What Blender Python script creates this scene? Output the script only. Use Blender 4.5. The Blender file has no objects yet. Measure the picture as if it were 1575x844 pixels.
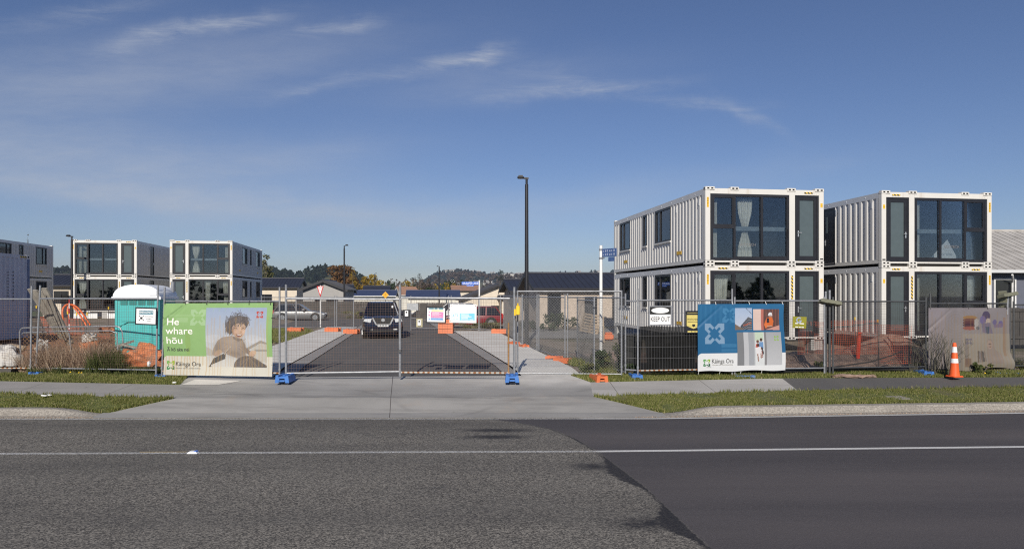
import bpy, math, random
import numpy as np
from mathutils import Vector, Matrix, noise as mnoise
random.seed(7); RNG = np.random.default_rng(7)
SC = bpy.context.scene
COL = SC.collection
R = math.radians
# ---- survey of the photograph: focal length, horizon row, eye height -> real metres
F, CX, HY, CZ = 1050.0, 787.5, 453.0, 2.17
def gp(px, py, z=0.0):
    d = F * (CZ - z) / (py - HY)
    return Vector(((px - CX) / F * d, d, z))
def at(px, py, d):
    return Vector(((px - CX) / F * d, d, CZ - (py - HY) / F * d))
def lin(c):
    return tuple(((v / 255) / 12.92 if v / 255 <= .04045 else ((v / 255 + .055) / 1.055) ** 2.4) for v in c)

# ---------------------------------------------------------------- materials
MATS = {}
def newmat(name):
    m = bpy.data.materials.new(name); m.use_nodes = True
    nt = m.node_tree; nt.nodes.clear()
    out = nt.nodes.new('ShaderNodeOutputMaterial')
    MATS[name] = m
    return m, nt, out
def N(nt, t, **kw):
    n = nt.nodes.new(t)
    for k, v in kw.items():
        if k.startswith('i_'):
            k2 = k[2:]; k2 = int(k2) if k2.isdigit() else k2.replace('_', ' ')
            n.inputs[k2].default_value = v
        else: setattr(n, k, v)
    return n
def L(nt, a, b): nt.links.new(a, b)
def math_n(nt, op, a, b=None, c=None, clamp=False):
    n = nt.nodes.new('ShaderNodeMath'); n.operation = op; n.use_clamp = clamp
    for i, v in enumerate((a, b, c)):
        if v is None: continue
        if isinstance(v, (int, float)): n.inputs[i].default_value = v
        else: L(nt, v, n.inputs[i])
    return n.outputs[0]
def mixc(nt, fac, a, b, mode='MIX'):
    n = nt.nodes.new('ShaderNodeMix'); n.data_type = 'RGBA'; n.blend_type = mode
    for idx, v in ((0, fac), (6, a), (7, b)):
        if isinstance(v, (int, float)): n.inputs[idx].default_value = v
        elif isinstance(v, (tuple, list)): n.inputs[idx].default_value = (*v[:3], 1)
        else: L(nt, v, n.inputs[idx])
    return n.outputs[2]
def ramp(nt, fac, stops, interp='LINEAR'):
    n = nt.nodes.new('ShaderNodeValToRGB'); n.color_ramp.interpolation = interp
    e = n.color_ramp.elements
    while len(e) < len(stops): e.new(.5)
    for el, (p, c) in zip(e, stops):
        el.position = p; el.color = (*c[:3], 1) if isinstance(c, (tuple, list)) else (c, c, c, 1)
    L(nt, fac, n.inputs[0]); return n.outputs[0]
def noise_n(nt, vec, scale, detail=3, rough=.55, out=0, dist=0):
    n = N(nt, 'ShaderNodeTexNoise'); n.inputs['Scale'].default_value = scale
    n.inputs['Detail'].default_value = detail; n.inputs['Roughness'].default_value = rough
    n.inputs['Distortion'].default_value = dist
    L(nt, vec, n.inputs['Vector']); return n.outputs[out]
def mapv(nt, vec, scale=(1, 1, 1), loc=(0, 0, 0), rot=(0, 0, 0)):
    n = N(nt, 'ShaderNodeMapping'); n.inputs['Scale'].default_value = scale
    n.inputs['Location'].default_value = loc; n.inputs['Rotation'].default_value = rot
    L(nt, vec, n.inputs['Vector']); return n.outputs[0]
def pos(nt): return N(nt, 'ShaderNodeNewGeometry').outputs['Position']
def objc(nt): return N(nt, 'ShaderNodeTexCoord').outputs['Object']
def smat(name, col, rough=.6, metal=0, var=.15, scale=4, bump=0, bscale=40, spec=.5, dirt=None, dirt_amt=.5, dirt_scale=2.5, dirt_lo=.55, coord='obj', streak=False):
    """plain painted / raw material with mottling, optional second 'dirt' colour and bump"""
    m, nt, out = newmat(name)
    P = N(nt, 'ShaderNodeBsdfPrincipled')
    v = objc(nt) if coord == 'obj' else pos(nt)
    n1 = noise_n(nt, v, scale, 4)
    lo = tuple(c * (1 - var) for c in col); hi = tuple(min(1, c * (1 + var)) for c in col)
    c = ramp(nt, n1, [(.3, lo), (.7, hi)])
    if dirt:
        vv = mapv(nt, v, (1, 1, .12)) if streak else v
        n2 = noise_n(nt, vv, dirt_scale, 5, .65)
        f = ramp(nt, n2, [(dirt_lo, 0.0), (min(1, dirt_lo + .15), dirt_amt)])
        c = mixc(nt, f, c, dirt)
    if name in ('white_steel', 'panel_white'):          # rust specks and the thin runs below them
        r1 = ramp(nt, noise_n(nt, v, 6.5, 5, .7), [(.665, 0.0), (.70, .75)])
        r2 = ramp(nt, noise_n(nt, mapv(nt, v, (1, 1, .05), (2, 5, 0)), 7.0, 4, .7), [(.63, 0.0), (.70, .42)])
        c = mixc(nt, math_n(nt, 'MAXIMUM', r1, r2), c, (.30, .17, .09))
        gr = ramp(nt, noise_n(nt, mapv(nt, v, (1, 1, .3), (7, 1, 0)), .7, 5, .65), [(.45, 0.0), (.75, .13)])
        c = mixc(nt, gr, c, (.42, .40, .36))
    L(nt, c, P.inputs['Base Color'])
    P.inputs['Roughness'].default_value = rough; P.inputs['Metallic'].default_value = metal
    P.inputs['Specular IOR Level'].default_value = spec
    if bump:
        b = N(nt, 'ShaderNodeBump'); b.inputs['Strength'].default_value = bump; b.inputs['Distance'].default_value = .02
        L(nt, noise_n(nt, v, bscale, 4), b.inputs['Height']); L(nt, b.outputs[0], P.inputs['Normal'])
    L(nt, P.outputs[0], out.inputs[0])
    return m
smat('white_steel', (.69, .675, .64), .42, var=.03, scale=1.5, dirt=(.45, .36, .27), dirt_amt=.5, dirt_lo=.58, dirt_scale=1.9, streak=True)
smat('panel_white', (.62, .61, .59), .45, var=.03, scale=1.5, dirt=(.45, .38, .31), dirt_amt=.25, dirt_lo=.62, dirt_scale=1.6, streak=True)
smat('grey_steel', (.56, .58, .64), .5, var=.06, scale=1.2, dirt=(.32, .30, .29), dirt_amt=.35, dirt_lo=.6, streak=True)
smat('rail_steel', (.62, .63, .64), .45, var=.05, scale=1.5)
smat('black_frame', (.018, .018, .022), .38, var=.2)
smat('door_black', (.012, .012, .016), .3, var=.2)
smat('hole_dark', (.01, .01, .01), .9)
smat('dark_gap', (.02, .018, .016), .9)
smat('yellow_paint', (.78, .47, .03), .5)
smat('black_print', (.012, .012, .012), .6)
smat('galv', (.27, .28, .30), .45, metal=.3, var=.2, scale=14, dirt=(.24, .20, .17), dirt_amt=.5, dirt_scale=9, dirt_lo=.6)
smat('galv_dark', (.075, .078, .082), .5, metal=.2, var=.25, scale=9, dirt=(.16, .09, .05), dirt_amt=.5, dirt_scale=5, dirt_lo=.62)
smat('wire_rust', (.17, .11, .085), .7, metal=.2, var=.35, scale=3)
smat('wire_mid', (.13, .13, .135), .55, metal=.2, var=.25, scale=5)
smat('wire_grey', (.22, .22, .22), .55, metal=.3, var=.25, scale=5)
smat('wire_dark', (.045, .045, .047), .6, var=.3)
smat('blue_plastic', (.05, .18, .52), .5, var=.12, dirt=(.22, .24, .28), dirt_amt=.45, dirt_lo=.56, dirt_scale=6)
smat('orange_plastic', (.64, .16, .055), .5, var=.12, dirt=(.35, .16, .09), dirt_amt=.5, dirt_lo=.57, dirt_scale=6)
smat('cone_orange', (.88, .13, .03), .45, var=.08)
smat('reflective_white', (.82, .82, .82), .35, var=.04)
smat('rail_glass', (.22, .26, .28), .5)
smat('curtain', (.74, .72, .64), .9, var=.08, scale=10)
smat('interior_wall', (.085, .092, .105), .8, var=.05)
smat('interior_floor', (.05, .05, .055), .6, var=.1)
smat('lamp_black', (.018, .018, .022), .45, var=.15)
smat('white_post', (.82, .82, .80), .45, var=.04)
smat('sign_blue', (.02, .13, .60), .4, var=.05)
smat('sign_blue_dull', (.06, .11, .26), .45, var=.15, scale=10)
smat('print_white', (.85, .85, .85), .5, var=.02)
smat('print_faded', (.33, .38, .52), .5, var=.1)
smat('print_grey', (.16, .16, .17), .6, var=.05)
smat('red_sign', (.55, .03, .03), .5, var=.05)
smat('sign_yellow', (.85, .42, .02), .45, var=.05)
smat('teal_plastic', (.075, .46, .45), .42, var=.06, dirt=(.16, .42, .40), dirt_amt=.4)
smat('teal_dark', (.02, .20, .19), .6)
smat('white_plastic', (.80, .82, .85), .45, var=.04)
smat('timber_grey', (.30, .275, .235), .8, var=.25, scale=6, bump=.3)
smat('timber_end', (.55, .50, .42), .8, var=.15)
smat('timber_pale', (.40, .31, .22), .8, var=.2, scale=5, bump=.3)
smat('tyre', (.018, .018, .018), .8)
smat('rim', (.35, .36, .37), .3, metal=.8)
smat('car_navy', (.006, .008, .020), .10, var=.05, spec=.8)
smat('car_red', (.20, .016, .024), .25, var=.05)
smat('car_silver', (.20, .205, .21), .35, metal=.3, var=.03)
smat('car_white', (.78, .78, .77), .3, var=.03)
smat('car_dark', (.03, .028, .03), .25)
smat('car_glass', (.012, .014, .018), .06, spec=.8)
smat('chrome', (.66, .67, .68), .22, metal=.55)
smat('lamp_glass', (.62, .64, .66), .12, var=.2, scale=30)
smat('tail_red', (.45, .01, .01), .3)
smat('roof_iron', (.030, .032, .045), .5, var=.12, scale=.7)
smat('roof_blue', (.045, .06, .12), .5, var=.12, scale=.7)
smat('roof_tile', (.33, .19, .13), .8, var=.2, scale=3)
smat('roof_grey', (.42, .40, .375), .75, var=.12, scale=.9, dirt=(.28, .26, .235), dirt_amt=.6, dirt_scale=1.2, dirt_lo=.5)
smat('trim_dark', (.02, .02, .026), .5)
smat('trim_white', (.74, .74, .73), .5)
smat('wall_cream', (.68, .60, .49), .8, var=.06, scale=2)
smat('wall_brick_pale', (.56, .47, .39), .85, var=.14, scale=5, bump=.3)
smat('wall_white', (.74, .71, .63), .75, var=.05)
smat('wall_grey', (.36, .35, .34), .8, var=.06)
smat('wall_slate', (.12, .13, .17), .7, var=.08)
smat('fence_wood', (.075, .068, .062), .85, var=.25, scale=2)
smat('curtain_net', (.5, .5, .5), .9, var=.1)
smat('pipe_orange', (.72, .16, .05), .5, var=.1)
smat('pipe_red', (.85, .06, .025), .5, var=.08)
smat('pipe_black', (.016, .016, .016), .5)
smat('bag_white', (.58, .56, .53), .85, var=.15, scale=5, bump=.6, bscale=9, dirt=(.36, .30, .22), dirt_amt=.6)
smat('tarp_orange', (.50, .17, .07), .75, var=.35, scale=7, bump=.8, bscale=11, dirt=(.25, .15, .10), dirt_amt=.85, dirt_scale=4, dirt_lo=.48)
smat('olive_box', (.17, .17, .12), .7, var=.12)
smat('shade_block', (.30, .29, .27), .85, var=.2, bump=.4)
smat('concrete_block', (.42, .41, .39), .9, var=.15, bump=.4)
smat('bark', (.11, .09, .07), .9, var=.3, scale=3)
smat('bark_pale', (.26, .22, .17), .9, var=.3, scale=3)
smat('litter_white', (.75, .75, .73), .7)
smat('yellow_bright', (.85, .55, .02), .5, var=.05)
smat('sheet_grey', (.36, .37, .38), .6, var=.2, scale=20)
smat('tan_board', (.42, .38, .24), .7, var=.15)
smat('black_bin', (.016, .017, .018), .5, var=.3)

def leafmat(name, cols, transl=.25, sc=.6):
    m, nt, out = newmat(name)
    a = N(nt, 'ShaderNodeAttribute'); a.attribute_name = 'tint'
    c = ramp(nt, a.outputs['Fac'], [(i / (len(cols) - 1), k) for i, k in enumerate(cols)])
    n = noise_n(nt, pos(nt), sc, 3)
    c = mixc(nt, ramp(nt, n, [(.35, 0.0), (.65, .45)]), c, tuple(.62 * v for v in cols[len(cols) // 2]))
    P = N(nt, 'ShaderNodeBsdfPrincipled'); P.inputs['Roughness'].default_value = .7
    P.inputs['Specular IOR Level'].default_value = .25
    L(nt, c, P.inputs['Base Color'])
    T = N(nt, 'ShaderNodeBsdfTranslucent'); L(nt, c, T.inputs[0])
    mx = N(nt, 'ShaderNodeMixShader'); mx.inputs[0].default_value = transl
    L(nt, P.outputs[0], mx.inputs[1]); L(nt, T.outputs[0], mx.inputs[2]); L(nt, mx.outputs[0], out.inputs[0])
    return m
leafmat('leaf_dark', [(.018, .035, .014), (.045, .07, .028), (.07, .10, .04)])
leafmat('leaf_pine', [(.012, .022, .014), (.025, .04, .024), (.045, .06, .034)])
leafmat('leaf_gold', [(.22, .13, .012), (.40, .27, .03), (.50, .38, .06)])
leafmat('leaf_olive', [(.06, .07, .02), (.14, .14, .05), (.26, .24, .14)])
leafmat('leaf_rust', [(.12, .06, .025), (.20, .11, .05), (.30, .19, .06)])
leafmat('twig_brown', [(.09, .065, .05), (.14, .11, .09), (.2, .16, .13)])
leafmat('grass_blade', [(.075, .10, .02), (.145, .18, .038), (.25, .26, .075), (.44, .38, .20)], .3, .9)
leafmat('weed_brown', [(.22, .14, .09), (.46, .33, .24), (.66, .54, .40)])
leafmat('weed_green', [(.045, .065, .018), (.11, .14, .045), (.22, .21, .08)])

def glassmat(name, tint, refl, rough=.02):
    m, nt, out = newmat(name)
    T = N(nt, 'ShaderNodeBsdfTransparent'); T.inputs[0].default_value = (*tint, 1)
    G = N(nt, 'ShaderNodeBsdfGlossy'); G.inputs['Roughness'].default_value = rough; G.inputs['Color'].default_value = (.86, .92, 1, 1)
    fr = N(nt, 'ShaderNodeFresnel'); fr.inputs[0].default_value = 1.5
    f = math_n(nt, 'ADD', fr.outputs[0], refl, clamp=True)
    mx = N(nt, 'ShaderNodeMixShader'); L(nt, f, mx.inputs[0])
    L(nt, T.outputs[0], mx.inputs[1]); L(nt, G.outputs[0], mx.inputs[2]); L(nt, mx.outputs[0], out.inputs[0])
    return m
glassmat('window_glass', (.74, .765, .78), .05)
smat('frosted_glass', (.085, .11, .115), .18, var=.06, spec=.8)
def netmat(name, col, cover):
    m, nt, out = newmat(name)
    T = N(nt, 'ShaderNodeBsdfTransparent')
    D = N(nt, 'ShaderNodeBsdfDiffuse')
    v = objc(nt); L(nt, ramp(nt, noise_n(nt, v, 3, 4), [(.3, tuple(c * .7 for c in col)), (.7, tuple(c * 1.25 for c in col))]), D.inputs[0])
    mx = N(nt, 'ShaderNodeMixShader')
    L(nt, ramp(nt, noise_n(nt, v, 2.5, 4), [(.3, cover - .12), (.7, cover + .1)]), mx.inputs[0])
    L(nt, T.outputs[0], mx.inputs[1]); L(nt, D.outputs[0], mx.inputs[2]); L(nt, mx.outputs[0], out.inputs[0])
netmat('shade_cloth', (.016, .016, .016), .86)
netmat('dark_net', (.05, .05, .052), .26)
def barrier_net():
    m, nt, out = newmat('orange_net')
    Tr = N(nt, 'ShaderNodeBsdfTransparent'); D = N(nt, 'ShaderNodeBsdfDiffuse'); v = objc(nt)
    L(nt, ramp(nt, noise_n(nt, v, 2.2, 4), [(.3, (.34, .085, .05)), (.7, (.62, .15, .075))]), D.inputs[0])
    s = N(nt, 'ShaderNodeSeparateXYZ'); L(nt, v, s.inputs[0])
    a = math_n(nt, 'LESS_THAN', math_n(nt, 'FRACT', math_n(nt, 'MULTIPLY', s.outputs[0], 19.0)), .17)
    b = math_n(nt, 'LESS_THAN', math_n(nt, 'FRACT', math_n(nt, 'MULTIPLY', s.outputs[2], 19.0)), .22)
    c = math_n(nt, 'GREATER_THAN', s.outputs[2], 1.32)
    f = math_n(nt, 'MULTIPLY', math_n(nt, 'MAXIMUM', a, b), ramp(nt, noise_n(nt, v, 1.3, 3), [(.3, .6), (.6, 1.0)]))
    mx = N(nt, 'ShaderNodeMixShader'); L(nt, f, mx.inputs[0])
    L(nt, Tr.outputs[0], mx.inputs[1]); L(nt, D.outputs[0], mx.inputs[2]); L(nt, mx.outputs[0], out.inputs[0])
barrier_net()

def hazardmat():
    m, nt, out = newmat('hazard_stripe')
    P = N(nt, 'ShaderNodeBsdfPrincipled'); P.inputs['Roughness'].default_value = .5
    v = N(nt, 'ShaderNodeSeparateXYZ'); L(nt, objc(nt), v.inputs[0])
    s = math_n(nt, 'ADD', math_n(nt, 'ADD', v.outputs[0], v.outputs[2]), v.outputs[1])
    w = math_n(nt, 'FRACT', math_n(nt, 'MULTIPLY', s, 7.5))
    L(nt, mixc(nt, math_n(nt, 'GREATER_THAN', w, .5), (.80, .52, .03), (.015, .015, .015)), P.inputs['Base Color'])
    L(nt, P.outputs[0], out.inputs[0])
hazardmat()
def rustband():
    m, nt, out = newmat('rust_band')
    P = N(nt, 'ShaderNodeBsdfPrincipled'); P.inputs['Roughness'].default_value = .6
    v = N(nt, 'ShaderNodeSeparateXYZ'); o = objc(nt); L(nt, o, v.inputs[0])
    n = noise_n(nt, o, 9, 3)
    w = math_n(nt, 'FRACT', math_n(nt, 'ADD', math_n(nt, 'MULTIPLY', v.outputs[0], 7.6), math_n(nt, 'MULTIPLY', n, .5)))
    f = ramp(nt, w, [(.40, 0.0), (.47, 1.0), (.86, 1.0), (.93, 0.0)])
    L(nt, mixc(nt, f, (.47, .44, .38), mixc(nt, n, (.22, .075, .02), (.34, .15, .05))), P.inputs['Base Color'])
    L(nt, P.outputs[0], out.inputs[0])
rustband()
smat('rust', (.30, .16, .06), .8, var=.35, scale=12, dirt=(.36, .34, .3), dirt_amt=.6, dirt_scale=7)

def vcolmat(name, streaks=None, rough=.55):
    m, nt, out = newmat(name)
    P = N(nt, 'ShaderNodeBsdfPrincipled'); P.inputs['Roughness'].default_value = rough
    P.inputs['Specular IOR Level'].default_value = .3
    a = N(nt, 'ShaderNodeAttribute'); a.attribute_name = 'print'
    L(nt, a.outputs['Color'], P.inputs['Base Color'])
    T = N(nt, 'ShaderNodeBsdfTranslucent'); L(nt, a.outputs['Color'], T.inputs[0])
    mx = N(nt, 'ShaderNodeMixShader'); mx.inputs[0].default_value = .12
    L(nt, P.outputs[0], mx.inputs[1]); L(nt, T.outputs[0], mx.inputs[2]); L(nt, mx.outputs[0], out.inputs[0])
vcolmat('banner_vinyl')

def groundmats():
    # roads ------------------------------------------------
    m, nt, out = newmat('main_road')
    P = N(nt, 'ShaderNodeBsdfPrincipled'); P.inputs['Roughness'].default_value = .85; P.inputs['Specular IOR Level'].default_value = .3
    p = pos(nt); s = N(nt, 'ShaderNodeSeparateXYZ'); L(nt, p, s.inputs[0]); X, Y = s.outputs[0], s.outputs[1]
    n1 = noise_n(nt, p, 62, 4, .75); n2 = noise_n(nt, p, 1.1, 4); n3 = noise_n(nt, mapv(nt, p, (.25, 1.3, 1)), .9, 4)
    vor = N(nt, 'ShaderNodeTexVoronoi'); vor.inputs['Scale'].default_value = 60; L(nt, p, vor.inputs['Vector'])
    vr = N(nt, 'ShaderNodeSeparateColor'); L(nt, vor.outputs['Color'], vr.inputs[0])
    chip = math_n(nt, 'ADD', math_n(nt, 'MULTIPLY', n1, .55), math_n(nt, 'MULTIPLY', vr.outputs[0], .45))
    old = ramp(nt, chip, [(.25, (.034, .032, .030)), (.48, (.152, .139, .122)), (.62, (.25, .23, .198)), (.85, (.44, .40, .345))])
    n5 = noise_n(nt, p, 120, 2, .6)
    old = mixc(nt, ramp(nt, n3, [(.40, .0), (.75, .42)]), old, (.07, .067, .065), 'MIX')
    old = mixc(nt, ramp(nt, n2, [(.45, 0.0), (.7, .22)]), old, (.20, .19, .17))
    new = ramp(nt, n1, [(.3, (.046, .042, .045)), (.6, (.084, .077, .081)), (.78, (.15, .14, .145))])
    new = mixc(nt, ramp(nt, n3, [(.35, .0), (.75, .35)]), new, (.115, .105, .109))
    new = mixc(nt, ramp(nt, n5, [(.62, 0.0), (.74, .8)]), new, (.23, .215, .21)); new = mixc(nt, ramp(nt, n5, [(.28, .7), (.38, 0.0)]), new, (.026, .024, .026))
    new = mixc(nt, ramp(nt, noise_n(nt, mapv(nt, p, (.12, 5, 1)), 1.2, 3), [(.45, 0.0), (.7, .3)]), new, (.10, .092, .094))
    for yc, wd, am in ((12.35, .55, .45), (9.3, .9, .38), (7.4, .5, .3)):
        bnd = math_n(nt, 'POWER', 2.718, math_n(nt, 'MULTIPLY', math_n(nt, 'POWER', math_n(nt, 'DIVIDE', math_n(nt, 'SUBTRACT', math_n(nt, 'SUBTRACT', Y, math_n(nt, 'MULTIPLY', X, .035)), yc), wd), 2), -1.0))
        new = mixc(nt, math_n(nt, 'MULTIPLY', math_n(nt, 'MULTIPLY', bnd, am), ramp(nt, n3, [(.3, .4), (.65, 1.0)])), new, (.155, .135, .13))
    for yc, wd, am in ((13.75, .55, .5), (10.3, .5, .22), (8.3, .6, .2)):
        bnd = math_n(nt, 'POWER', 2.718, math_n(nt, 'MULTIPLY', math_n(nt, 'POWER', math_n(nt, 'DIVIDE', math_n(nt, 'SUBTRACT', Y, yc), wd), 2), -1.0))
        old = mixc(nt, math_n(nt, 'MULTIPLY', math_n(nt, 'MULTIPLY', bnd, am), ramp(nt, noise_n(nt, mapv(nt, p, (.3, 1.6, 1)), 1.3, 4, .65), [(.3, .35), (.65, 1.0)])), old, (.075, .071, .068))
    old = mixc(nt, ramp(nt, noise_n(nt, mapv(nt, p, (1, 1.4, 1), (4, 9, 0)), 1.8, 5, .7), [(.60, 0.0), (.72, .45)]), old, (.06, .058, .058))
    yy = math_n(nt, 'DIVIDE', math_n(nt, 'SUBTRACT', Y, 7.0), 7.4, clamp=True)
    fx = ramp(nt, yy, [(0, (2.02 + 4) / 8), (.3, (1.79 + 4) / 8), (.59, (1.40 + 4) / 8), (.72, (1.14 + 4) / 8), (.836, (.785 + 4) / 8), (.927, (.165 + 4) / 8), (1, (-.55 + 4) / 8)])
    edge = math_n(nt, 'SUBTRACT', X, math_n(nt, 'SUBTRACT', math_n(nt, 'MULTIPLY', fx, 8), 4))
    edge = math_n(nt, 'ADD', edge, math_n(nt, 'MULTIPLY', math_n(nt, 'SUBTRACT', noise_n(nt, p, 14, 3), .5), .07))
    k = math_n(nt, 'MULTIPLY', edge, 28, clamp=True)
    c = mixc(nt, k, old, new)
    def blob(cx, cy, rx, ry, soft, sc=7):
        a = math_n(nt, 'POWER', math_n(nt, 'DIVIDE', math_n(nt, 'SUBTRACT', X, cx), rx), 2)
        b = math_n(nt, 'POWER', math_n(nt, 'DIVIDE', math_n(nt, 'SUBTRACT', Y, cy), ry), 2)
        d = math_n(nt, 'SQRT', math_n(nt, 'ADD', a, b))
        d = math_n(nt, 'ADD', d, math_n(nt, 'MULTIPLY', math_n(nt, 'SUBTRACT', noise_n(nt, p, sc, 5, .7), .5), 1.5))
        return ramp(nt, d, [(max(0, 1 - soft), 1.0), (1.0, 0.0)])
    side = math_n(nt, 'SUBTRACT', 1.0, math_n(nt, 'MULTIPLY', math_n(nt, 'ADD', edge, .0), 40, clamp=True))
    t = None
    for b in ((1.25, 10.35, .55, .30, .9), (1.55, 7.75, .6, .28, .9), (-.25, 13.1, .9, .22, .7), (-.3, 12.5, .8, .25, .7)):
        f = math_n(nt, 'MULTIPLY', blob(*b), side)
        t = f if t is None else math_n(nt, 'MAXIMUM', t, f)
    wy = None
    for yc, ry, w in ((9.95, .75, .27), (7.75, .55, .30), (12.2, .5, .08)):
        f = math_n(nt, 'MULTIPLY', math_n(nt, 'POWER', 2.718, math_n(nt, 'MULTIPLY', math_n(nt, 'POWER', math_n(nt, 'DIVIDE', math_n(nt, 'SUBTRACT', Y, yc), ry), 2), -1.0)), w)
        wy = f if wy is None else math_n(nt, 'ADD', wy, f)
    rag = math_n(nt, 'MULTIPLY', math_n(nt, 'SUBTRACT', noise_n(nt, mapv(nt, p, (1.2, 2.4, 1)), 6, 5, .75), .5), .55)
    wedge = math_n(nt, 'MULTIPLY', math_n(nt, 'ADD', math_n(nt, 'ADD', wy, edge), math_n(nt, 'MULTIPLY', rag, math_n(nt, 'MULTIPLY', wy, 3.2))), 18, clamp=True)
    t = math_n(nt, 'MAXIMUM', t, math_n(nt, 'MULTIPLY', wedge, side))
    # bitumen bead along the joint
    bead = math_n(nt, 'SUBTRACT', 1.0, math_n(nt, 'MULTIPLY', math_n(nt, 'ABSOLUTE', math_n(nt, 'ADD', edge, .02)), 26), clamp=True)
    t = math_n(nt, 'MAXIMUM', t, math_n(nt, 'MULTIPLY', bead, ramp(nt, noise_n(nt, p, 2.2, 3), [(.35, 0.15), (.6, 1.0)])))
    c = mixc(nt, math_n(nt, 'MULTIPLY', t, .85), c, (.016, .016, .022))
    L(nt, c, P.inputs['Base Color'])
    b = N(nt, 'ShaderNodeBump'); b.inputs['Strength'].default_value = .55; b.inputs['Distance'].default_value = .012
    L(nt, chip, b.inputs['Height']); L(nt, b.outputs[0], P.inputs['Normal']); L(nt, P.outputs[0], out.inputs[0])
    # centre-line paint, worn on the coarse seal
    m, nt, out = newmat('road_paint')
    P = N(nt, 'ShaderNodeBsdfPrincipled'); P.inputs['Roughness'].default_value = .6
    p = pos(nt); s = N(nt, 'ShaderNodeSeparateXYZ'); L(nt, p, s.inputs[0])
    n = noise_n(nt, p, 38, 4, .7)
    L(nt, ramp(nt, n, [(.3, (.45, .44, .42)), (.6, (.74, .73, .70))]), P.inputs['Base Color'])
    T = N(nt, 'ShaderNodeBsdfTransparent'); mx = N(nt, 'ShaderNodeMixShader')
    worn = ramp(nt, noise_n(nt, p, 60, 4, .8), [(.46, 0.0), (.54, 1.0)])
    left = math_n(nt, 'MULTIPLY', math_n(nt, 'SUBTRACT', 1.5, s.outputs[0]), 6, clamp=True)
    L(nt, math_n(nt, 'SUBTRACT', 1.0, math_n(nt, 'MULTIPLY', left, math_n(nt, 'MULTIPLY', worn, .9))), mx.inputs[0])
    L(nt, T.outputs[0], mx.inputs[1]); L(nt, P.outputs[0], mx.inputs[2]); L(nt, mx.outputs[0], out.inputs[0])
    smat('yellow_road', (.5, .34, .10), .7, var=.3, scale=40)
    # concrete ---------------------------------------------
    for name, base, dk in (('drive_concrete', (.335, .325, .31), (.20, .194, .188)), ('path_concrete', (.335, .32, .305), (.24, .235, .225)), ('pale_concrete', (.45, .43, .405), (.33, .315, .295)), ('new_concrete', (.72, .69, .635), (.56, .53, .485))):
        m, nt, out = newmat(name)
        P = N(nt, 'ShaderNodeBsdfPrincipled'); P.inputs['Roughness'].default_value = .85; P.inputs['Specular IOR Level'].default_value = .25
        p = pos(nt)
        c = ramp(nt, noise_n(nt, p, .8, 5), [(.3, tuple(.88 * v for v in base)), (.7, tuple(1.1 * v for v in base))])
        st = noise_n(nt, mapv(nt, p, (.35, 2.2, 1), rot=(0, 0, .08)), 1.3, 5, .65)
        c = mixc(nt, ramp(nt, st, [(.5, 0.0), (.72, .75)]), c, dk)
        c = mixc(nt, ramp(nt, noise_n(nt, p, 70, 3, .7), [(.35, .25), (.65, 0.0)]), c, tuple(.6 * v for v in base))
        c = mixc(nt, ramp(nt, noise_n(nt, p, 3.5, 2), [(.72, 0.0), (.78, .5)]), c, (.12, .11, .10))
        s = N(nt, 'ShaderNodeSeparateXYZ'); L(nt, p, s.inputs[0])
        if name in ('path_concrete', 'pale_concrete'):
            jx = math_n(nt, 'FRACT', math_n(nt, 'DIVIDE', math_n(nt, 'ADD', s.outputs[0], 40.7), 2.4))
            c = mixc(nt, math_n(nt, 'LESS_THAN', jx, .006), c, (.12, .11, .10))
        if name == 'drive_concrete':
            yb = math_n(nt, 'MULTIPLY', math_n(nt, 'SUBTRACT', s.outputs[1], 16.6), 1.1, clamp=True)
            xb = math_n(nt, 'ADD', math_n(nt, 'MULTIPLY', math_n(nt, 'MULTIPLY', math_n(nt, 'ADD', s.outputs[0], 2.0), .4, clamp=True), .55), .35)
            c = mixc(nt, math_n(nt, 'MULTIPLY', math_n(nt, 'MULTIPLY', yb, xb), ramp(nt, noise_n(nt, p, 1.6, 4), [(.3, .6), (.6, 1.0)])), c, (.62, .595, .555))
            # dark drag marks where turning tyres scuff the crossing
            dr = math_n(nt, 'SUBTRACT', 1.0, math_n(nt, 'MULTIPLY', math_n(nt, 'ABSOLUTE', math_n(nt, 'SUBTRACT', math_n(nt, 'ADD', s.outputs[1], math_n(nt, 'MULTIPLY', math_n(nt, 'SUBTRACT', noise_n(nt, p, .6, 2), .5), .9)), 15.75)), 4.5), clamp=True)
            c = mixc(nt, math_n(nt, 'MULTIPLY', dr, ramp(nt, noise_n(nt, mapv(nt, p, (.5, 3.5, 1)), 1.7, 5, .7), [(.42, 0.0), (.62, .75)])), c, (.155, .15, .15))
            c = mixc(nt, ramp(nt, noise_n(nt, mapv(nt, p, (1, 1, 1), (3, 7, 0)), .9, 5, .7), [(.58, 0.0), (.72, .35)]), c, (.38, .31, .25))
            # faint curved tyre marks where vehicles turn in, and the saw cut
            for cx, cy, rr, w in ((-9.5, 9.0, 9.4, .10), (-9.5, 9.0, 7.7, .10), (5.0, 8.5, 8.6, .10), (5.0, 8.5, 7.0, .08), (-3, 30.2, 14.6, .25)):
                dd = math_n(nt, 'SQRT', math_n(nt, 'ADD', math_n(nt, 'POWER', math_n(nt, 'SUBTRACT', s.outputs[0], cx), 2), math_n(nt, 'POWER', math_n(nt, 'SUBTRACT', s.outputs[1], cy), 2)))
                f = math_n(nt, 'SUBTRACT', 1.0, math_n(nt, 'DIVIDE', math_n(nt, 'ABSOLUTE', math_n(nt, 'SUBTRACT', dd, rr)), w), clamp=True)
                f = math_n(nt, 'MULTIPLY', f, ramp(nt, noise_n(nt, p, 1.1, 4), [(.42, 0.0), (.65, .38)]))
                c = mixc(nt, f, c, (.15, .145, .14))
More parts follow.
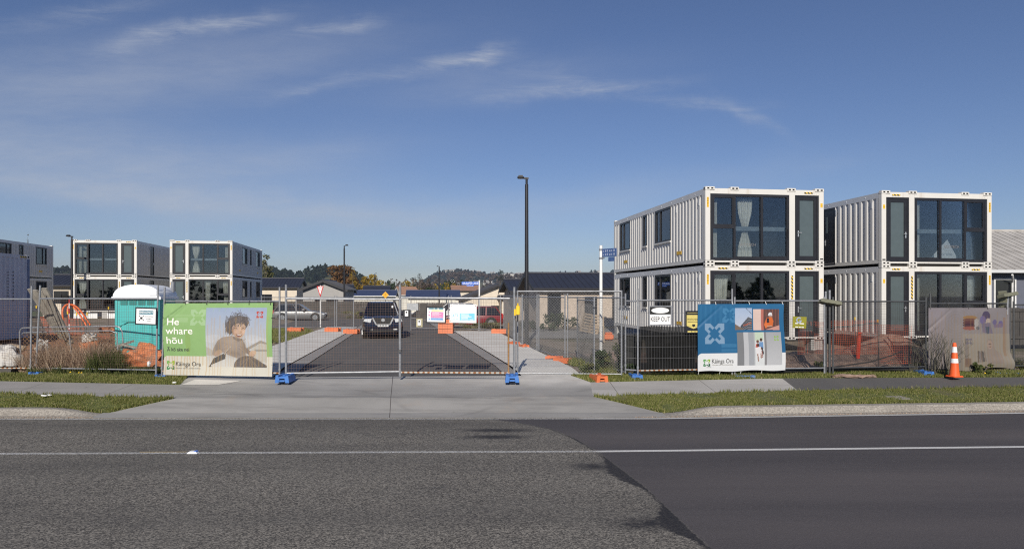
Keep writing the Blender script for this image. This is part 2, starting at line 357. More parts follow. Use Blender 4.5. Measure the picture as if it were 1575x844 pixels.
            cut = math_n(nt, 'LESS_THAN', math_n(nt, 'ABSOLUTE', math_n(nt, 'ADD', s.outputs[0], math_n(nt, 'ADD', 2.6, math_n(nt, 'MULTIPLY', math_n(nt, 'SUBTRACT', s.outputs[1], 14.5), .155)))), .008)
            c = mixc(nt, cut, c, (.10, .09, .085))
        L(nt, c, P.inputs['Base Color'])
        b = N(nt, 'ShaderNodeBump'); b.inputs['Strength'].default_value = .2; b.inputs['Distance'].default_value = .006
        L(nt, noise_n(nt, p, 60, 4), b.inputs['Height']); L(nt, b.outputs[0], P.inputs['Normal']); L(nt, P.outputs[0], out.inputs[0])
    # kerb: exposed aggregate
    m, nt, out = newmat('kerb_stone')
    P = N(nt, 'ShaderNodeBsdfPrincipled'); P.inputs['Roughness'].default_value = .9
    p = pos(nt); n = noise_n(nt, p, 26, 5, .75)
    c = ramp(nt, n, [(.28, (.11, .10, .09)), (.5, (.30, .275, .24)), (.72, (.50, .46, .41))])
    c = mixc(nt, ramp(nt, noise_n(nt, mapv(nt, p, (.3, 1, 6)), 2, 4), [(.5, 0.0), (.75, .6)]), c, (.17, .15, .13))
    L(nt, c, P.inputs['Base Color']); b = N(nt, 'ShaderNodeBump'); b.inputs['Strength'].default_value = .7; b.inputs['Distance'].default_value = .02
    L(nt, n, b.inputs['Height']); L(nt, b.outputs[0], P.inputs['Normal']); L(nt, P.outputs[0], out.inputs[0])
    # asphalt of lane / path
    for name, a, b_ in (('lane_asphalt', (.085, .080, .076), (.135, .126, .118)), ('path_asphalt', (.075, .072, .072), (.13, .125, .12))):
        m, nt, out = newmat(name); P = N(nt, 'ShaderNodeBsdfPrincipled'); P.inputs['Roughness'].default_value = .9
        p = pos(nt)
        c = ramp(nt, noise_n(nt, p, 45, 4, .7), [(.3, a), (.7, b_)])
        c = mixc(nt, ramp(nt, noise_n(nt, mapv(nt, p, (1.4, .3, 1), rot=(0, 0, .15)), .8, 5), [(.48, 0.0), (.72, .5)]), c, (.145, .135, .12))
        L(nt, c, P.inputs['Base Color']); L(nt, P.outputs[0], out.inputs[0])
    # verge soil under the grass
    m, nt, out = newmat('verge_turf'); P = N(nt, 'ShaderNodeBsdfPrincipled'); P.inputs['Roughness'].default_value = .95
    p = pos(nt)
    c = ramp(nt, noise_n(nt, p, 5, 5, .7), [(.3, (.055, .068, .02)), (.55, (.115, .13, .036)), (.75, (.22, .20, .085))])
    c = mixc(nt, ramp(nt, noise_n(nt, p, .9, 4), [(.55, 0.0), (.7, .6)]), c, (.15, .115, .07))
    L(nt, c, P.inputs['Base Color']); L(nt, P.outputs[0], out.inputs[0])
    # site ground: gravel, clay and dead grass
    m, nt, out = newmat('site_ground'); P = N(nt, 'ShaderNodeBsdfPrincipled'); P.inputs['Roughness'].default_value = .95
    p = pos(nt)
    c = ramp(nt, noise_n(nt, p, 9, 5, .75), [(.25, (.12, .09, .065)), (.5, (.25, .20, .15)), (.75, (.40, .35, .29))])
    c = mixc(nt, ramp(nt, noise_n(nt, p, .35, 4), [(.5, 0.0), (.62, .8)]), c, (.10, .10, .05))
    s = N(nt, 'ShaderNodeSeparateXYZ'); L(nt, p, s.inputs[0])
    far = math_n(nt, 'MULTIPLY', math_n(nt, 'SUBTRACT', s.outputs[1], 60), .02, clamp=True)
    c = mixc(nt, far, c, ramp(nt, noise_n(nt, p, .03, 4), [(.35, (.07, .085, .03)), (.65, (.15, .15, .07))]))
    L(nt, c, P.inputs['Base Color']); L(nt, P.outputs[0], out.inputs[0])
    for name, cs in (('clay', [(.15, .07, .04), (.30, .155, .095), (.42, .27, .19)]), ('rubble', [(.16, .10, .075), (.33, .225, .17), (.50, .40, .33)]), ('gravel', [(.17, .155, .14), (.28, .265, .245), (.40, .38, .35)])):
        m, nt, out = newmat(name); P = N(nt, 'ShaderNodeBsdfPrincipled'); P.inputs['Roughness'].default_value = .95
        p = pos(nt); n = noise_n(nt, p, 7, 6, .75)
        L(nt, ramp(nt, n, list(zip((.28, .52, .76), cs))), P.inputs['Base Color'])
        b = N(nt, 'ShaderNodeBump'); b.inputs['Strength'].default_value = .8; b.inputs['Distance'].default_value = .06
        L(nt, n, b.inputs['Height']); L(nt, b.outputs[0], P.inputs['Normal']); L(nt, P.outputs[0], out.inputs[0])
    m, nt, out = newmat('hill_grass'); P = N(nt, 'ShaderNodeBsdfPrincipled'); P.inputs['Roughness'].default_value = .95
    p = pos(nt)
    c = ramp(nt, noise_n(nt, p, .012, 5, .7), [(.35, (.035, .04, .022)), (.5, (.07, .07, .04)), (.62, (.12, .13, .05))])
    L(nt, c, P.inputs['Base Color']); L(nt, P.outputs[0], out.inputs[0])
groundmats()

# ---------------------------------------------------------------- mesh building
class MB:
    def __init__(s, M=None, mir=None):
        s.v = []; s.f = []; s.mi = []; s.M = M; s.mir = mir
    def _add(s, vs, fs, m=0):
        b = len(s.v)
        for p in vs:
            p = Vector(p)
            if s.M is not None: p = s.M @ p
            if s.mir is not None: p = Vector((s.mir - p.x, p.y, p.z))
            s.v.append(p)
        for f in fs:
            f = [i + b for i in f]
            if s.mir is not None: f = f[::-1]
            s.f.append(f); s.mi.append(m)
    def box(s, x0, x1, y0, y1, z0, z1, m=0, ch=0):
        if ch:
            c = min(ch, (x1 - x0) * .45, (y1 - y0) * .45, (z1 - z0) * .45)
            return s.rbox(x0, x1, y0, y1, z0, z1, c, m)
        vs = [(x, y, z) for x in (x0, x1) for y in (y0, y1) for z in (z0, z1)]
        s._add(vs, [(0, 1, 3, 2), (4, 6, 7, 5), (0, 4, 5, 1), (2, 3, 7, 6), (0, 2, 6, 4), (1, 5, 7, 3)], m)
    def rbox(s, x0, x1, y0, y1, z0, z1, c, m=0):
        ring = lambda z, i: [(x0 + c + i, y0 + i, z), (x1 - c - i, y0 + i, z), (x1 - i, y0 + c + i, z), (x1 - i, y1 - c - i, z), (x1 - c - i, y1 - i, z), (x0 + c + i, y1 - i, z), (x0 + i, y1 - c - i, z), (x0 + i, y0 + c + i, z)]
        s.loft([ring(z0, c * .7), ring(z0 + c, 0), ring(z1 - c, 0), ring(z1, c * .7)], m)
    def loft(s, rings, m=0, cap=True, closed=True):
        n = len(rings[0]); vs = [p for r in rings for p in r]; fs = []
        for k in range(len(rings) - 1):
            for i in range(n if closed else n - 1):
                j = (i + 1) % n
                fs.append((k * n + i, k * n + j, (k + 1) * n + j, (k + 1) * n + i))
        if cap:
            fs.append(tuple(range(n))[::-1]); fs.append(tuple(range((len(rings) - 1) * n, len(rings) * n)))
        s._add(vs, fs, m)
    def tube(s, pts, r, n=8, m=0, cap=True):
        pts = [Vector(p) for p in pts]; rings = []
        rr = r if isinstance(r, (list, tuple)) else [r] * len(pts)
        up = None
        for i, p in enumerate(pts):
            d = (pts[min(i + 1, len(pts) - 1)] - pts[max(i - 1, 0)]).normalized()
            if up is None:
                up = Vector((0, 0, 1)) if abs(d.z) < .9 else Vector((1, 0, 0))
            a = d.cross(up).normalized(); b = a.cross(d).normalized(); up = b
            ph = math.pi / 4 if n == 4 else 0
            rings.append([p + (a * math.cos(2 * math.pi * k / n + ph) + b * math.sin(2 * math.pi * k / n + ph)) * rr[i] for k in range(n)])
        s.loft(rings, m, cap)
    def bar(s, p0, p1, w, h, m=0, roll=0.0):
        """rectangular bar between two points (w sideways, h up-ish)"""
        p0, p1 = Vector(p0), Vector(p1); d = (p1 - p0).normalized()
        up = Vector((0, 0, 1)) if abs(d.z) < .95 else Vector((0, 1, 0))
        a = d.cross(up).normalized(); b = a.cross(d).normalized()
        if roll: a, b = a * math.cos(roll) + b * math.sin(roll), b * math.cos(roll) - a * math.sin(roll)
        rings = [[p + a * x * w / 2 + b * z * h / 2 for x, z in ((-1, -1), (1, -1), (1, 1), (-1, 1))] for p in (p0, p1)]
        s.loft(rings, m)
    def prism(s, outline, y0, y1, m=0):
        """outline in (x,z), extruded along y"""
        s.loft([[(x, y0, z) for x, z in outline], [(x, y1, z) for x, z in outline]], m)
    def prismz(s, outline, z0, z1, m=0):
        s.loft([[(x, y, z0) for x, y in outline], [(x, y, z1) for x, y in outline]], m)
    def poly(s, pts, m=0): s._add(pts, [tuple(range(len(pts)))], m)
    def disc(s, c, axis, r, n=14, m=0, t=.01):
        c = Vector(c); a = Vector(axis).normalized()
        s.tube([c - a * t / 2, c + a * t / 2], r, n, m)
    def sphere(s, c, r, m=0, nu=10, nv=7, noise=0, seed=0):
        rr = r if isinstance(r, (tuple, list)) else (r, r, r)
        rings = []
        for j in range(1, nv):
            th = math.pi * j / nv; ring = []
            for i in range(nu):
                ph = 2 * math.pi * i / nu
                d = Vector((math.sin(th) * math.cos(ph), math.sin(th) * math.sin(ph), -math.cos(th)))
                k = 1 + noise * mnoise.noise(d * 2.1 + Vector((seed, seed * .7, 0)))
                ring.append((c[0] + d.x * rr[0] * k, c[1] + d.y * rr[1] * k, c[2] + d.z * rr[2] * k))
            rings.append(ring)
        s.loft(rings, m)
    def text(s, string, size, M, m=0, extr=0.0, align='CENTER', fit=None):
        vs, fs = glyphs(string, align)
        if not vs: return
        w = max(p[0] for p in vs) - min(p[0] for p in vs)
        sx = size if fit is None else fit / max(w, 1e-6)
        vs = [M @ Vector((p[0] * sx, 0, p[1] * size)) for p in vs]
        s._add(vs, fs, m)
    def build(s, name, mats, parent=None, smooth=False):
        me = bpy.data.meshes.new(name)
        me.from_pydata([tuple(p) for p in s.v], [], s.f)
        if isinstance(mats, str): mats = [mats]
        for k in mats: me.materials.append(MATS[k])
        if len(mats) > 1: me.polygons.foreach_set('material_index', s.mi)
        if smooth:
            me.polygons.foreach_set('use_smooth', [True] * len(me.polygons))
            try: me.set_sharp_from_angle(angle=R(35))
            except Exception: pass
        me.update()
        o = bpy.data.objects.new(name, me); COL.objects.link(o)
        if parent: o.parent = parent
        return o
_gl = {}
def _raw(string, align):
    cu = bpy.data.curves.new('t', 'FONT'); cu.body = string; cu.align_x = align; cu.align_y = 'CENTER'; cu.size = 1.0; cu.resolution_u = 3; cu.offset = .007
    ob = bpy.data.objects.new('t', cu); COL.objects.link(ob)
    bpy.context.view_layer.update()
    me = bpy.data.meshes.new_from_object(ob.evaluated_get(bpy.context.evaluated_depsgraph_get()))
    r = ([tuple(v.co[:2]) for v in me.vertices], [tuple(p.vertices) for p in me.polygons])
    bpy.data.objects.remove(ob); bpy.data.curves.remove(cu); bpy.data.meshes.remove(me)
    return r
MACRON = {'\u0101': 'a', '\u014d': 'o', '\u0100': 'A', '\u014c': 'O'}
def glyphs(string, align='CENTER'):
    """outline of a line of text at size 1; long-vowel bars are added over the plain letters"""
    key = (string, align)
    if key not in _gl:
        plain = ''.join(MACRON.get(c, c) for c in string); vs, fs = _raw(plain, align); vs = list(vs); fs = list(fs)
        if plain != string:
            x00 = min(p[0] for p in vs); l0 = min(p[0] for p in _raw(plain, 'LEFT')[0])
            for k, c in enumerate(string):
                if c not in MACRON: continue
                one = _raw(plain[k], 'LEFT')[0]; w1 = max(p[0] for p in one) - min(p[0] for p in one)
                x1 = max(p[0] for p in _raw(plain[:k + 1], 'LEFT')[0]) - l0 + x00; x0 = x1 - w1
                top = max(p[1] for p in vs if x0 + .1 * w1 < p[0] < x1 - .1 * w1)
                b = len(vs); vs += [(x0 + .12 * w1, top + .07), (x1 - .12 * w1, top + .07), (x1 - .12 * w1, top + .145), (x0 + .12 * w1, top + .145)]; fs.append((b, b + 1, b + 2, b + 3))
        _gl[key] = (vs, fs)
    return _gl[key]

def tag(o, label=None, cat=None, group=None, kind=None):
    if label: o['label'] = label
    if cat: o['category'] = cat
    if group: o['group'] = group
    if kind: o['kind'] = kind
    return o
def thing(name, label, cat, loc=(0, 0, 0), rz=0.0, group=None):
    o = bpy.data.objects.new(name, None); COL.objects.link(o); o.empty_display_size = .3
    o.location = loc; o.rotation_euler = (0, 0, rz)
    return tag(o, label, cat, group)
def copy_thing(o, loc=None, rz=None, label=None):
    def rec(q, par):
        c = q.copy(); COL.objects.link(c); c.parent = par
        for ch in q.children: rec(ch, c)
        return c
    c = rec(o, None)
    if loc is not None: c.location = loc
    if rz is not None: c.rotation_euler = (0, 0, rz)
    if label: c['label'] = label
    return c
def structure(mb, name, mats, smooth=False): return tag(mb.build(name, mats, None, smooth), kind='structure')
I4 = Matrix.Identity(4)
def T(x, y, z): return Matrix.Translation((x, y, z))
def RZ(a): return Matrix.Rotation(a, 4, 'Z')
def RX(a): return Matrix.Rotation(a, 4, 'X')
def RY(a): return Matrix.Rotation(a, 4, 'Y')
def interp(x, tab):
    if x <= tab[0][0]: return tab[0][1]
    for (a, b), (c, d) in zip(tab, tab[1:]):
        if x <= c: return b + (d - b) * (x - a) / (c - a)
    return tab[-1][1]
def sstep(a, b, x):
    t = max(0, min(1, (x - a) / (b - a))); return t * t * (3 - 2 * t)
# ================================================================ GROUND
ROADZ = -.43
YEDGE = [(-200, 14.3), (-11, 14.35), (3, 14.42), (6, 14.68), (11.3, 15.1), (40, 18.5), (200, 45)]
YPF = [(-200, 17.6), (-12.2, 16.25), (-7.7, 15.5), (1.9, 15.8), (6.55, 16.67), (13, 17.4), (40, 21.0), (200, 48)]
YPB = [(-200, 18.8), (-13.2, 17.66), (-8.2, 16.95), (2.1, 17.45), (7.2, 18.26), (13.8, 18.5), (40, 22.3), (200, 49.5)]
def kerb_h(X): return .145 * max(1 - sstep(-9.9, -8.7, X), sstep(3.3, 4.5, X))
def ground_z(x, y):
    ye = interp(x, YEDGE)
    if y < ye + 5.5:
        base = interp(y - ye, [(-14.0, -.33), (-13.5, -.56), (.4, -.56), (2.3, -.24), (4.0, -.14), (5.5, -.04)])
    else: base = -.04
    base -= .95 * sstep(52, 95, y)
    xl = -6.2 - .15 * (y - 20.3)
    left = sstep(xl - 5, xl - 9.5, x) * sstep(19.5, 25, y) * (1 - sstep(75, 95, y))
    return base + .33 * left
def build_ground():
    xs = sorted(set([-4000, -1500, -600, -250, -120, -80, -60] + [x * .8 for x in range(-62, 63)] + [60, 80, 120, 250, 600, 1500, 4000]))
    ys = sorted(set([-600, -200, -60, -20, -4, 0, .6, 1.2, 1.8, 3, 6, 10] + [13.0 + .5 * i for i in range(0, 30)] + [28 + 2 * i for i in range(0, 38)] + [110, 140, 200, 350, 700, 1400, 4500]))
    m = MB(); nx = len(xs)
    m._add([(x, y, ground_z(x, y)) for y in ys for x in xs], [(j * nx + i, j * nx + i + 1, (j + 1) * nx + i + 1, (j + 1) * nx + i) for j in range(len(ys) - 1) for i in range(nx - 1)])
    structure(m, 'ground', 'site_ground', True)
build_ground()
# main road sheet
m = MB(); xs = [-200, -100, -40, -20] + [-12 + i for i in range(28)] + [20, 40, 100, 200]
m._add([(x, y, ROADZ) for x in xs for y in (interp(x, YEDGE) - 12.8, interp(x, YEDGE) + .02)], [(2 * i, 2 * i + 2, 2 * i + 3, 2 * i + 1) for i in range(len(xs) - 1)])
structure(m, 'main_road', 'main_road')
def line_strip(tab, w, z, x0, x1, name, mt, step=.5):
    m = MB(); n = int((x1 - x0) / step); vs = []
    for i in range(n + 1):
        x = x0 + (x1 - x0) * i / n; y = interp(x, tab); vs += [(x, y - w / 2, z), (x, y + w / 2, z)]
    m._add(vs, [(2 * i, 2 * i + 2, 2 * i + 3, 2 * i + 1) for i in range(n)])
    structure(m, name, mt)
CLINE = [(-60, 10.9), (-8.4, 11.16), (1.43, 11.33), (8.75, 11.67), (40, 13.5)]
line_strip(CLINE, .12, ROADZ + .004, -40, 40, 'centre_line', 'road_paint')
line_strip([(x, y - .10) for x, y in YEDGE], .10, ROADZ + .004, -40, 40, 'edge_line', 'road_paint')
line_strip([(x, y + .075) for x, y in CLINE], .03, ROADZ + .006, gp(213, 696, ROADZ).x, gp(285, 696, ROADZ).x, 'yellow_line', 'yellow_road', .1)
# gutter and kerb (one cast length, dropping to nothing across the driveway)
def build_kerb():
    prof = [(-.01, -.012), (.0, .012), (.10, .02), (.15, .04), (.22, .75), (.25, .95), (.42, 1.0), (.44, .9)]
    xs = [-200, -100, -40] + [-20 + .25 * i for i in range(160)] + [40, 100, 200]
    m = MB(); n = len(prof); vs = []
    for x in xs:
        k = kerb_h(x); ye = interp(x, YEDGE); jog = .006 * mnoise.noise(Vector((x * 2.3, 0, 0)))
        for i, (dy, f) in enumerate(prof):
            z = ROADZ + (.002, .008, .018)[min(i, 2)]
            if i > 2: z = ROADZ + .02 + k * f + jog * (k / .145)
            vs.append((x, ye + dy + jog, z))
    m._add(vs, [(a * n + i, (a + 1) * n + i, (a + 1) * n + i + 1, a * n + i + 1) for a in range(len(xs) - 1) for i in range(n - 1)])
    structure(m, 'kerb', 'kerb_stone', True)
build_kerb()
# three cross strips: kerb->path, path, path->fence ; each split left verge / driveway / right
GL_B, GL_T = gp(150, 638, -.40).x, gp(268, 607, -.1).x      # left verge edge beside the driveway
GR_B, GR_T = gp(1022, 637, -.40).x, gp(912, 604, -.1).x
PL_F, PL_B = GL_T, gp(275, 594, -.1).x
PR_F, PR_B = GR_T, gp(908, 589.6, -.1).x
BL_T, BR_T = gp(292, 579, 0).x, gp(876, 575, 0).x
BACK = .95
def zfront(x, t):
    z0 = ROADZ + .02 + kerb_h(x)
    return z0 + (-.185 - z0) * t
def strip(rows, ncol, x0f, x1f, yf, zf):
    m = MB(); vs = []
    for j in range(rows + 1):
        t = j / rows; a, b = x0f(t), x1f(t)
        for i in range(ncol + 1):
            x = a + (b - a) * i / ncol; vs.append((x, yf(x, t), zf(x, t)))
    m._add(vs, [(j * (ncol + 1) + i, j * (ncol + 1) + i + 1, (j + 1) * (ncol + 1) + i + 1, (j + 1) * (ncol + 1) + i) for j in range(rows) for i in range(ncol)])
    return m
yF = lambda x, t: (interp(x, YEDGE) + .43) * (1 - t) + interp(x, YPF) * t
ZPF, ZPB = -.185, -.065
zP = lambda x, t: ZPF + (ZPB - ZPF) * t
yP = lambda x, t: interp(x, YPF) * (1 - t) + interp(x, YPB) * t
yB = lambda x, t: interp(x, YPB) + BACK * t
lp = lambda a, b: (lambda t: a + (b - a) * t)
zB = lambda x, t: -.065 + .065 * min(1, t * 1.1)
def join(name, mt, *ms):
    o = MB()
    for q in ms: o._add(q.v, q.f)
    return structure(o, name, mt, True)
XL0, XR0 = -45, 45
join('verge', 'verge_turf', strip(8, 90, lp(XL0, XL0), lp(GL_B, GL_T), yF, zfront), strip(8, 90, lp(GR_B, GR_T), lp(XR0, XR0), yF, zfront),
     strip(5, 60, lp(XL0, XL0), lp(PL_B, BL_T), yB, zB), strip(5, 60, lp(PR_B, BR_T), lp(XR0, XR0), yB, zB))
join('driveway', 'drive_concrete', strip(1, 40, lp(GL_B, GL_B), lp(GR_B, GR_B), lambda x, t: interp(x, YEDGE) + .0 + .43 * t, lambda x, t: ROADZ + .012 + .026 * t + kerb_h(x) * t), strip(8, 24, lp(GL_B, GL_T), lp(GR_B, GR_T), yF, zfront), strip(4, 16, lp(PL_F, PL_B), lp(PR_F, PR_B), yP, zP),
     strip(4, 16, lp(PL_B, BL_T), lp(PR_B, BR_T), yB, zB))
XA_F, XA_B = gp(1228, 595.5, -.1).x, gp(1203, 583.5, -.1).x
join('footpath', 'path_concrete', strip(4, 60, lp(XL0, XL0), lp(PL_F, PL_B), yP, zP), MB())
join('footpath', 'pale_concrete', strip(4, 20, lp(PR_F, PR_B), lp(XA_F, XA_B), yP, zP))
join('asphalt_path', 'path_asphalt', strip(4, 60, lp(XA_F, XA_B), lp(XR0, XR0), yP, lambda x, t: zP(x, t) + .002))
def sheet(name, mt, pts, z, th=.0):
    m = MB()
    if th: m.prismz([(p[0], p[1]) for p in pts], z - th, z)
    else: m.poly([(p[0], p[1], z) for p in pts])
    return structure(m, name, mt)
# pale older slab left of the driveway mouth
g = lambda x, y: gp(x, y, 0)
def on_apron(px, py):
    z = -.04
    for _ in range(6):
        p = gp(px, py, z); t = (p.y - interp(p.x, YPB)) / BACK
        z = (zB(p.x, t) if t > 0 else zP(p.x, 1 + t * .6)) + .006
    return p
m = MB(); q4 = [on_apron(*a) for a in ((279, 591.5), (336, 591.5), (372, 585), (300, 583))]; n_ = 8; vs = []
for j in range(n_ + 1):
    for i in range(n_ + 1):
        p = q4[0].lerp(q4[1], i / n_).lerp(q4[3].lerp(q4[2], i / n_), j / n_); t = (p.y - interp(p.x, YPB)) / BACK
        vs.append((p.x, p.y, (zB(p.x, t) if t > 0 else zP(p.x, 1 + t * .6)) + .007))
m._add(vs, [(j * (n_ + 1) + i, j * (n_ + 1) + i + 1, (j + 1) * (n_ + 1) + i + 1, (j + 1) * (n_ + 1) + i) for j in range(n_) for i in range(n_)])
structure(m, 'side_slab', 'new_concrete')
# the lane beyond the gate
A0, A1 = g(462, 568), g(542, 515); B0, B1 = g(769, 568), g(683, 512)
def ext(a, b, y): k = (y - a.y) / (b.y - a.y); return a + (b - a) * k
def grid_sheet(name, mt, a0, a1, b0, b1, y0, y1, dz, n=60):
    m = MB(); vs = []
    for i in range(n + 1):
        y = y0 + (y1 - y0) * i / n
        for a, b in ((a0, a1), (b0, b1)):
            p = ext(a, b, y); vs.append((p.x, p.y, max(ground_z(p.x, p.y) + .04, -5) + dz))
    m._add(vs, [(2 * i, 2 * i + 1, 2 * i + 3, 2 * i + 2) for i in range(n)])
    return structure(m, name, mt)
YB0 = 17.9
grid_sheet('lane', 'lane_asphalt', A0, A1, B0, B1, YB0 + .1, 170, .006)
C0, C1 = g(436, 568), g(534, 513)          # back of left channel
D0, D1 = g(786, 566), g(697, 510)
grid_sheet('channel', 'path_concrete', C0, C1, A0, A1, YB0 + .2, 170, .03)
grid_sheet('channel', 'path_concrete', B0, B1, D0, D1, YB0 + .2, 170, .03)
E0 = g(330, 566); E1 = g(485, 510)
grid_sheet('lane_footpath', 'new_concrete', E0, E1, C0 + Vector((-.02, 0, 0)), C1 + Vector((-.02, 0, 0)), YB0 + .2, 45, .055)
H0, H1 = g(905, 580), g(760, 509)
grid_sheet('lane_footpath', 'new_concrete', D0 + Vector((.02, 0, 0)), D1 + Vector((.02, 0, 0)), H0, H1, YB0 + .25, 40, .055)
# side street and gravel pads beyond the second fence
sheet('side_street', 'lane_asphalt', [g(380, 503), g(560, 503), g(600, 484), g(395, 484)], .012)
sheet('gravel_pad', 'gravel', [g(812, 520), g(960, 520), g(1010, 506), g(806, 506)], .0)
sheet('gravel_pad', 'gravel', [g(395, 520), g(440, 530), g(486, 509), g(400, 507)], .0)

# rough dirt surfaces behind the fence
def mound(name, mt, x0, x1, y0, y1, hfun, n=46, seed=0, rough=.06):
    m = MB(); vs = []
    ny = max(8, int(n * (y1 - y0) / (x1 - x0)))
    for j in range(ny + 1):
        for i in range(n + 1):
            x = x0 + (x1 - x0) * i / n; y = y0 + (y1 - y0) * j / ny
            e = min(i, n - i, j, ny - j); f = min(1, e / 4)
            h = hfun(x, y) * f + rough * f * (mnoise.noise(Vector((x * 2.2, y * 2.2, seed))) + .6 * mnoise.noise(Vector((x * 5.2, y * 5.2, seed))))
            vs.append((x, y, ground_z(x, y) - .03 * (1 - f) + h))
    m._add(vs, [(j * (n + 1) + i, j * (n + 1) + i + 1, (j + 1) * (n + 1) + i + 1, (j + 1) * (n + 1) + i) for j in range(ny) for i in range(n)])
    return structure(m, name, mt, True)
def bump(cx, cy, rx, ry, h): return lambda x, y: h * math.exp(-((x - cx) / rx) ** 2 - ((y - cy) / ry) ** 2)
mound('dirt_pad', 'clay', -24, -10.2, 18.9, 26.5, lambda x, y: .12 + .25 * sstep(19, 23, y), 80, 3, .09)
# dead grass between the lane footpath and the second fence
def dry_patch(name, label, poly_, n, h0, h1, mat):
    S = []; xs_ = [q.x for q in poly_]; ys_ = [q.y for q in poly_]
    while len(S) < n:
        x, y = random.uniform(min(xs_), max(xs_)), random.uniform(min(ys_), max(ys_)); ins = False
        for a_, b_ in zip(poly_, poly_[1:] + poly_[:1]):
            if (a_.y > y) != (b_.y > y) and x < (b_.x - a_.x) * (y - a_.y) / (b_.y - a_.y) + a_.x: ins = not ins
        if ins and mnoise.noise(Vector((x * .8, y * .8, 1))) > -.25: S.append((x, y, ground_z(x, y) + .02))
    tag(grass_obj(name, mat, S, h0, h1, .03), label, 'grass', kind='stuff')
LATER = lambda: (dry_patch('rough_grass', 'rough dry grass left of the lane footpath', [g(392, 527), g(440, 527), g(484, 510), g(470, 506), g(400, 507)], 9000, .05, .2, 'grass_blade'),
                 dry_patch('rough_grass', 'rough grass and weeds beside the chain link fence', [g(908, 573), g(960, 573), g(925, 556), g(868, 556)], 5000, .05, .22, 'grass_blade'))
p = at(1380, 540, 21.5)
bA, bB = bump(p.x, 21.9, 1.3, .9, .85), bump(p.x - 2.6, 21.6, 1.6, .8, .38)
mound('rubble_heap', 'rubble', 7.6, 16.5, 19.8, 25.2, lambda x, y: .05 + bA(x, y) + bB(x, y), 90, 5, .10)
mound('rubble_heap', 'rubble', 1.9, 6.5, 19.4, 26, lambda x, y: .03 + .04 * mnoise.noise(Vector((x, y, 2))), 40, 8, .05)

# ---------------------------------------------------------------- grass (nobody could count it)
def grass_obj(name, mat, samples, h0, h1, w, lean=.6):
    n = len(samples)
    P = np.array(samples, dtype=np.float64)
    h = RNG.uniform(h0, h1, n) * (P[:, 3] if P.shape[1] > 3 else 1); a = RNG.uniform(0, 2 * math.pi, n)
    ln = RNG.uniform(0, lean, n) * h; la = RNG.uniform(0, 2 * math.pi, n)
    dx, dy = np.cos(a) * w / 2, np.sin(a) * w / 2
    V = np.empty((n, 3, 3))
    V[:, 0] = P[:, :3] + np.stack([dx, dy, np.zeros(n)], 1)
    V[:, 1] = P[:, :3] - np.stack([dx, dy, np.zeros(n)], 1)
    V[:, 2] = P[:, :3] + np.stack([np.cos(la) * ln, np.sin(la) * ln, h], 1)
    me = bpy.data.meshes.new(name)
    me.vertices.add(3 * n); me.vertices.foreach_set('co', V.reshape(-1))
    me.loops.add(3 * n); me.loops.foreach_set('vertex_index', np.arange(3 * n, dtype=np.int32))
    me.polygons.add(n); me.polygons.foreach_set('loop_start', np.arange(0, 3 * n, 3, dtype=np.int32))
    me.update(calc_edges=True)
    at_ = me.attributes.new('tint', 'FLOAT', 'POINT'); at_.data.foreach_set('value', np.repeat(RNG.uniform(0, 1, n), 3).astype(np.float32))
    me.materials.append(MATS[mat])
    o = bpy.data.objects.new(name, me); COL.objects.link(o); return o
def scatter_strip(n, x0f, x1f, yf, zf, keep=None):
    out = []
    while len(out) < n:
        t = random.random(); a, b = x0f(t), x1f(t); a = max(a, -16.5); b = min(b, 16.5)
        x = random.uniform(a, b); y = yf(x, t)
        d = mnoise.noise(Vector((x * .9, y * .9, 3))) + .5 * mnoise.noise(Vector((x * 3, y * 3, 9)))
        if keep and random.random() > keep(x, y, t, d): continue
        out.append((x, y, zf(x, t) - .004, .75 + .5 * max(-.6, min(1, d))))
    return out
def kp(x, y, t, d):
    k = .95 if d > -.15 else .25
    bare = max(math.exp(-(((x - 4.0) / .75) ** 2 + (t / .35) ** 2)), .75 * sstep(.28, .5, mnoise.noise(Vector((x * .55, y * 1.5, 17)))))      # bare soil by the kerb return
    return k * (1 - .9 * bare)
S = []
S += scatter_strip(52000, lp(-16, -16), lp(GL_B + .05, GL_T - .02), yF, zfront, kp)
S += scatter_strip(62000, lp(GR_B, GR_T + .02), lp(16, 16), yF, zfront, kp)
tag(grass_obj('verge_grass', 'grass_blade', S, .022, .065, .016), 'short green grass on the road verge and along the fence foot', 'grass', kind='stuff')
# ragged longer tufts along the kerb, path and driveway edges
S = []
for _ in range(7000):
    e = random.random(); sd = random.random() < .45
    if e < .42: t = abs(random.gauss(0, .012))
    elif e < .84: t = 1 - abs(random.gauss(0, .012)) + .006
    else: t = random.random()
    t = max(0, min(1.01, t)); gl, gr_ = GL_B + (GL_T - GL_B) * t, GR_B + (GR_T - GR_B) * t
    if e < .84: x = random.uniform(-16, gl - .05) if sd else random.uniform(gr_ + .05, 16)
    else: x = gl - abs(random.gauss(0, .05)) if sd else gr_ + abs(random.gauss(0, .05))
    if mnoise.noise(Vector((x * 1.6, e * 3 // 1, 4))) < -.05: continue
    S.append((x, yF(x, t), zfront(x, t) - .004, 1))
tag(grass_obj('edge_tufts', 'grass_blade', S, .05, .12, .02, .9), 'longer grass tufts hanging over the kerb and path edges', 'grass', kind='stuff')
S = scatter_strip(26000, lp(-16, -16), lp(PL_B, BL_T), yB, zB) + scatter_strip(30000, lp(PR_B, BR_T), lp(16, 16), yB, zB)
tag(grass_obj('fence_grass', 'grass_blade', S, .04, .13, .02), 'longer ragged green grass along the foot of the mesh fence', 'grass', kind='stuff')

LATER()
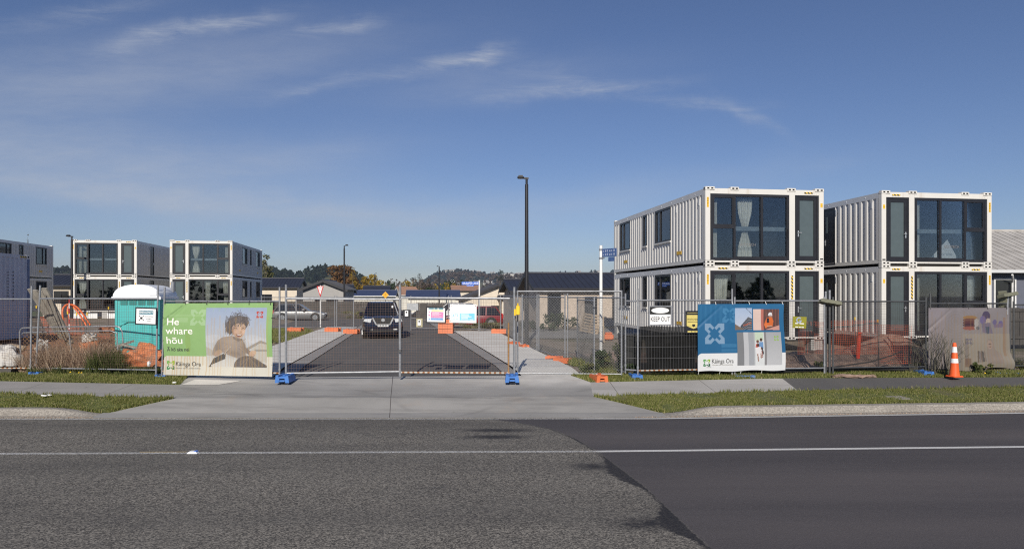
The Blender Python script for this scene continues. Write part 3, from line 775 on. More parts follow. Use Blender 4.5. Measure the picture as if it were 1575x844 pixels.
# ================================================================ FENCES
def fence_panel(p0, p1, label, height=2.0, post=.32, wire='wire_rust', frame='galv', style='weld', group='temporary mesh fence panels along the footpath', top=None, bottom=.16, rail_mat=None, name='mesh_fence', lean=(0, 0), sp=.066, posts=(1, 1), wr=.0022, bz=None):
    p0 = Vector(p0); p1 = Vector(p1); d = p1 - p0; Lh = math.hypot(d.x, d.y)
    rz = math.atan2(d.y, d.x); dz = d.z
    t = thing(name, label, 'fence', (p0.x, p0.y, p0.z), rz, group)
    H = height
    for i, (x, ln) in enumerate(((0, lean[0]), (Lh, lean[1]))):
        if not posts[i]: continue
        q = MB(); zz = dz * (x / Lh)
        q.tube([(x, 0, zz + .0), (x + ln, 0, zz + H + post)], .024, 10)
        q.disc((x + ln, 0, zz + H + post), (0, 0, 1), .026, 10, 0, .012)
        q.tube([(x, 0, zz + .22), (x, 0, zz + .27)], .032, 10)
        q.build('post', frame, t, True)
    q = MB(); q.tube([(lean[0] * .85, 0, H), (Lh + lean[1] * .85, 0, H + dz)], .022, 8); q.build('top_rail', frame, t, True)
    q = MB(); q.tube([(0, 0, bottom), (Lh, 0, bottom + dz)], .019, 8); q.build('bottom_rail', rail_mat or frame, t, True)
    w = MB(); z0, z1 = bottom, H
    if style == 'weld':
        n = int(Lh / sp)
        for i in range(1, n):
            x = Lh * i / n; k = dz * i / n; o = .006 * math.sin(i * .9)
            w.tube([(x, o, z0 + k), (x + .01 * mnoise.noise(Vector((x * 3, p0.x, 0))), .012 * mnoise.noise(Vector((x, 1, p0.x))), (z0 + z1) / 2 + k), (x, o, z1 + k)], wr, 4, 0, False)
        n = int((z1 - z0) / (sp * 1.05))
        for i in range(1, n):
            z = z0 + (z1 - z0) * i / n
            w.tube([(Lh * j / 4, .012 * mnoise.noise(Vector((Lh * j / 4, z, p0.x))), z + dz * j / 4 + .008 * mnoise.noise(Vector((j, z * 2, 5)))) for j in range(5)], wr, 4, 0, False)
    elif style == 'strong':
        n = int(Lh / .075)
        for i in range(1, n):
            x = Lh * i / n; w.tube([(x, 0, z0), (x, 0, z1)], .0026, 4, 0, False)
        for z in [z0 + .02 + .3 * i for i in range(7)]:
            w.tube([(0, 0, z), (Lh, 0, z + dz)], .004, 4, 0, False)
    else:
        s_ = .075
        k = -int((z1 - z0) / s_)
        while k * s_ < Lh:
            for sg in (1, -1):
                xa, xb = k * s_, k * s_ + (z1 - z0)
                za, zb = z0, z1
                if xa < 0: za = z0 + (0 - xa); xa = 0
                if xb > Lh: zb = z1 - (xb - Lh); xb = Lh
                if xb - xa > .02:
                    if sg > 0: w.tube([(xa, .003, za + dz * xa / Lh), (xb, .003, zb + dz * xb / Lh)], wr, 4, 0, False)
                    else: w.tube([(Lh - xa, -.003, za + dz * (Lh - xa) / Lh), (Lh - xb, -.003, zb + dz * (Lh - xb) / Lh)], wr, 4, 0, False)
            k += 1
    w.build('wire_mesh', wire, t)
    return t
def foot_block(loc, rz, label, mat='blue_plastic', group='blue plastic fence feet', sc=1.0):
    t = tag(MB().build('fence_block', mat), label, 'fence block', group)
    m = MB(Matrix.Scale(sc, 4))
    # two long skids, a stepped deck with handle slots, two post sockets
    for sx in (-1, 1):
        m.prism([(sx * .19, 0), (sx * .09, 0), (sx * .07, .10), (sx * .10, .19), (sx * .165, .19)][::sx], -.33, .33)
    m.box(-.10, .10, -.31, .31, .115, .165)
    m.box(-.07, .07, -.33, -.25, .03, .075)
    m.box(-.07, .07, .25, .33, .03, .075)
    for y in (-.12, .0, .12): m.tube([(0, y, .16), (0, y, .195)], .045, 10)
    m.box(-.172, -.09, -.335, -.2, .192, .205); m.box(.09, .172, .2, .335, .192, .205)
    o = m.build('x', mat); t.data = o.data; bpy.data.objects.remove(o)
    t.location = loc; t.rotation_euler = (0, 0, rz); t.data.name = 'fence_block'
    return t
P_a, P_b, P_c, P_d, P_e, P_f = g(-60, 574.5), g(50, 575), g(243, 578.5), g(251, 580), g(431, 583), g(440, 584)
fence_panel(g(-140, 574), g(47, 575), 'galvanised mesh fence panel at the left edge, in front of the grey storage container', height=2.05, post=.35, lean=(0, .03), rail_mat='rust_band')
fence_panel(g(55, 574.5), g(240, 578), 'galvanised mesh fence panel in front of the turquoise portable toilet and dry weeds', height=2.06, post=.36, lean=(.14, .06), rail_mat='galv')
fence_panel(g(249, 580), g(430, 583), 'galvanised fence panel carrying the green banner', height=2.0, post=.36, lean=(.08, 0), rail_mat='rust_band')
GA, GB, GC = g(440, 584), g(617, 582.5), g(784, 583)
def gate(p0, p1, label, rail_mat, tall, rust=False):
    d = p1 - p0; Lh = math.hypot(d.x, d.y); t = thing('mesh_gate', label, 'gate', p0, math.atan2(d.y, d.x), 'pair of wide mesh gates across the driveway')
    for x, mt, r, z0 in ((0, 'galv', .03, .0), (Lh - .03, 'rust' if rust else 'galv', .022 if rust else .034, .05)):
        if x == 0 and tall == 2: continue
        q = MB(); q.tube([(x, 0, z0), (x, 0, 2.42 if not (rust and x) else 1.45)], r, 12)
        if not (rust and x): q.disc((x, 0, 2.42), (0, 0, 1), r * 1.06, 12, 0, .015)
        q.build('post', mt, t, True)
    zt = 2.07 if tall == 1 else 2.09
    q = MB(); q.tube([(0, 0, zt), (Lh, 0, zt - .02)], .029, 10); q.build('top_rail', 'galv', t, True)
    q = MB(); q.tube([(0, 0, .17), (Lh, 0, .19 if tall == 1 else .16)], .024, 8); q.build('bottom_rail', rail_mat, t, True)
    w = MB(); n = int(Lh / .066)
    for i in range(1, n):
        x = Lh * i / n; w.tube([(x, 0, .17), (x + .012 * mnoise.noise(Vector((x * 2, 3, tall))), .015 * mnoise.noise(Vector((x, 1, tall))), 1.1), (x, 0, zt)], .0023, 4, 0, False)
    for i in range(1, 29):
        z = .17 + (zt - .17) * i / 29; w.tube([(Lh * j / 4, .015 * mnoise.noise(Vector((j, z, tall))), z + .01 * mnoise.noise(Vector((j, z * 2, tall)))) for j in range(5)], .0023, 4, 0, False)
    w.build('wire_mesh', 'wire_rust', t)
    if tall == 1:
        q = MB(); x = Lh - .03
        for k in range(7):
            a = k / 7 * 2 * math.pi; q.tube([(x + .05 * math.cos(a), .05 * math.sin(a), .80 - .01 * k), (x + .05 * math.cos(a + .9), .05 * math.sin(a + .9), .79 - .01 * k)], .012, 6)
        q.box(x - .03, x + .03, -.09, -.055, .68, .76); q.build('chain_lock', 'galv_dark', t)
    return t
gate(GA, GB, 'left leaf of the wide mesh gate, in front of the dark car', 'galv', 1)
gate(GB, GC, 'right leaf of the wide mesh gate, hung with two white signs, rust banded bottom rail', 'rust_band', 2, True)
tp = g(791, 581)
q = MB(); q.tube([(0, 0, .0), (0, 0, 2.36)], .032, 12); q.disc((0, 0, 2.36), (0, 0, 1), .034, 12, 0, .015)
for z in (.35, 1.55): q.tube([(0, 0, z), (0, 0, z + .06)], .042, 12)
o = tag(q.build('gate_post', 'galv', None, True), 'galvanised upright post at the right end of the wide gate', 'post'); o.location = tp
# taller chain-wire leaf swung against the right of the drive
a, b = g(796, 576.5), g(956, 578); b = Vector((b.x, b.y, 0))
fence_panel(a, b, 'tall chain link gate leaf with brown top rail, right of the driveway', height=2.26, post=.02, wire='wire_grey', style='chain', bottom=.05, wr=.0018)
fence_panel(g(962, 577.5), g(979, 578.5), 'short gap panel between the chain link leaf and the keep out panel', height=2.0, post=.28, wire='wire_grey', style='strong', posts=(0, 0))
fence_panel(g(981, 579), g(1126, 576.5), 'mesh fence panel with black shade cloth and a keep out sign', height=2.02, post=.30, wire='wire_mid', style='strong', rail_mat='rust_band')
fence_panel(g(1130, 576.5), g(1268, 574.5), 'mesh fence panel behind the blue banner', height=2.0, post=.1, wire='wire_dark', frame='galv')
fence_panel(g(1281, 574.3), g(1424, 572.2), 'dark mesh fence panel in front of the rubble and orange netting', height=1.98, post=.12, wire='wire_dark', frame='galv_dark')
fence_panel(g(1431, 572), g(1553, 571), 'dark mesh fence panel carrying the faded purple banner', height=1.92, post=.28, wire='wire_dark', frame='galv_dark')
fence_panel(g(1559, 571), g(1720, 569), 'dark mesh fence panel at the right edge beside the old house', height=1.88, post=.1, wire='wire_dark', frame='galv_dark')
for px, py, rz, lb in ((51, 576.5, .2, 'blue fence foot sunk in grass beside the leaning planks'), (246, 580.5, .1, 'blue fence foot in grass left of the green banner'), (434, 587.5, .12, 'blue fence foot on concrete at the left gate post'),
                       (787.5, 587, .05, 'blue fence foot on concrete at the right gate post'), (980, 580.5, .1, 'blue fence foot in grass below the keep out sign'), (1150, 578.5, 1.4, 'blue fence foot half hidden in grass under the blue banner'),
                       (1428, 575, .2, 'blue fence foot in grass just left of the traffic cone'), (1560, 574.5, 1.3, 'blue fence foot at the right end of the purple banner')):
    p = g(px, py); foot_block((p.x, p.y + .25, -.012 if py > 583 else (-.15 if rz > 1 else -.085)), rz * .3 if rz < 1 else rz, lb, sc=.92 if py > 583 else .80)
# tied shade cloth and dark netting
def cloth(name, mt, p0, p1, z0, z1, label, off=.03, n=30, wav=.03, seed=1):
    d = Vector(p1) - Vector(p0); Lh = math.hypot(d.x, d.y); t = MB(); nz = 14; vs = []
    for j in range(nz + 1):
        for i in range(n + 1):
            x = Lh * i / n; z = z0 + (z1 - z0) * j / nz
            z += .03 * mnoise.noise(Vector((x * 1.5, seed, 0))) * (1 if j in (0, nz) else .5)
            vs.append((x, off + wav * mnoise.noise(Vector((x * 1.7, z * 1.2, seed))), z))
    t._add(vs, [(j * (n + 1) + i, j * (n + 1) + i + 1, (j + 1) * (n + 1) + i + 1, (j + 1) * (n + 1) + i) for j in range(nz) for i in range(n)])
    o = t.build(name, mt, None, True); o.location = p0; o.rotation_euler = (0, 0, math.atan2(d.y, d.x))
    return tag(o, label, 'netting')
cloth('shade_cloth', 'shade_cloth', g(984, 578.5), g(1126, 576), .12, 1.32, 'black shade cloth tied behind the keep out fence panel', .035, wav=.05)
cloth('dark_netting', 'dark_net', g(1131, 576), g(1268, 574.2), .1, 1.98, 'thin dark netting behind the blue banner panel', .04, seed=4)
cloth('dark_netting', 'dark_net', g(1283, 574), g(1424, 572), .1, 1.95, 'thin dark netting on the panel before the rubble heap', .04, seed=5)
cloth('dark_netting', 'dark_net', g(1432, 571.6), g(1553, 570.6), .1, 1.88, 'thin dark netting behind the faded purple banner', .04, seed=6)
cloth('dark_netting', 'dark_net', g(1560, 570.6), g(1720, 568.6), .1, 1.8, 'thin dark netting on the panel at the right edge', .04, seed=7)
# black roll of netting lying along the fence foot
pts = [g(1075, 577), g(1140, 576), g(1200, 575.2), g(1262, 574.2), g(1330, 573.4), g(1400, 572.6), g(1480, 572), g(1552, 571.2)]
q = MB(); q.tube([(p.x, p.y + .12, .09 + .03 * math.sin(i * 2.1)) for i, p in enumerate(pts)], .055, 8)
tag(q.build('rolled_netting', 'pipe_black', None, True), 'black rolled netting lying along the foot of the right hand fence', 'netting')
q = MB(); q.tube([at(1262, 566, 19.4), at(1300, 562, 19.5), at(1340, 556, 19.6), at(1372, 546, 19.6), at(1388, 540, 19.6)], .018, 8)
tag(q.build('hose', 'pipe_black', None, True), 'black hose sagging across the rubble behind the fence', 'hose')

# chain-link side fence running up the lane
def P2(px, py): return g(px, py)
fence_panel(P2(962, 575.5), P2(873, 553.5), 'chain link fence panel beside the lane, nearest the street sign', height=2.08, post=.12, wire='wire_grey', style='chain', bottom=.06, group='chain link panels along the lane', wr=.0018)
fence_panel(P2(869, 553), P2(829, 541), 'middle chain link fence panel along the right of the lane', height=2.08, post=.1, wire='wire_grey', style='chain', bottom=.06, group='chain link panels along the lane', wr=.0019)
fence_panel(P2(826, 540.4), P2(804, 530.5), 'chain link fence panel beside the tall lamp post', height=2.08, post=.1, wire='wire_grey', style='chain', bottom=.06, group='chain link panels along the lane', wr=.002)
fence_panel(P2(803, 530.2), P2(775, 512), 'farthest chain link fence panel, end on to the view', height=2.08, post=.1, wire='wire_grey', style='chain', bottom=.06, group='chain link panels along the lane', wr=.0021)
fence_panel(P2(888, 551), P2(914, 572), 'loose chain link panel leaning beside the wooden pallet', height=2.0, post=.1, wire='wire_grey', style='chain', bottom=.05, group='chain link panels along the lane', wr=.0018)
for px, py, rz, lb, s_ in ((922, 583, .25, 'orange fence foot in grass under the chain link leaf', 1.0), (853, 555, 1.2, 'orange fence foot on the path edge below the pallet, left one', .95), (866, 558, 1.0, 'orange fence foot on the path edge below the pallet, right one', .95),
                       (806, 535.5, .3, 'orange fence foot at the base of the tall lamp post', .95), (790, 531, .6, 'orange fence foot behind the right gate post', .95)):
    p = g(px, py); foot_block((p.x, p.y + .2, -.01 if py < 570 else -.07), rz, lb, 'orange_plastic', 'orange plastic fence feet along the lane', s_ * .85)

# second fence across the lane
BK = 'mesh panels of the second fence across the lane'
def bp(px, py=507.5): return g(px, py)
fence_panel(bp(402, 506), bp(455, 507), 'far mesh panel left of the lane, leftmost of the second fence', group=BK, wire='wire_grey', post=.1, wr=.003, sp=.12)
fence_panel(bp(456, 507), bp(515, 508), 'far mesh panel in front of the silver car and give way sign', group=BK, wire='wire_grey', post=.12, wr=.003, sp=.12)
fence_panel(bp(518, 508.5), bp(544, 510.5), 'far mesh panel just left of the dark car', group=BK, wire='wire_grey', post=.1, wr=.003, sp=.12)
fence_panel(bp(632, 508), bp(690, 509), 'far mesh panel between the dark car and the orange blocks', group=BK, wire='wire_grey', post=.1, wr=.003, sp=.12)
fence_panel(bp(694, 509), bp(736, 510.5), 'far mesh panel behind the large white sign', group=BK, wire='wire_grey', post=.12, wr=.003, sp=.12)
fence_panel(bp(738, 510.5), bp(770, 511.5), 'far mesh panel in front of the red car', group=BK, wire='wire_grey', post=.12, wr=.003, sp=.12)
for px, py, rz, lb in ((455, 511, 1.4, 'far orange fence foot at the grass corner, left of the lane'), (512, 511, 1.4, 'far orange fence foot below the give way sign'), (541, 513.5, 1.4, 'far orange fence foot just left of the dark car'), (768, 513.5, 1.4, 'far orange fence foot below the red car')):
    p = g(px, py); foot_block((p.x, p.y, .03), rz, lb, 'orange_plastic', 'far orange fence feet', 1.25)
p = g(686, 513)
for k in range(3):
    foot_block((p.x, p.y, .03 + k * .263), 1.5, ('bottom', 'middle', 'top')[k] + ' orange block of the stack standing below the two white signs', 'orange_plastic', 'stack of orange blocks', 1.25)
# ================================================================ CONTAINER HOMES
CW, CD, CH = 4.80, 12.19, 2.90
def corr(m, y0, y1, z0, z1, mi=0, x_out=0.0, depth=.045, pitch=.345):
    """trapezoid steel corrugation running along y on the left face; x_out is the outer plane"""
    n = max(1, round((y1 - y0) / pitch)); p = (y1 - y0) / n; prof = []
    for k in range(n):
        b = y0 + k * p
        prof += [(b, 0), (b + .36 * p, 0), (b + .50 * p, 1), (b + .86 * p, 1)]
    prof.append((y1, 0))
    vs = []
    for y, f in prof: vs += [(x_out + f * depth, y, z0), (x_out + f * depth, y, z1)]
    m._add(vs, [(2 * i, 2 * i + 1, 2 * i + 3, 2 * i + 2) for i in range(len(prof) - 1)], mi)
SIDE_WIN = [(3.62, 5.5), (6.7, 7.25), (9.3, 11.0)]
def frame_rect(m, axis, c, a0, a1, z0, z1, w, t0, t1, mi=0):
    """rectangular frame: axis 'x' = in the front (x,z) plane at y t0..t1 ; 'y' = in side plane at x t0..t1"""
    for (u0, u1, v0, v1) in ((a0, a0 + w, z0, z1), (a1 - w, a1, z0, z1), (a0 + w, a1 - w, z0, z0 + w), (a0 + w, a1 - w, z1 - w, z1)):
        if axis == 'x': m.box(u0, u1, t0, t1, v0, v1, mi)
        else: m.box(t0, t1, u0, u1, v0, v1, mi)
def curtain_mb(mir, x0, x1, z0, z1, y, tied, seed):
    """gathered curtain; tied: 0 straight, 1 nipped in the middle (hourglass), 2 gathered towards the bottom"""
    m = MB(mir=mir); n, nz = 24, 12; cx = (x0 + x1) / 2; hw = (x1 - x0) / 2; vs = []
    for j in range(nz + 1):
        t = j / nz
        k = 1 if tied == 0 else (1 - .62 * math.exp(-((t - .47) / .22) ** 2) if tied == 1 else .45 + .55 * t ** .8)
        for i in range(n + 1):
            u = -1 + 2 * i / n
            vs.append((cx + u * hw * k, y + .035 * math.sin(i * 1.75 + seed), z0 + (z1 - z0) * t))
    m._add(vs, [(j * (n + 1) + i, j * (n + 1) + i + 1, (j + 1) * (n + 1) + i + 1, (j + 1) * (n + 1) + i) for j in range(nz) for i in range(n)])
    return m
def container_home(loc, rz, label, kind, mirror, upper, curtains, shade='white_steel', idtext='A005', sticker=False, side_shade=None, group='white container homes'):
    """kind 'A': long side with three windows; 'B': long side with a dark door near the front."""
    mir = CW if mirror else None
    t = thing('container_home', label, 'container home', loc, rz, group)
    side_shade = side_shade or shade
    nb = lambda: MB(mir=mir)
    sb = lambda: MB(mir=CW if mirror != (kind == 'B') else None)
    # frame
    m = nb()
    for x0, x1 in ((0, .20), (CW - .20, CW)):
        m.box(x0, x1, 0, .20, .13, CH - .13, 0, .012); m.box(x0, x1, CD - .2, CD, .13, CH - .13)
    m.box(3.38, 3.62, .012, .16, .13, CH - .13, 0, .01)
    m.box(.2, 3.378, .02, .16, 2.64, 2.84); m.box(3.622, CW - .2, .02, .16, 2.64, 2.84)
    m.box(.2, 3.378, .02, .16, .05, .115); m.box(3.622, CW - .2, .02, .16, .05, .115)
    m.box(.2, CW - .2, CD - .16, CD - .02, 2.64, 2.84); m.box(.2, CW - .2, CD - .16, CD - .02, .05, .2)
    for x0, x1 in ((.004, .12), (CW - .12, CW - .004)):
        m.box(x0, x1, .2, CD - .2, .05, .2)
    m.box(.12, CW - .12, .16, CD - .16, 2.78, 2.82)
    m.build('frame', shade, t)
    for x0, x1 in ((.002, .12), (CW - .12, CW - .002)):
        q = nb(); q.box(x0, x1, .2, CD - .2, 2.62, 2.835)
        for k in range(9): q.disc((x0 if x0 < 1 else x1, 1 + k * 1.25, 2.73), (1, 0, 0), .03, 8, 1, .012)
        q.build('roof_rail', ['rail_steel' if shade == 'white_steel' else shade, 'white_plastic'], t)
    q = nb(); q.box(.15, CW - .15, .17, CD - .17, .02, .05); q.box(.16, CW - .16, .1, .165, -.06, .04); q.build('underframe', 'dark_gap', t)
    # corner castings and lifting lugs
    def casting(x0, x1, z0, z1, y0=-.012, y1=.19, back=False):
        q = nb(); q.box(x0, x1, y0, y1, z0, z1, 0, .012)
        w = x1 - x0; yy = y0 if not back else y1
        for fx in ((.3, .72) if w > .25 else (.5,)):
            xx = x0 + w * fx
            q.box(xx - .042, xx + .042, yy - .003, yy + .02 if not back else yy + .003, (z0 + z1) / 2 - .028, (z0 + z1) / 2 + .028, 1)
        if x0 < .05: q.box(x0 - .003, x0 + .02, .05, .15, (z0 + z1) / 2 - .03, (z0 + z1) / 2 + .03, 1)
        q.build('corner_casting', [shade, 'hole_dark'], t)
    for z0, z1 in ((0, .125), (CH - .125, CH)):
        casting(-.004, .37, z0, z1); casting(1.0, 1.34, z0, z1); casting(3.28, 3.64, z0, z1); casting(CW - .37, CW + .004, z0, z1)
        casting(-.004, .22, z0, z1, CD - .2, CD + .01, True); casting(CW - .22, CW + .004, z0, z1, CD - .2, CD + .01, True)
    # long sides
    q = sb(); y0 = .2
    if kind == 'A':
        for a, b in SIDE_WIN:
            corr(q, y0, a - .05, .2, 2.62); corr(q, a - .05, b + .05, .2, 1.08); y0 = b + .05
        corr(q, y0, CD - .2, .2, 2.62)
    else:
        corr(q, .2, 3.02, .2, 2.62); corr(q, 3.98, CD - .2, .2, 2.62)
    q.build('side_panel', 'panel_white' if side_shade == 'white_steel' else side_shade, t)
    q = sb(); q.box(CW - .05, CW - .02, .2, CD - .2, .2, 2.62)
    q.build('side_panel', 'panel_white' if side_shade == 'white_steel' else side_shade, t)
    q = nb(); q.box(.2, CW - .2, CD - .06, CD - .03, .2, 2.64); q.build('end_panel', side_shade, t)
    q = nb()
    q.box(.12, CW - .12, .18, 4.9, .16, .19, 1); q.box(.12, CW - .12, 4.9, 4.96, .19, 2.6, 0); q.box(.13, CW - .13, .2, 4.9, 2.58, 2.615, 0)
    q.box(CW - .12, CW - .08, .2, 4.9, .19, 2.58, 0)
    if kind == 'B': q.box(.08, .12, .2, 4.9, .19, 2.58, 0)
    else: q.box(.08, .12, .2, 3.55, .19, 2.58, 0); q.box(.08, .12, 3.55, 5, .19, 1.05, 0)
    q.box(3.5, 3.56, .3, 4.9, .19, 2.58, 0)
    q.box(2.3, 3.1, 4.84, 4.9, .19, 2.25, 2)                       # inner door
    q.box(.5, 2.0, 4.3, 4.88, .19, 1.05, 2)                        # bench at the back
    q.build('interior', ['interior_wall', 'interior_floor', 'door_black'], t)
    if kind == 'A':
        for a, b in SIDE_WIN:
            q = sb(); frame_rect(q, 'y', 0, a, b, 1.14, 2.60, .075, .0, .09)
            wide = b - a > 1
            if wide: q.box(.0, .085, b - .62, b - .54, 1.215, 2.525)
            f = q.build('window', 'black_frame', t)
            q = sb(); q.box(.045, .052, a + .07, b - .07, 1.21, 2.53); q.build('pane', 'window_glass', f)
            q = sb(); q.box(-.045, .09, a - .06, b + .06, 1.075, 1.138); q.build('sill', shade, f)
    else:
        q = sb(); frame_rect(q, 'y', 0, 3.02, 3.98, .12, 2.62, .07, .0, .1); q.box(.03, .07, 3.09, 3.91, .19, 2.55)
        f = q.build('door', 'door_black', t)
        q = sb(); q.box(.022, .03, 3.62, 3.74, 1.55, 2.25); q.build('pane', 'frosted_glass', f)
        q = sb(); q.tube([(.03, 3.78, 1.15), (-.04, 3.78, 1.15), (-.04, 3.66, 1.15)], .014, 8); q.box(.02, .032, 3.75, 3.82, 1.0, 1.25); q.build('handle', 'chrome', f)
    for yy in (.55, 2.9):
        q = sb(); q.box(-.012, .0, yy, yy + .09, 2.25, 2.5); q.build('vent', 'rail_steel', t)
    # big front window ------------------------------------
    wx0, wx1, wz0, wz1 = .215, 3.375, .118, 2.638
    q = nb(); frame_rect(q, 'x', 0, wx0, wx1, wz0, wz1, .10, .01, .13)
    q.box(1.13, 1.21, .012, .12, wz0 + .1, wz1 - .1); q.box(2.22, 2.31, .0, .12, wz0 + .1, wz1 - .1)
    q.box(wx0 + .1, 1.13, .012, .12, 1.33, 1.44)
    frame_rect(q, 'x', 0, wx0 + .1, 1.13, 1.44, wz1 - .1, .05, .02, .1)
    q.box(2.31, wx1 - .1, .02, .1, wz0 + .1, wz0 + .17); q.box(1.21, 2.22, .03, .11, wz0 + .1, wz0 + .15)
    f = q.build('sliding_window', 'black_frame', t)
    q = nb()
    for a, b, c, d in ((wx0 + .1, 1.13, wz0 + .1, 1.33), (wx0 + .15, 1.08, 1.49, wz1 - .15), (1.21, 2.22, wz0 + .15, wz1 - .1), (2.31, wx1 - .1, wz0 + .17, wz1 - .1)):
        q.box(a, b, .062, .070, c, d)
    q.build('pane', 'window_glass', f)
    q = nb(); q.box(3.30, 3.33, -.03, .01, 1.0, 1.32); q.box(3.29, 3.34, -.012, .012, .92, .98); q.build('handle', 'black_frame', f)
    for i, (a, b, c, d, ti) in enumerate(curtains):
        curtain_mb(mir, a, b, c, d, .30, ti, i).build('curtain', 'curtain', f)
    if upper:
        q = nb(); q.box(1.21, wx1 - .1, .18, .21, 1.26, 1.42); q.build('guard_rail', 'rail_glass', f)
    # front door -------------------------------------------
    q = nb(); frame_rect(q, 'x', 0, 3.625, 4.585, .118, 2.638, .07, .01, .13); frame_rect(q, 'x', 0, 3.695, 4.515, .19, 2.57, .12, .03, .11)
    f = q.build('door', 'black_frame', t)
    q = nb(); q.box(3.81, 4.40, .06, .07, .30, 2.46); q.build('pane', 'frosted_glass', f)
    q = nb(); q.tube([(3.755, .03, 1.2), (3.755, -.035, 1.2), (3.87, -.035, 1.2)], .012, 8); q.box(3.735, 3.775, .018, .031, 1.05, 1.28); q.build('handle', 'chrome', f)
    # markings
    hz = [(4.0, 4.34, 2.70, 2.755)] + ([] if upper else [(.52, .88, 2.70, 2.755), (3.46, 3.53, 1.55, 2.46)])
    for a, b, c, d in hz:
        q = nb(); q.box(a, b, .004 if a < 3.46 or a > 3.6 else .006, .021, c, d); q.build('hazard_stripe', 'hazard_stripe', t)
    def plate(x0, x1, z0, z1, txt, vertical):
        q = nb(); q.box(x0, x1, -.005, .002, z0, z1); pl = q.build('number_plate', 'yellow_paint', t)
        q = MB(); cx = (x0 + x1) / 2; cx = (CW - cx) if mirror else cx
        if vertical:
            hh = (z1 - z0) / len(txt)
            for k, chx in enumerate(txt): q.text(chx, .095, T(cx, -.007, z1 - hh * (k + .5)))
        else: q.text(txt, .085, T(cx, -.007, (z0 + z1) / 2))
        q.build('lettering', 'black_print', pl)
    plate(.055, .135, 2.12, 2.50, idtext, True); plate(4.655, 4.745, 2.18, 2.34, '\u2013\u2013', False)
    if kind == 'A':
        for yy in (2.35, 9.75):
            q = sb(); q.box(-.006, .0, yy, yy + .55, .48, .62); pl = q.build('yellow_label', 'yellow_paint', t)
    if upper:
        q = nb(); q.box(4.64, 4.77, -.004, .002, .17, .22); q.build('maker_plate', 'black_print', t)
    if sticker:
        q = MB(); cx = 1.72 if not mirror else CW - 1.72
        q.text('ECOTECH', .14, T(cx, .055, .72)); q.build('window_sticker', 'print_grey', t)
        if sticker == 2:
            q = MB(); q.prism([(CW - 2.25, .3), (CW - 1.05, .3), (CW - 1.5, 1.05)], .55, .58); q.build('reflection_sheet', 'trim_white', t)  # white triangle behind the glass stands in for a reflection on the pane
    return t
AZ = math.atan2(787.5 - 645, 1050)                       # right hand row follows the lane
def base_of(px, py_top, scale_z, d): return at(px, py_top, d)
# right pair
r1 = at(1085, 405, 25.7); r1.z = 3.345
rdir = Vector((math.cos(AZ), math.sin(AZ), 0))
r2 = r1 + rdir * 7.23
HG = [(1.42, 2.0, .22, 2.5, 1), (.34, .58, .25, 2.45, 0)]
home_r1u = container_home(r1, AZ, 'upper white container home of the nearest stack, one curtain tied at mid height', 'A', False, True, HG, sticker=1)
home_r1l = container_home(r1 - Vector((0, 0, 2.905)), AZ, 'lower white container home behind the blue banner', 'A', False, False, [(.38, 1.02, .3, 2.48, 2)], idtext='A005')
home_r2u = container_home(r2, AZ, 'upper white container home at the right, white triangular sheet inside its window', 'B', True, True, [(.28, .78, .25, 2.42, 2), (2.95, 3.22, .2, 2.5, 0)], sticker=2)
home_r2l = container_home(r2 - Vector((0, 0, 2.905)), AZ, 'lower white container home at the right, behind the rubble and purple banner', 'B', True, False, [(.34, .98, .3, 2.48, 2), (2.95, 3.22, .2, 2.5, 0)], idtext='A061')
# left group
AL = R(9.3)
l2 = at(261, 424, 55.0); l1 = at(110.5, 424, 54.3)
home_l2u = container_home(l2, AL, 'upper white container home behind the green banner, three windows along its shaded side', 'A', True, True, [(.3, .62, .25, 2.4, 0), (2.6, 3.15, .2, 2.5, 1)])
home_l2l = container_home(l2 - Vector((0, 0, 2.905)), AL, 'lower white container home behind the top of the green banner', 'A', True, False, [(.35, .8, .3, 2.45, 2), (1.75, 2.2, .2, 2.5, 2)])
home_l1u = container_home(l1, AL, 'upper white container home above the portable toilet, curtains at its left window', 'B', False, True, [(.33, .66, .22, 2.5, 2), (.68, 1.02, .22, 2.5, 2)])
home_l1l = container_home(l1 - Vector((0, 0, 2.905)), AL, 'lower white container home left of the portable toilet, orange pipes in front', 'B', False, False, [(.36, .95, .3, 2.48, 1)])
# far left stack: its back right corner shows at 82 px
br = at(82, 428, 61.0)
l3 = br - Vector((-math.sin(AL), math.cos(AL), 0)) * CD - Vector((math.cos(AL), math.sin(AL), 0)) * CW
home_l3u = container_home(l3, AL, 'upper grey shaded container home at the far left, behind the storage container', 'A', True, True, [], group='white container homes')
home_l3l = container_home(l3 - Vector((0, 0, 2.905)), AL, 'lower shaded container home at the far left, mostly hidden by the storage container', 'A', True, False, [], group='white container homes')
# concrete blocks they stand on
def blocks(base, rz, what, dz):
    for i, (lx, ly) in enumerate(((.25, .3), (2.4, .3), (4.55, .3), (.25, 11.9), (4.55, 11.9), (.25, 6), (4.55, 6))):
        p = Matrix.Translation(base) @ RZ(rz) @ Vector((lx, ly, 0)); gz = ground_z(p.x, p.y)
        h = base.z - gz + .02
        if h < .05: continue
        m = MB(); m.box(-.24, .24, -.24, .24, -h - .05, 0, 0, .015)
        o = m.build('concrete_block', 'concrete_block'); o.location = p; o.rotation_euler = (0, 0, rz)
        tag(o, 'square concrete block under the corners of the ' + what, 'block', 'concrete blocks under the ' + what)
blocks(r1 - Vector((0, 0, 2.905)), AZ, 'nearest container stack', .45)
blocks(r2 - Vector((0, 0, 2.905)), AZ, 'right container stack', .45)
blocks(l1 - Vector((0, 0, 2.905)), AL, 'container stack left of the toilet', .4)
blocks(l2 - Vector((0, 0, 2.905)), AL, 'container stack behind the green banner', .4)
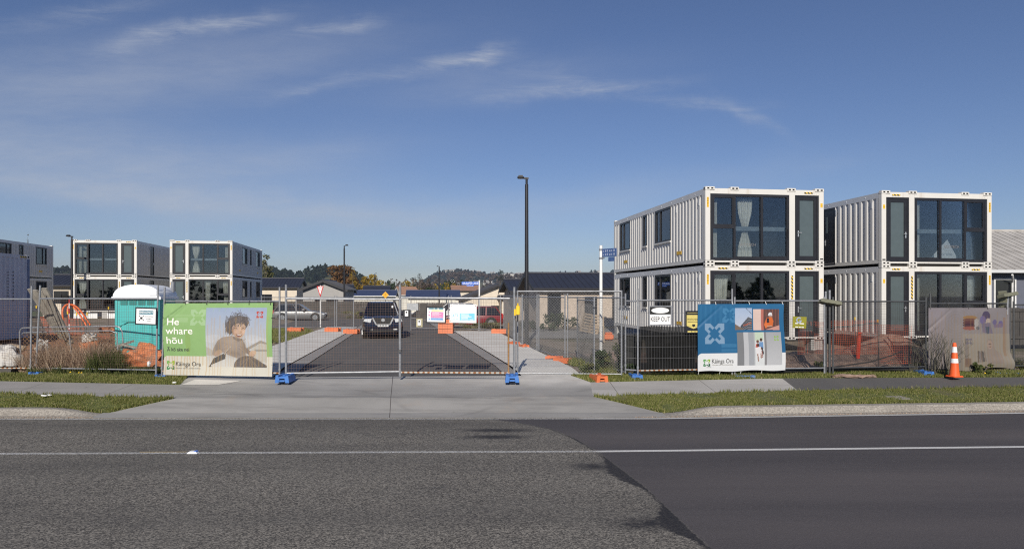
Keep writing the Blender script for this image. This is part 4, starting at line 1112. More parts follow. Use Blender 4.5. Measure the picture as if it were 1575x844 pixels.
# white skirt boards under the left stack
m = MB(M=Matrix.Translation(l1 - Vector((0, 0, 2.905))) @ RZ(AL))
m.box(.0, 1.9, -.05, -.01, -.55, -.08); m.box(2.6, 4.3, -.05, -.01, -.55, -.08)
tag(m.build('skirt_board', 'trim_white'), 'white boards leaning along the foot of the container stack left of the toilet', 'board')

# ---- grey storage container, far end at 45 px
def storage_container():
    far = at(45.5, 393, 24.2); zt = far.z; H = 2.9; Lc = 12.19; az = R(9.0)
    o = far - Vector((-math.sin(az), math.cos(az), 0)) * 6.06
    t = thing('storage_container', 'blue grey steel storage container at the left edge with a blue strip banner', 'storage container', (o.x, o.y, zt - H), az)
    m = MB(); Ls = 6.06; W = 2.44
    for x in (-W, -.16):
        for y in (0, Ls - .16): m.box(x, x + .16, y, y + .16, .1, H - .1, 0)
    for x in (-W, -.1):
        m.box(x, x + .1, .16, Ls - .16, .02, .16); m.box(x, x + .1, .16, Ls - .16, H - .12, H - .01)
    for y in (0, Ls - .1): m.box(-W + .16, -.16, y, y + .1, .02, .16); m.box(-W + .16, -.16, y, y + .1, H - .12, H - .01)
    m.box(-W + .1, -.1, .1, Ls - .1, H - .07, H - .05)
    m.build('frame', 'grey_steel', t)
    q = MB(mir=0.0); corr(q, .16, Ls - .16, .16, H - .12, 0, .0, .03, .27); q.build('side_panel', 'grey_steel', t)
    q = MB(); corr(q, .16, Ls - .16, .16, H - .12, 0, -W, .03, .27); q.build('side_panel', 'grey_steel', t)
    for y in (.06, Ls - .09):
        q = MB(); q.box(-W + .16, -.16, y, y + .03, .16, H - .12); q.build('end_panel', 'grey_steel', t)
    for x in (-W, -.18):
        for y in (-.004, Ls - .176):
            for z in (0, H - .12):
                q = MB(); q.box(x - .004, x + .184, y, y + .18, z, z + .12, 0, .01); q.box(x + .181, x + .187, y + .05, y + .13, z + .03, z + .09, 1)
                q.build('corner_casting', ['white_steel' if z > 1 and x > -1 else 'grey_steel', 'hole_dark'], t)
    q = MB(); q.box(.0, .006, Ls - .62, Ls - .2, H - .10, H - .04); q.build('hazard_stripe', 'hazard_stripe', t)
    q = MB(); q.box(.002, .008, Ls - .15, Ls - .01, .12, H - .14); st = q.build('banner_strip', 'sign_blue_dull', t)
    q = MB(); txt = 'YOU CAN DO \u2013\u2013\u2013 YOU CAN'
    for k, chx in enumerate(txt):
        if chx != ' ': q.text(chx, .09, T(.0105, Ls - .08, H - .22 - k * .092) @ RZ(R(90)))
    q.build('lettering', 'print_faded', st)
    q = MB()
    for k in range(9):
        q.box(.0, .004, Ls - 1.02, Ls - .99, 1.3 + k * .12, 1.36 + k * .12); q.box(.0, .004, Ls - 1.35, Ls - 1.30, 1.45 + k * .1, 1.49 + k * .1)
    q.build('stencil_mark', 'print_grey', t)
    return t
storage_container()

# ================================================================ HOUSES
def house(origin, rz, Lx, Dy, eave, ridge, name, label, wall, roof, ridge_axis='x', wins=(), over=.45, left_hip=False, trim='trim_dark', base=-.3, cat='house', door=None, ribs=True, chimney=None, fascia='trim_dark'):
    """walls + two roof slopes; ridge along x (slope faces camera) or along y (gable faces camera)"""
    t = thing(name, label, cat, origin, rz); ridge -= .16
    m = MB()
    if ridge_axis == 'x':
        rings = [[(x, 0, base), (x, Dy, base), (x, Dy, eave), (x, Dy / 2, ridge - .12), (x, 0, eave)] for x in (0, Lx)]
    else:
        rings = [[(0, y, base), (Lx, y, base), (Lx, y, eave), (Lx / 2, y, ridge - .12), (0, y, eave)] for y in (0, Dy)]
    m.loft(rings); m.build('wall', wall, t)
    m = MB()
    sl = (ridge - eave) / ((Dy if ridge_axis == 'x' else Lx) / 2)
    th = .12
    def slope(a0, a1, along0, along1, sign):
        span = Dy if ridge_axis == 'x' else Lx
        if ridge_axis == 'x': f = lambda u, s, dz: (u, s, dz)
        else: f = lambda u, s, dz: (s, u, dz)
        low = -over if sign < 0 else span + over; zl = eave - over * sl; mid = span / 2
        vs = [f(along0, low, zl), f(along1, low, zl), f(along1, mid, ridge), f(along0, mid, ridge)]
        vs2 = [(p[0], p[1], p[2] + th) for p in vs]
        m.loft([vs, vs2])
        if ribs:
            n = int((along1 - along0) / .42)
            for i in range(1, n):
                u = along0 + (along1 - along0) * i / n
                m.bar(Vector(f(u, low, zl + th + .012)), Vector(f(u, mid, ridge + th + .012)), .05, .03)
    La = Lx if ridge_axis == 'x' else Dy
    slope(0, 1, -over, La + over, -1); slope(0, 1, -over, La + over, 1)
    if ridge_axis == 'x': m.tube([(-over, Dy / 2, ridge + th), (Lx + over, Dy / 2, ridge + th)], .09, 8)
    else: m.tube([(Lx / 2, -over, ridge + th), (Lx / 2, Dy + over, ridge + th)], .09, 8)
    rf = m.build('roof', roof, t)
    m = MB()
    if ridge_axis == 'x':
        m.box(-over, Lx + over, -over - .1, -over - .005, eave - over * sl - .02, eave - over * sl + .12)
        for x in (-over, Lx + over - .04):
            m.bar((x + .02, -over, eave - over * sl - .07), (x + .02, Dy / 2, ridge - .07), .04, .2); m.bar((x + .02, Dy + over, eave - over * sl - .07), (x + .02, Dy / 2, ridge - .07), .04, .2)
    else:
        for x0 in (-over, Lx + over):
            m.bar((x0, -over - .022, eave - over * sl - .05), (Lx / 2, -over - .022, ridge - .05), .04, .24)
        m.box(-over - .1, -over - .005, -over, Dy + over, eave - over * sl - .02, eave - over * sl + .12)
    m.build('gutter', fascia, t)
    if chimney:
        m = MB(); m.box(chimney - .3, chimney + .3, Dy / 2 - .3, Dy / 2 + .3, ridge - .4, ridge + .7, 0, .03); m.box(chimney - .36, chimney + .36, Dy / 2 - .36, Dy / 2 + .36, ridge + .7, ridge + .8); m.build('chimney', 'roof_tile', rf)
    for (x0, x1, z0, z1, *kind) in wins:
        m = MB(); frame_rect(m, 'x', 0, x0, x1, z0, z1, .07, -.05, .02)
        n = max(1, round((x1 - x0) / .8))
        for i in range(1, n): xx = x0 + (x1 - x0) * i / n; m.box(xx - .03, xx + .03, -.045, .02, z0 + .07, z1 - .07)
        w = m.build('window', trim, t)
        m = MB(); m.box(x0 + .06, x1 - .06, -.02, -.012, z0 + .06, z1 - .06); m.build('pane', 'car_glass', w)
        if kind and kind[0] == 'net':
            m = MB()
            for i in range(n): a = x0 + (x1 - x0) * i / n; m.box(a + .1, a + (x1 - x0) / n * .7, -.0105, -.004, z0 + .1, z1 - .1)
            m2 = m.build('blind', 'curtain_net', w)
    if door:
        m = MB(); m.box(door[0], door[1], -.03, .02, 0, 2.05); m.build('door', 'door_black', t)
    return t
def hz(p): return Vector((p.x, p.y, ground_z(p.x, p.y)))
# right of the lane: pale brick house with the long dark roof
o = at(830, 480, 47.5); o = Vector((o.x, o.y, 0)); 
house(o, AZ, 9.0, 7.2, 2.66, 3.82, 'brick_house', 'pale brick house with a long dark iron roof behind the street sign', 'wall_brick_pale', 'roof_iron', 'x', wins=[(.55, 1.5, .3, 2.2), (5.2, 7.2, .4, 2.1)], over=.55, door=(3.2, 4.1))
o = at(792, 470, 60); o = Vector((o.x, o.y, ground_z(o.x, o.y)))
house(o, AZ, 7.5, 7.5, 2.52 - o.z, 3.62 - o.z, 'brick_house', 'second dark roofed pale brick house, left of the tall lamp post', 'wall_brick_pale', 'roof_iron', 'x', wins=[(.6, 1.6, .9, 2.2)], over=.55)
o = at(712, 470, 80); gz = ground_z(o.x, o.y); o = Vector((o.x, o.y, gz))
house(o, AZ, 8.2, 9, 2.17 - 10 / 1050 * 80 + .3 - gz, 2.17 + 17 / 1050 * 80 - gz, 'weatherboard_house', 'cream weatherboard house with a dark edged gable behind the lane sign', 'wall_cream', 'roof_iron', 'y', wins=[(.9, 2.2, .5, 1.5), (3.3, 5.4, .5, 1.6)], over=.5)
o = at(772, 470, 78); gz = ground_z(o.x, o.y); o = Vector((o.x, o.y, gz))
house(o, AZ, 2.6, 3.5, 2.3, 2.75, 'garden_porch', 'small flat dark roofed cream porch beside the cream gable', 'wall_cream', 'roof_iron', 'x', wins=[(.5, 1.4, .8, 1.8)], over=.3, cat='porch')
# left of the lane
o = at(310, 470, 87); gz = ground_z(o.x, o.y); o = Vector((o.x, o.y, gz))
house(o, AL, 11.7, 8, 2.17 + 11.5 / 1050 * 87 - gz, 2.17 + 26 / 1050 * 91 - gz, 'cream_house', 'cream house with a long dark iron roof right of the container homes', 'wall_cream', 'roof_iron', 'x', wins=[(5.8, 8.6, 1.4, 3.0, 'net')], over=.4)
o = at(466, 470, 78); gz = ground_z(o.x, o.y); o = Vector((o.x, o.y, gz))
house(o, R(6), 4.6, 9, 2.17 + 9 / 1050 * 78 - gz, 2.17 + 23.5 / 1050 * 78 - gz, 'grey_house', 'grey gabled house with dark roof behind the give way sign', 'wall_grey', 'roof_iron', 'y', wins=[(1.3, 2.0, .6, 2.1), (2.6, 3.9, .6, 2.1)], over=.45)
o = at(500, 470, 92); gz = ground_z(o.x, o.y); o = Vector((o.x, o.y, gz))
house(o, R(7), 3.0, 7, 2.17 + 4 / 1050 * 92 - gz, 2.17 + 16 / 1050 * 94 - gz, 'white_house', 'small white house with dark roof behind the second lamp post', 'wall_white', 'roof_iron', 'x', wins=[(1.0, 1.7, .9, 2.0)], over=.45)
o = at(538, 470, 112); gz = ground_z(o.x, o.y); o = Vector((o.x, o.y, gz))
house(o, R(7), 7.0, 9, 2.17 - 2 / 1050 * 112 - gz, 2.17 + 7 / 1050 * 116 - gz, 'blue_roof_house', 'long low house with a blue iron roof left of the yellow sign', 'wall_white', 'roof_blue', 'x', wins=[(1, 2, .6, 1.7)], over=.5, ribs=False, fascia='trim_white')
o = at(560, 470, 125); gz = ground_z(o.x, o.y); o = Vector((o.x, o.y, gz))
house(o, R(7), 4.2, 6, 2.6 - gz, 2.17 + 14 / 1050 * 128 - gz, 'grey_roof_house', 'house with a grey hipped roof peeping over the blue roof', 'wall_grey', 'roof_iron', 'x', over=.4, ribs=False)
o = at(628, 470, 118); gz = ground_z(o.x, o.y); o = Vector((o.x, o.y, gz))
house(o, R(7), 8.6, 9, 2.17 - 4 / 1050 * 118 - gz, 2.17 + 7 / 1050 * 122 - gz, 'blue_roof_house', 'longer low house with a blue iron roof behind the gate signs', 'wall_white', 'roof_blue', 'x', wins=[(2, 3.2, .6, 1.7), (7, 8.5, .6, 1.7)], over=.5, ribs=False, fascia='trim_white')
o = at(619, 470, 140); gz = ground_z(o.x, o.y); o = Vector((o.x, o.y, gz))
house(o, R(30), 3.6, 5, 2.2 - gz, 2.17 + 12 / 1050 * 143 - gz, 'tile_roof_house', 'small house with a brown tiled roof and white eave beyond the blue roof', 'wall_white', 'roof_tile', 'x', over=.4, ribs=False, fascia='trim_white')
o = at(697, 470, 132); gz = ground_z(o.x, o.y); o = Vector((o.x, o.y, gz))
house(o, R(7), 5.0, 6.5, 2.17 + 6 / 1050 * 132 - gz, 2.17 + 14 / 1050 * 135 - gz, 'tile_roof_house', 'small house with an orange tiled roof and chimney left of the cream gable', 'wall_cream', 'roof_tile', 'x', over=.4, ribs=False, chimney=3.2)
o = at(66, 470, 68); gz = ground_z(o.x, o.y); o = Vector((o.x, o.y, gz))
house(o, AL, 7.0, 7, 2.17 + 15 / 1050 * 68 - gz, 2.17 + 31 / 1050 * 72 - gz, 'cream_house', 'cream house with dark roof seen between the left container stacks', 'wall_cream', 'roof_iron', 'x', wins=[(1.0, 2.35, 1.3, 2.55, 'net')], over=.5)
# old villa at the right edge
o = at(1500, 470, 32.5); o = Vector((o.x, o.y, 0))
villa = house(o, R(3), 16, 10.5, 3.42, 5.75, 'old_villa', 'old grey villa with a weathered corrugated roof at the right edge', 'wall_slate', 'roof_grey', 'x', wins=[(.9, 2.0, .9, 2.95), (3.1, 4.6, .75, 2.95)], over=.5, trim='trim_white', fascia='rail_steel', ribs=True)
m = MB(); m.tube([(1.35, -.6, 3.1), (1.5, -.45, 2.95), (1.75, -.12, 2.75), (1.75, -.08, .1)], .045, 8); q = m.build('downpipe', 'trim_white', villa, True)
# dark timber fence in front of it
t = thing('paling_fence', 'dark grey timber rail fence in front of the old villa', 'fence', at(1538, 470, 27.5) * Vector((1, 1, 0)) if False else Vector((at(1538, 470, 27.5).x, 27.5, 0)), R(4))
m = MB()
for i in range(28): m.box(i * .42, i * .42 + .40, -.012, .012, .15, 1.62 + .02 * math.sin(i * 1.7))
m.build('board', 'fence_wood', t)
for z in (.4, 1.1, 1.5):
    m = MB(); m.box(0, 11.8, -.06, -.013, z, z + .1); m.build('rail', 'fence_wood', t)
for i in range(5):
    m = MB(); m.box(i * 2.6, i * 2.6 + .1, .013, .11, 0, 1.7); m.build('post', 'fence_wood', t)
# dark boarded fences far back
for px0, px1, d, h, lb in ((395, 610, 64, 1.75, 'dark boarded fence behind the silver car'), (640, 705, 62, 1.6, 'dark boarded fence behind the white car and gate signs')):
    a = at(px0, 470, d); b = at(px1, 470, d); Lh = b.x - a.x
    t = thing('boarded_fence', lb, 'fence', (a.x, d, ground_z((a.x + b.x) / 2, d)), 0)
    m = MB(); n = int(Lh / .16)
    for i in range(n): m.box(i * .16, i * .16 + .15, 0, .02, .0, h + .012 * math.sin(i * 2.3))
    m.build('board', 'fence_wood', t)
    m = MB(); m.box(0, Lh, -.03, -.002, h * .8, h * .8 + .09); m.build('rail', 'fence_wood', t)
# ================================================================ PRINTED BANNERS
class Print:
    """a small painted picture kept as colours on the vertices of the vinyl sheet"""
    def __init__(s, W, H, res):
        s.W, s.H = W, H; s.nx, s.ny = int(W / res), int(H / res)
        s.x, s.y = np.meshgrid(np.linspace(0, W, s.nx + 1), np.linspace(0, H, s.ny + 1))
        s.c = np.ones((s.ny + 1, s.nx + 1, 3)) * .7
    def mask_poly(s, pts):
        m = np.zeros(s.x.shape, bool); n = len(pts)
        for i in range(n):
            (x0, y0), (x1, y1) = pts[i], pts[(i + 1) % n]
            if y0 == y1: continue
            m ^= ((y0 > s.y) != (y1 > s.y)) & (s.x < (x1 - x0) * (s.y - y0) / (y1 - y0) + x0)
        return m
    def mask_ell(s, cx, cy, rx, ry, rot=0):
        dx, dy = s.x - cx, s.y - cy; c, k = math.cos(rot), math.sin(rot)
        return ((dx * c + dy * k) / rx) ** 2 + ((-dx * k + dy * c) / ry) ** 2 < 1
    def mask_line(s, pts, w):
        m = np.zeros(s.x.shape, bool)
        for (x0, y0), (x1, y1) in zip(pts, pts[1:]):
            l2 = (x1 - x0) ** 2 + (y1 - y0) ** 2 + 1e-9
            t = np.clip(((s.x - x0) * (x1 - x0) + (s.y - y0) * (y1 - y0)) / l2, 0, 1)
            m |= (s.x - x0 - t * (x1 - x0)) ** 2 + (s.y - y0 - t * (y1 - y0)) ** 2 < (w / 2) ** 2
        return m
    def fill(s, m, col, a=1.0):
        col = np.array(lin(col)) if not isinstance(col, np.ndarray) else col
        s.c[m] = s.c[m] * (1 - a) + .78 * (col if col.ndim == 1 else col[m]) * a
    def poly(s, pts, col, a=1.0): s.fill(s.mask_poly(pts), col, a)
    def rect(s, x0, x1, y0, y1, col, a=1.0): s.fill((s.x >= x0) & (s.x <= x1) & (s.y >= y0) & (s.y <= y1), col, a)
    def ell(s, cx, cy, rx, ry, col, a=1.0, rot=0): s.fill(s.mask_ell(cx, cy, rx, ry, rot), col, a)
    def line(s, pts, w, col, a=1.0): s.fill(s.mask_line(pts, w), col, a)
    def vgrad(s, m, c0, c1, y0, y1):
        t = np.clip((s.y - y0) / (y1 - y0), 0, 1)[..., None]
        s.fill(m, np.array(lin(c0)) * (1 - t) + np.array(lin(c1)) * t)
    def noise(s, amt, seed=0):
        r = np.random.default_rng(seed); g = r.normal(0, 1, (s.ny // 8 + 2, s.nx // 8 + 2))
        iy = np.arange(s.ny + 1) / 8; ix = np.arange(s.nx + 1) / 8
        a = iy.astype(int); b = ix.astype(int); fy = (iy - a)[:, None]; fx = (ix - b)[None]
        v = (g[a][:, b] * (1 - fx) + g[a][:, b + 1] * fx) * (1 - fy) + (g[a + 1][:, b] * (1 - fx) + g[a + 1][:, b + 1] * fx) * fy
        s.c *= (1 + amt * v)[..., None]
    def emblem(s, cx, cy, r, cols, a=1.0):
        base = [(-1, 1), (-.42, 1), (0, .58), (-.20, .38), (-.48, .66), (-.66, .48), (-.38, .20), (-.58, 0), (-1, .42)]
        for k in range(4):
            ca, sa = math.cos(k * math.pi / 2), math.sin(k * math.pi / 2)
            s.poly([(cx + r * (x * ca + y * sa), cy + r * (-x * sa + y * ca)) for x, y in base], cols[k % len(cols)], a)
    def build(s, name, wr, edge=None):
        nx, ny = s.nx, s.ny; X, Y = s.x.ravel(), s.y.ravel()
        vs = []
        for x, y in zip(X, Y):
            ex, ey = edge(x, y) if edge else (0, 0)
            vs.append((x + ex, wr(x, y), y + ey))
        idx = np.arange((nx + 1) * (ny + 1)).reshape(ny + 1, nx + 1)
        f = np.stack([idx[:-1, :-1], idx[:-1, 1:], idx[1:, 1:], idx[1:, :-1]], -1).reshape(-1, 4)
        me = bpy.data.meshes.new(name); me.from_pydata(vs, [], f.tolist())
        a = me.attributes.new('print', 'FLOAT_COLOR', 'POINT')
        a.data.foreach_set('color', np.concatenate([np.clip(s.c, 0, 1).reshape(-1, 3), np.ones((X.size, 1))], 1).astype(np.float32).ravel())
        me.polygons.foreach_set('use_smooth', [True] * len(me.polygons)); me.materials.append(MATS['banner_vinyl'])
        o = bpy.data.objects.new(name, me); COL.objects.link(o); return o
def put_text(m, txt, size, x, y, wr, mi=0, align='LEFT', fit=None, edge=None):
    vs, fs = glyphs(txt, align)
    w = max(p[0] for p in vs) - min(p[0] for p in vs); sx = fit / w if fit else size
    out = []
    for p in vs:
        X, Y = x + p[0] * sx, y + p[1] * size
        e = edge(X, Y) if edge else (0, 0)
        out.append((X + e[0], wr(X, Y) - .006, Y + e[1]))
    m._add(out, fs, mi)
for nm, c in (('print_cream', (238, 236, 228)), ('print_charcoal', (62, 62, 62)), ('print_midgrey', (140, 138, 130))):
    smat(nm, lin(c), .6, var=.03)
def wrinkle(W, H, seed, amp=.02):
    def f(x, y):
        v = amp * mnoise.noise(Vector((x * 1.1, y * 1.3, seed))) + amp * .45 * mnoise.noise(Vector((x * 3.1 + y * 1.4, y * 1.2 - x * .8, seed + 5)))
        top = max(0, 1 - (H - y) / .35); v += .012 * top * abs(math.sin(x * math.pi / .68))
        diag = math.exp(-(((y - H * .92) - (x - .55) * .85) / .05) ** 2) * max(0, 1 - x / .9); v += .02 * diag
        return v - .05
    return f
# ---- green banner
BW, BH = 3.02, 1.87
pr = Print(BW, BH, .0105)
U = BW / 1234 * 1.058
def gx(px): return (px - 38) / 1130 * BW
def gy(py): return (800 - py) / 745 * BH
pr.fill(np.ones(pr.x.shape, bool), (152, 190, 124))
pr.vgrad(np.ones(pr.x.shape, bool), (148, 186, 120), (160, 200, 132), 0, BH)
for cx_, cy_, col in ((300, 460, (150, 175, 80)),):
    pr.ell(gx(cx_), gy(cy_), .07, .35, col, .35)
pr.poly([(gx(60), gy(230)), (gx(250), gy(75)), (gx(225), gy(75)), (gx(45), gy(215))], (122, 160, 100), .6)
pr.rect(gx(180), gx(300), gy(250), gy(205), (180, 212, 160), .5); pr.rect(gx(100), gx(480), gy(190), gy(172), (174, 208, 150), .4)
pr.emblem(gx(405), gy(200), .205, [(184, 216, 168)], .8)
pr.rect(gx(485), gx(1112), gy(620), gy(108), (186, 200, 222))
pm = (pr.x >= gx(485)) & (pr.x <= gx(1112)) & (pr.y >= gy(715)) & (pr.y <= gy(112) + .02)
white = (pr.y < gy(600)) & ((pr.x < gx(485)) | (pr.x > gx(485)))
white &= ~((pr.x < gx(75)) & (pr.y > gy(640)) & (((pr.x - gx(75)) ** 2 + (pr.y - gy(640)) ** 2) > (gx(75)) ** 2))
white &= ~((pr.x > gx(1112)) & (pr.y > gy(580)))
pr.fill(white, (226, 222, 208))
pr.vgrad(pm, (216, 214, 206), (160, 180, 212), gy(715), gy(110))
for k in range(6): pr.fill(pm & pr.mask_ell(gx(560 + 100 * k), gy(420 + 30 * (k % 2)), .28, .10), (218, 222, 228), .4)
# pale house behind the child
pr.fill(pm & pr.mask_poly([(gx(890), gy(520)), (gx(1050), gy(435)), (gx(1112), gy(455)), (gx(1112), gy(475)), (gx(1050), gy(462)), (gx(910), gy(540))]), (146, 140, 132), .9)
pr.fill(pm & pr.mask_poly([(gx(960), gy(520)), (gx(1050), gy(462)), (gx(1112), gy(475)), (gx(1112), gy(660)), (gx(960), gy(640))]), (196, 192, 182), .9)
pr.fill(pm & pr.mask_poly([(gx(985), gy(525)), (gx(1112), gy(525)), (gx(1112), gy(545)), (gx(985), gy(545))]), (140, 138, 134), .8)
pr.fill(pm & pr.mask_poly([(gx(485), gy(500)), (gx(560), gy(540)), (gx(560), gy(600)), (gx(485), gy(590))]), (176, 172, 164), .8)
rg = random.Random(4)
HAIR = (78, 70, 73)
def gpoly(pts, col, a=1.0): pr.poly([(gx(x), gy(y)) for x, y in pts], col, a)
def gline(pts, w, col, a=1.0): pr.line([(gx(x), gy(y)) for x, y in pts], w, col, a)
def soft(cx, cy, rx, ry, col, a, m_=None):
    w = np.exp(-((pr.x - gx(cx)) / rx) ** 2 - ((pr.y - gy(cy)) / ry) ** 2)[..., None] * a
    if m_ is not None: w = w * m_[..., None]
    pr.c[:] = pr.c * (1 - w) + .78 * np.array(lin(col)) * w
for k in range(60):                                            # flying curls above and beside the head
    a = rg.uniform(.35, 2.75); r0 = rg.uniform(88, 105); cx_, cy_ = 826, 285
    x, y, d_ = cx_ + r0 * math.cos(a), cy_ - r0 * math.sin(a) * .95, a; P_ = [(x, y)]; cv = rg.uniform(-.5, .5)
    for q in range(rg.randint(3, 7)): d_ += cv; x += 10 * math.cos(d_); y -= 11 * math.sin(d_); P_.append((x, y))
    gline(P_, .010, rg.choice([HAIR, (98, 90, 94), (62, 54, 58)]), .8)
for k in range(12):
    y = rg.uniform(205, 300); gline([(735, y), (708 - rg.uniform(0, 12), y - rg.uniform(0, 25)), (700 - rg.uniform(0, 10), y + 22), (716, y + 45)], .010, HAIR, .7)
gpoly([(740, 384), (722, 360), (704, 350), (702, 322), (690, 300), (704, 268), (716, 240), (742, 212), (778, 194), (818, 184), (860, 186), (900, 196), (934, 198), (926, 222), (936, 250), (926, 284), (912, 306), (900, 330), (760, 330), (762, 360)], HAIR)
gpoly([(762, 306), (776, 282), (800, 266), (840, 258), (878, 266), (900, 286), (904, 318), (898, 352), (884, 382), (862, 404), (836, 416), (808, 408), (784, 392), (766, 368), (757, 338)], (206, 172, 150))
fm = pr.mask_poly([(gx(x), gy(y)) for x, y in ((762, 306), (776, 282), (800, 266), (840, 258), (878, 266), (900, 286), (904, 318), (898, 352), (884, 382), (862, 404), (836, 416), (808, 408), (784, 392), (766, 368), (757, 338))]).astype(float)
soft(766, 350, .055, .16, (148, 108, 90), .8, fm); soft(800, 402, .10, .035, (146, 106, 88), .7, fm); soft(850, 285, .11, .05, (232, 202, 180), .7, fm); soft(888, 345, .035, .08, (236, 206, 186), .6, fm)
soft(800, 348, .045, .035, (228, 184, 164), .7, fm); soft(876, 350, .035, .03, (234, 196, 178), .7, fm); soft(846, 328, .02, .05, (232, 200, 180), .7, fm); soft(798, 304, .05, .022, (160, 120, 104), .6, fm); soft(878, 306, .045, .022, (164, 126, 110), .6, fm)
for x, y, w_ in ((797, 313, 19), (879, 316, 16)):
    gline([(x - w_, y + 3), (x - w_ * .4, y - 3), (x + w_ * .4, y - 3), (x + w_, y + 3)], .016, (48, 36, 34), .95); gline([(x - w_ * .8, y + 8), (x, y + 10), (x + w_ * .8, y + 8)], .010, (160, 120, 104), .7)
    gline([(x - w_ - 2, y - 17), (x, y - 25), (x + w_ + 2, y - 18)], .014, (92, 74, 68), .7)
soft(856, 348, .02, .018, (170, 124, 106), .6, fm); pr.ell(gx(847), gy(355), .009, .006, (112, 74, 64), .9); pr.ell(gx(862), gy(355), .008, .006, (112, 74, 64), .9)
gpoly([(800, 370), (822, 374), (848, 374), (868, 368), (862, 386), (846, 397), (824, 397), (808, 386)], (116, 56, 54)); gpoly([(806, 372), (824, 376), (848, 376), (863, 371), (858, 381), (840, 384), (816, 381)], (242, 238, 230)); gline([(800, 370), (822, 373), (848, 373), (868, 367)], .010, (176, 110, 100), .8); gline([(812, 392), (834, 400), (856, 392)], .012, (188, 124, 112), .8)
for k in range(46):                                            # fringe and side locks over the face
    a0 = rg.uniform(748, 905); y0 = rg.uniform(205, 250); ln = rg.uniform(25, 62) * (1 if a0 < 880 else .7)
    gline([(a0, y0), (a0 + rg.uniform(-16, 10), y0 + ln * .6), (a0 + rg.uniform(-24, 16), min(296, y0 + ln))], .013, rg.choice([HAIR, (60, 52, 56), (98, 88, 90)]), .85)
for k in range(40):
    x0 = rg.uniform(696, 764); y0 = rg.uniform(230, 340); gline([(x0, y0), (x0 + rg.uniform(-14, 8), y0 + rg.uniform(15, 30)), (x0 + rg.uniform(-6, 14), y0 + rg.uniform(32, 55))], .012, rg.choice([(56, 48, 52), (104, 94, 96), HAIR]), .8)
for k in range(70):
    x0, y0 = rg.uniform(730, 930), rg.uniform(186, 262); gline([(x0, y0), (x0 + rg.uniform(-12, 14), y0 + rg.uniform(6, 20)), (x0 + rg.uniform(-22, 24), y0 + rg.uniform(18, 34))], .009, rg.choice([(52, 45, 49), (112, 102, 104), (134, 124, 124)]), .6)
SW = (158, 145, 137)
pr.poly([(gx(x), gy(y)) for x, y in ((655, 405), (760, 388), (860, 420), (895, 480), (890, 590), (820, 625), (770, 605), (700, 580), (655, 560), (580, 605), (545, 580), (560, 520), (610, 440))], SW)
pr.poly([(gx(x), gy(y)) for x, y in ((890, 500), (940, 540), (990, 580), (975, 605), (930, 590), (890, 560))], (130, 116, 110))
for k in range(26):
    x0, y0 = rg.uniform(600, 870), rg.uniform(430, 590); pr.line([(gx(x0), gy(y0)), (gx(x0 + rg.uniform(15, 55)), gy(y0 + rg.uniform(-30, 40)))], .016, rg.choice([(118, 104, 98), (164, 150, 140), (128, 114, 108)]), .6)
for hx, hy in ((612, 560), (965, 565)):
    pr.ell(gx(hx), gy(hy), .10, .065, (208, 176, 150), 1, .4)
    for k in range(4): pr.line([(gx(hx - 30 + k * 14), gy(hy + 5)), (gx(hx - 38 + k * 14), gy(hy + 36))], .022, (196, 160, 136), 1)
pr.poly([(gx(x), gy(y)) for x, y in ((560, 620), (690, 560), (680, 625), (600, 660), (530, 690), (545, 728), (487, 730), (520, 690))], (56, 56, 60))
pr.fill(pm & pr.mask_ell(gx(905), gy(700), .36, .27), (88, 80, 80)); pr.fill(pm & pr.mask_poly([(gx(980), gy(610)), (gx(1112), gy(690)), (gx(1112), gy(712)), (gx(960), gy(712))]), (84, 76, 76))
for k in range(22):
    a = .3 + k * .115; pr.fill(pm & pr.mask_line([(gx(925) , gy(604)), (gx(925) + .42 * math.cos(a + .2), gy(604) - .36 * abs(math.sin(a)))], .010), rg.choice([(120, 108, 104), (66, 60, 62), (150, 136, 128)]), .6)
pr.fill((pr.y < gy(712)) & (pr.x > gx(485)) & (pr.x < gx(1112)), (226, 222, 208))
swm = ((pr.y < gy(392)) & pm).astype(float)
soft(610, 520, .10, .22, (104, 92, 86), .6, swm); soft(760, 440, .20, .09, (176, 162, 152), .6, swm); soft(800, 575, .22, .10, (104, 92, 86), .55, swm); soft(880, 500, .05, .2, (98, 86, 82), .55, swm); soft(700, 500, .09, .06, (162, 148, 140), .5, swm)
gpoly([(770, 392), (800, 408), (840, 420), (862, 412), (870, 436), (820, 446), (770, 420)], (116, 102, 96), .8); gline([(740, 500), (700, 545), (672, 580)], .02, (206, 196, 186), .8); gline([(735, 510), (690, 560)], .014, (98, 86, 82), .7)
pr.fill(pm, (226, 220, 208), .10)
pr.emblem(gx(1042), gy(174), .085, [(204, 84, 72)])
pr.emblem(gx(113), gy(698), .115, [(112, 186, 84), (158, 196, 60), (60, 128, 84), (82, 152, 92)])
for k in range(34):                                            # rusty run marks under the wires
    x = gx(60 + k * 32.3 + rg.uniform(-6, 6)); lo_ = 0 if rg.random() < .8 else gy(700)
    pr.fill((abs(pr.x - x - .015 * np.sin(pr.y * 3 + k)) < .016) & (pr.y < gy(600 if x < gx(485) else rg.uniform(180, 330))) & (pr.y > lo_), (206, 166, 96), .26 if x > gx(485) else .42)
for k in range(16): pr.line([(gx(60 + k * 62), gy(140)), (gx(90 + k * 62), gy(58))], .02, (172, 210, 148), .25)
pr.noise(.012, 3)
wrG = wrinkle(BW, BH, 11, .022)
eG = lambda x, y: (.012 * math.sin(y * 4), -.03 * (1 - abs(2 * x / BW - 1) ** 2) * (1 - y / BH) * .0 + (.02 * x / BW) * (y / BH) + (x / BW) * .0)
g0, g1 = g(253, 580), g(428, 583)
azG = math.atan2(g1.y - g0.y, g1.x - g0.x)
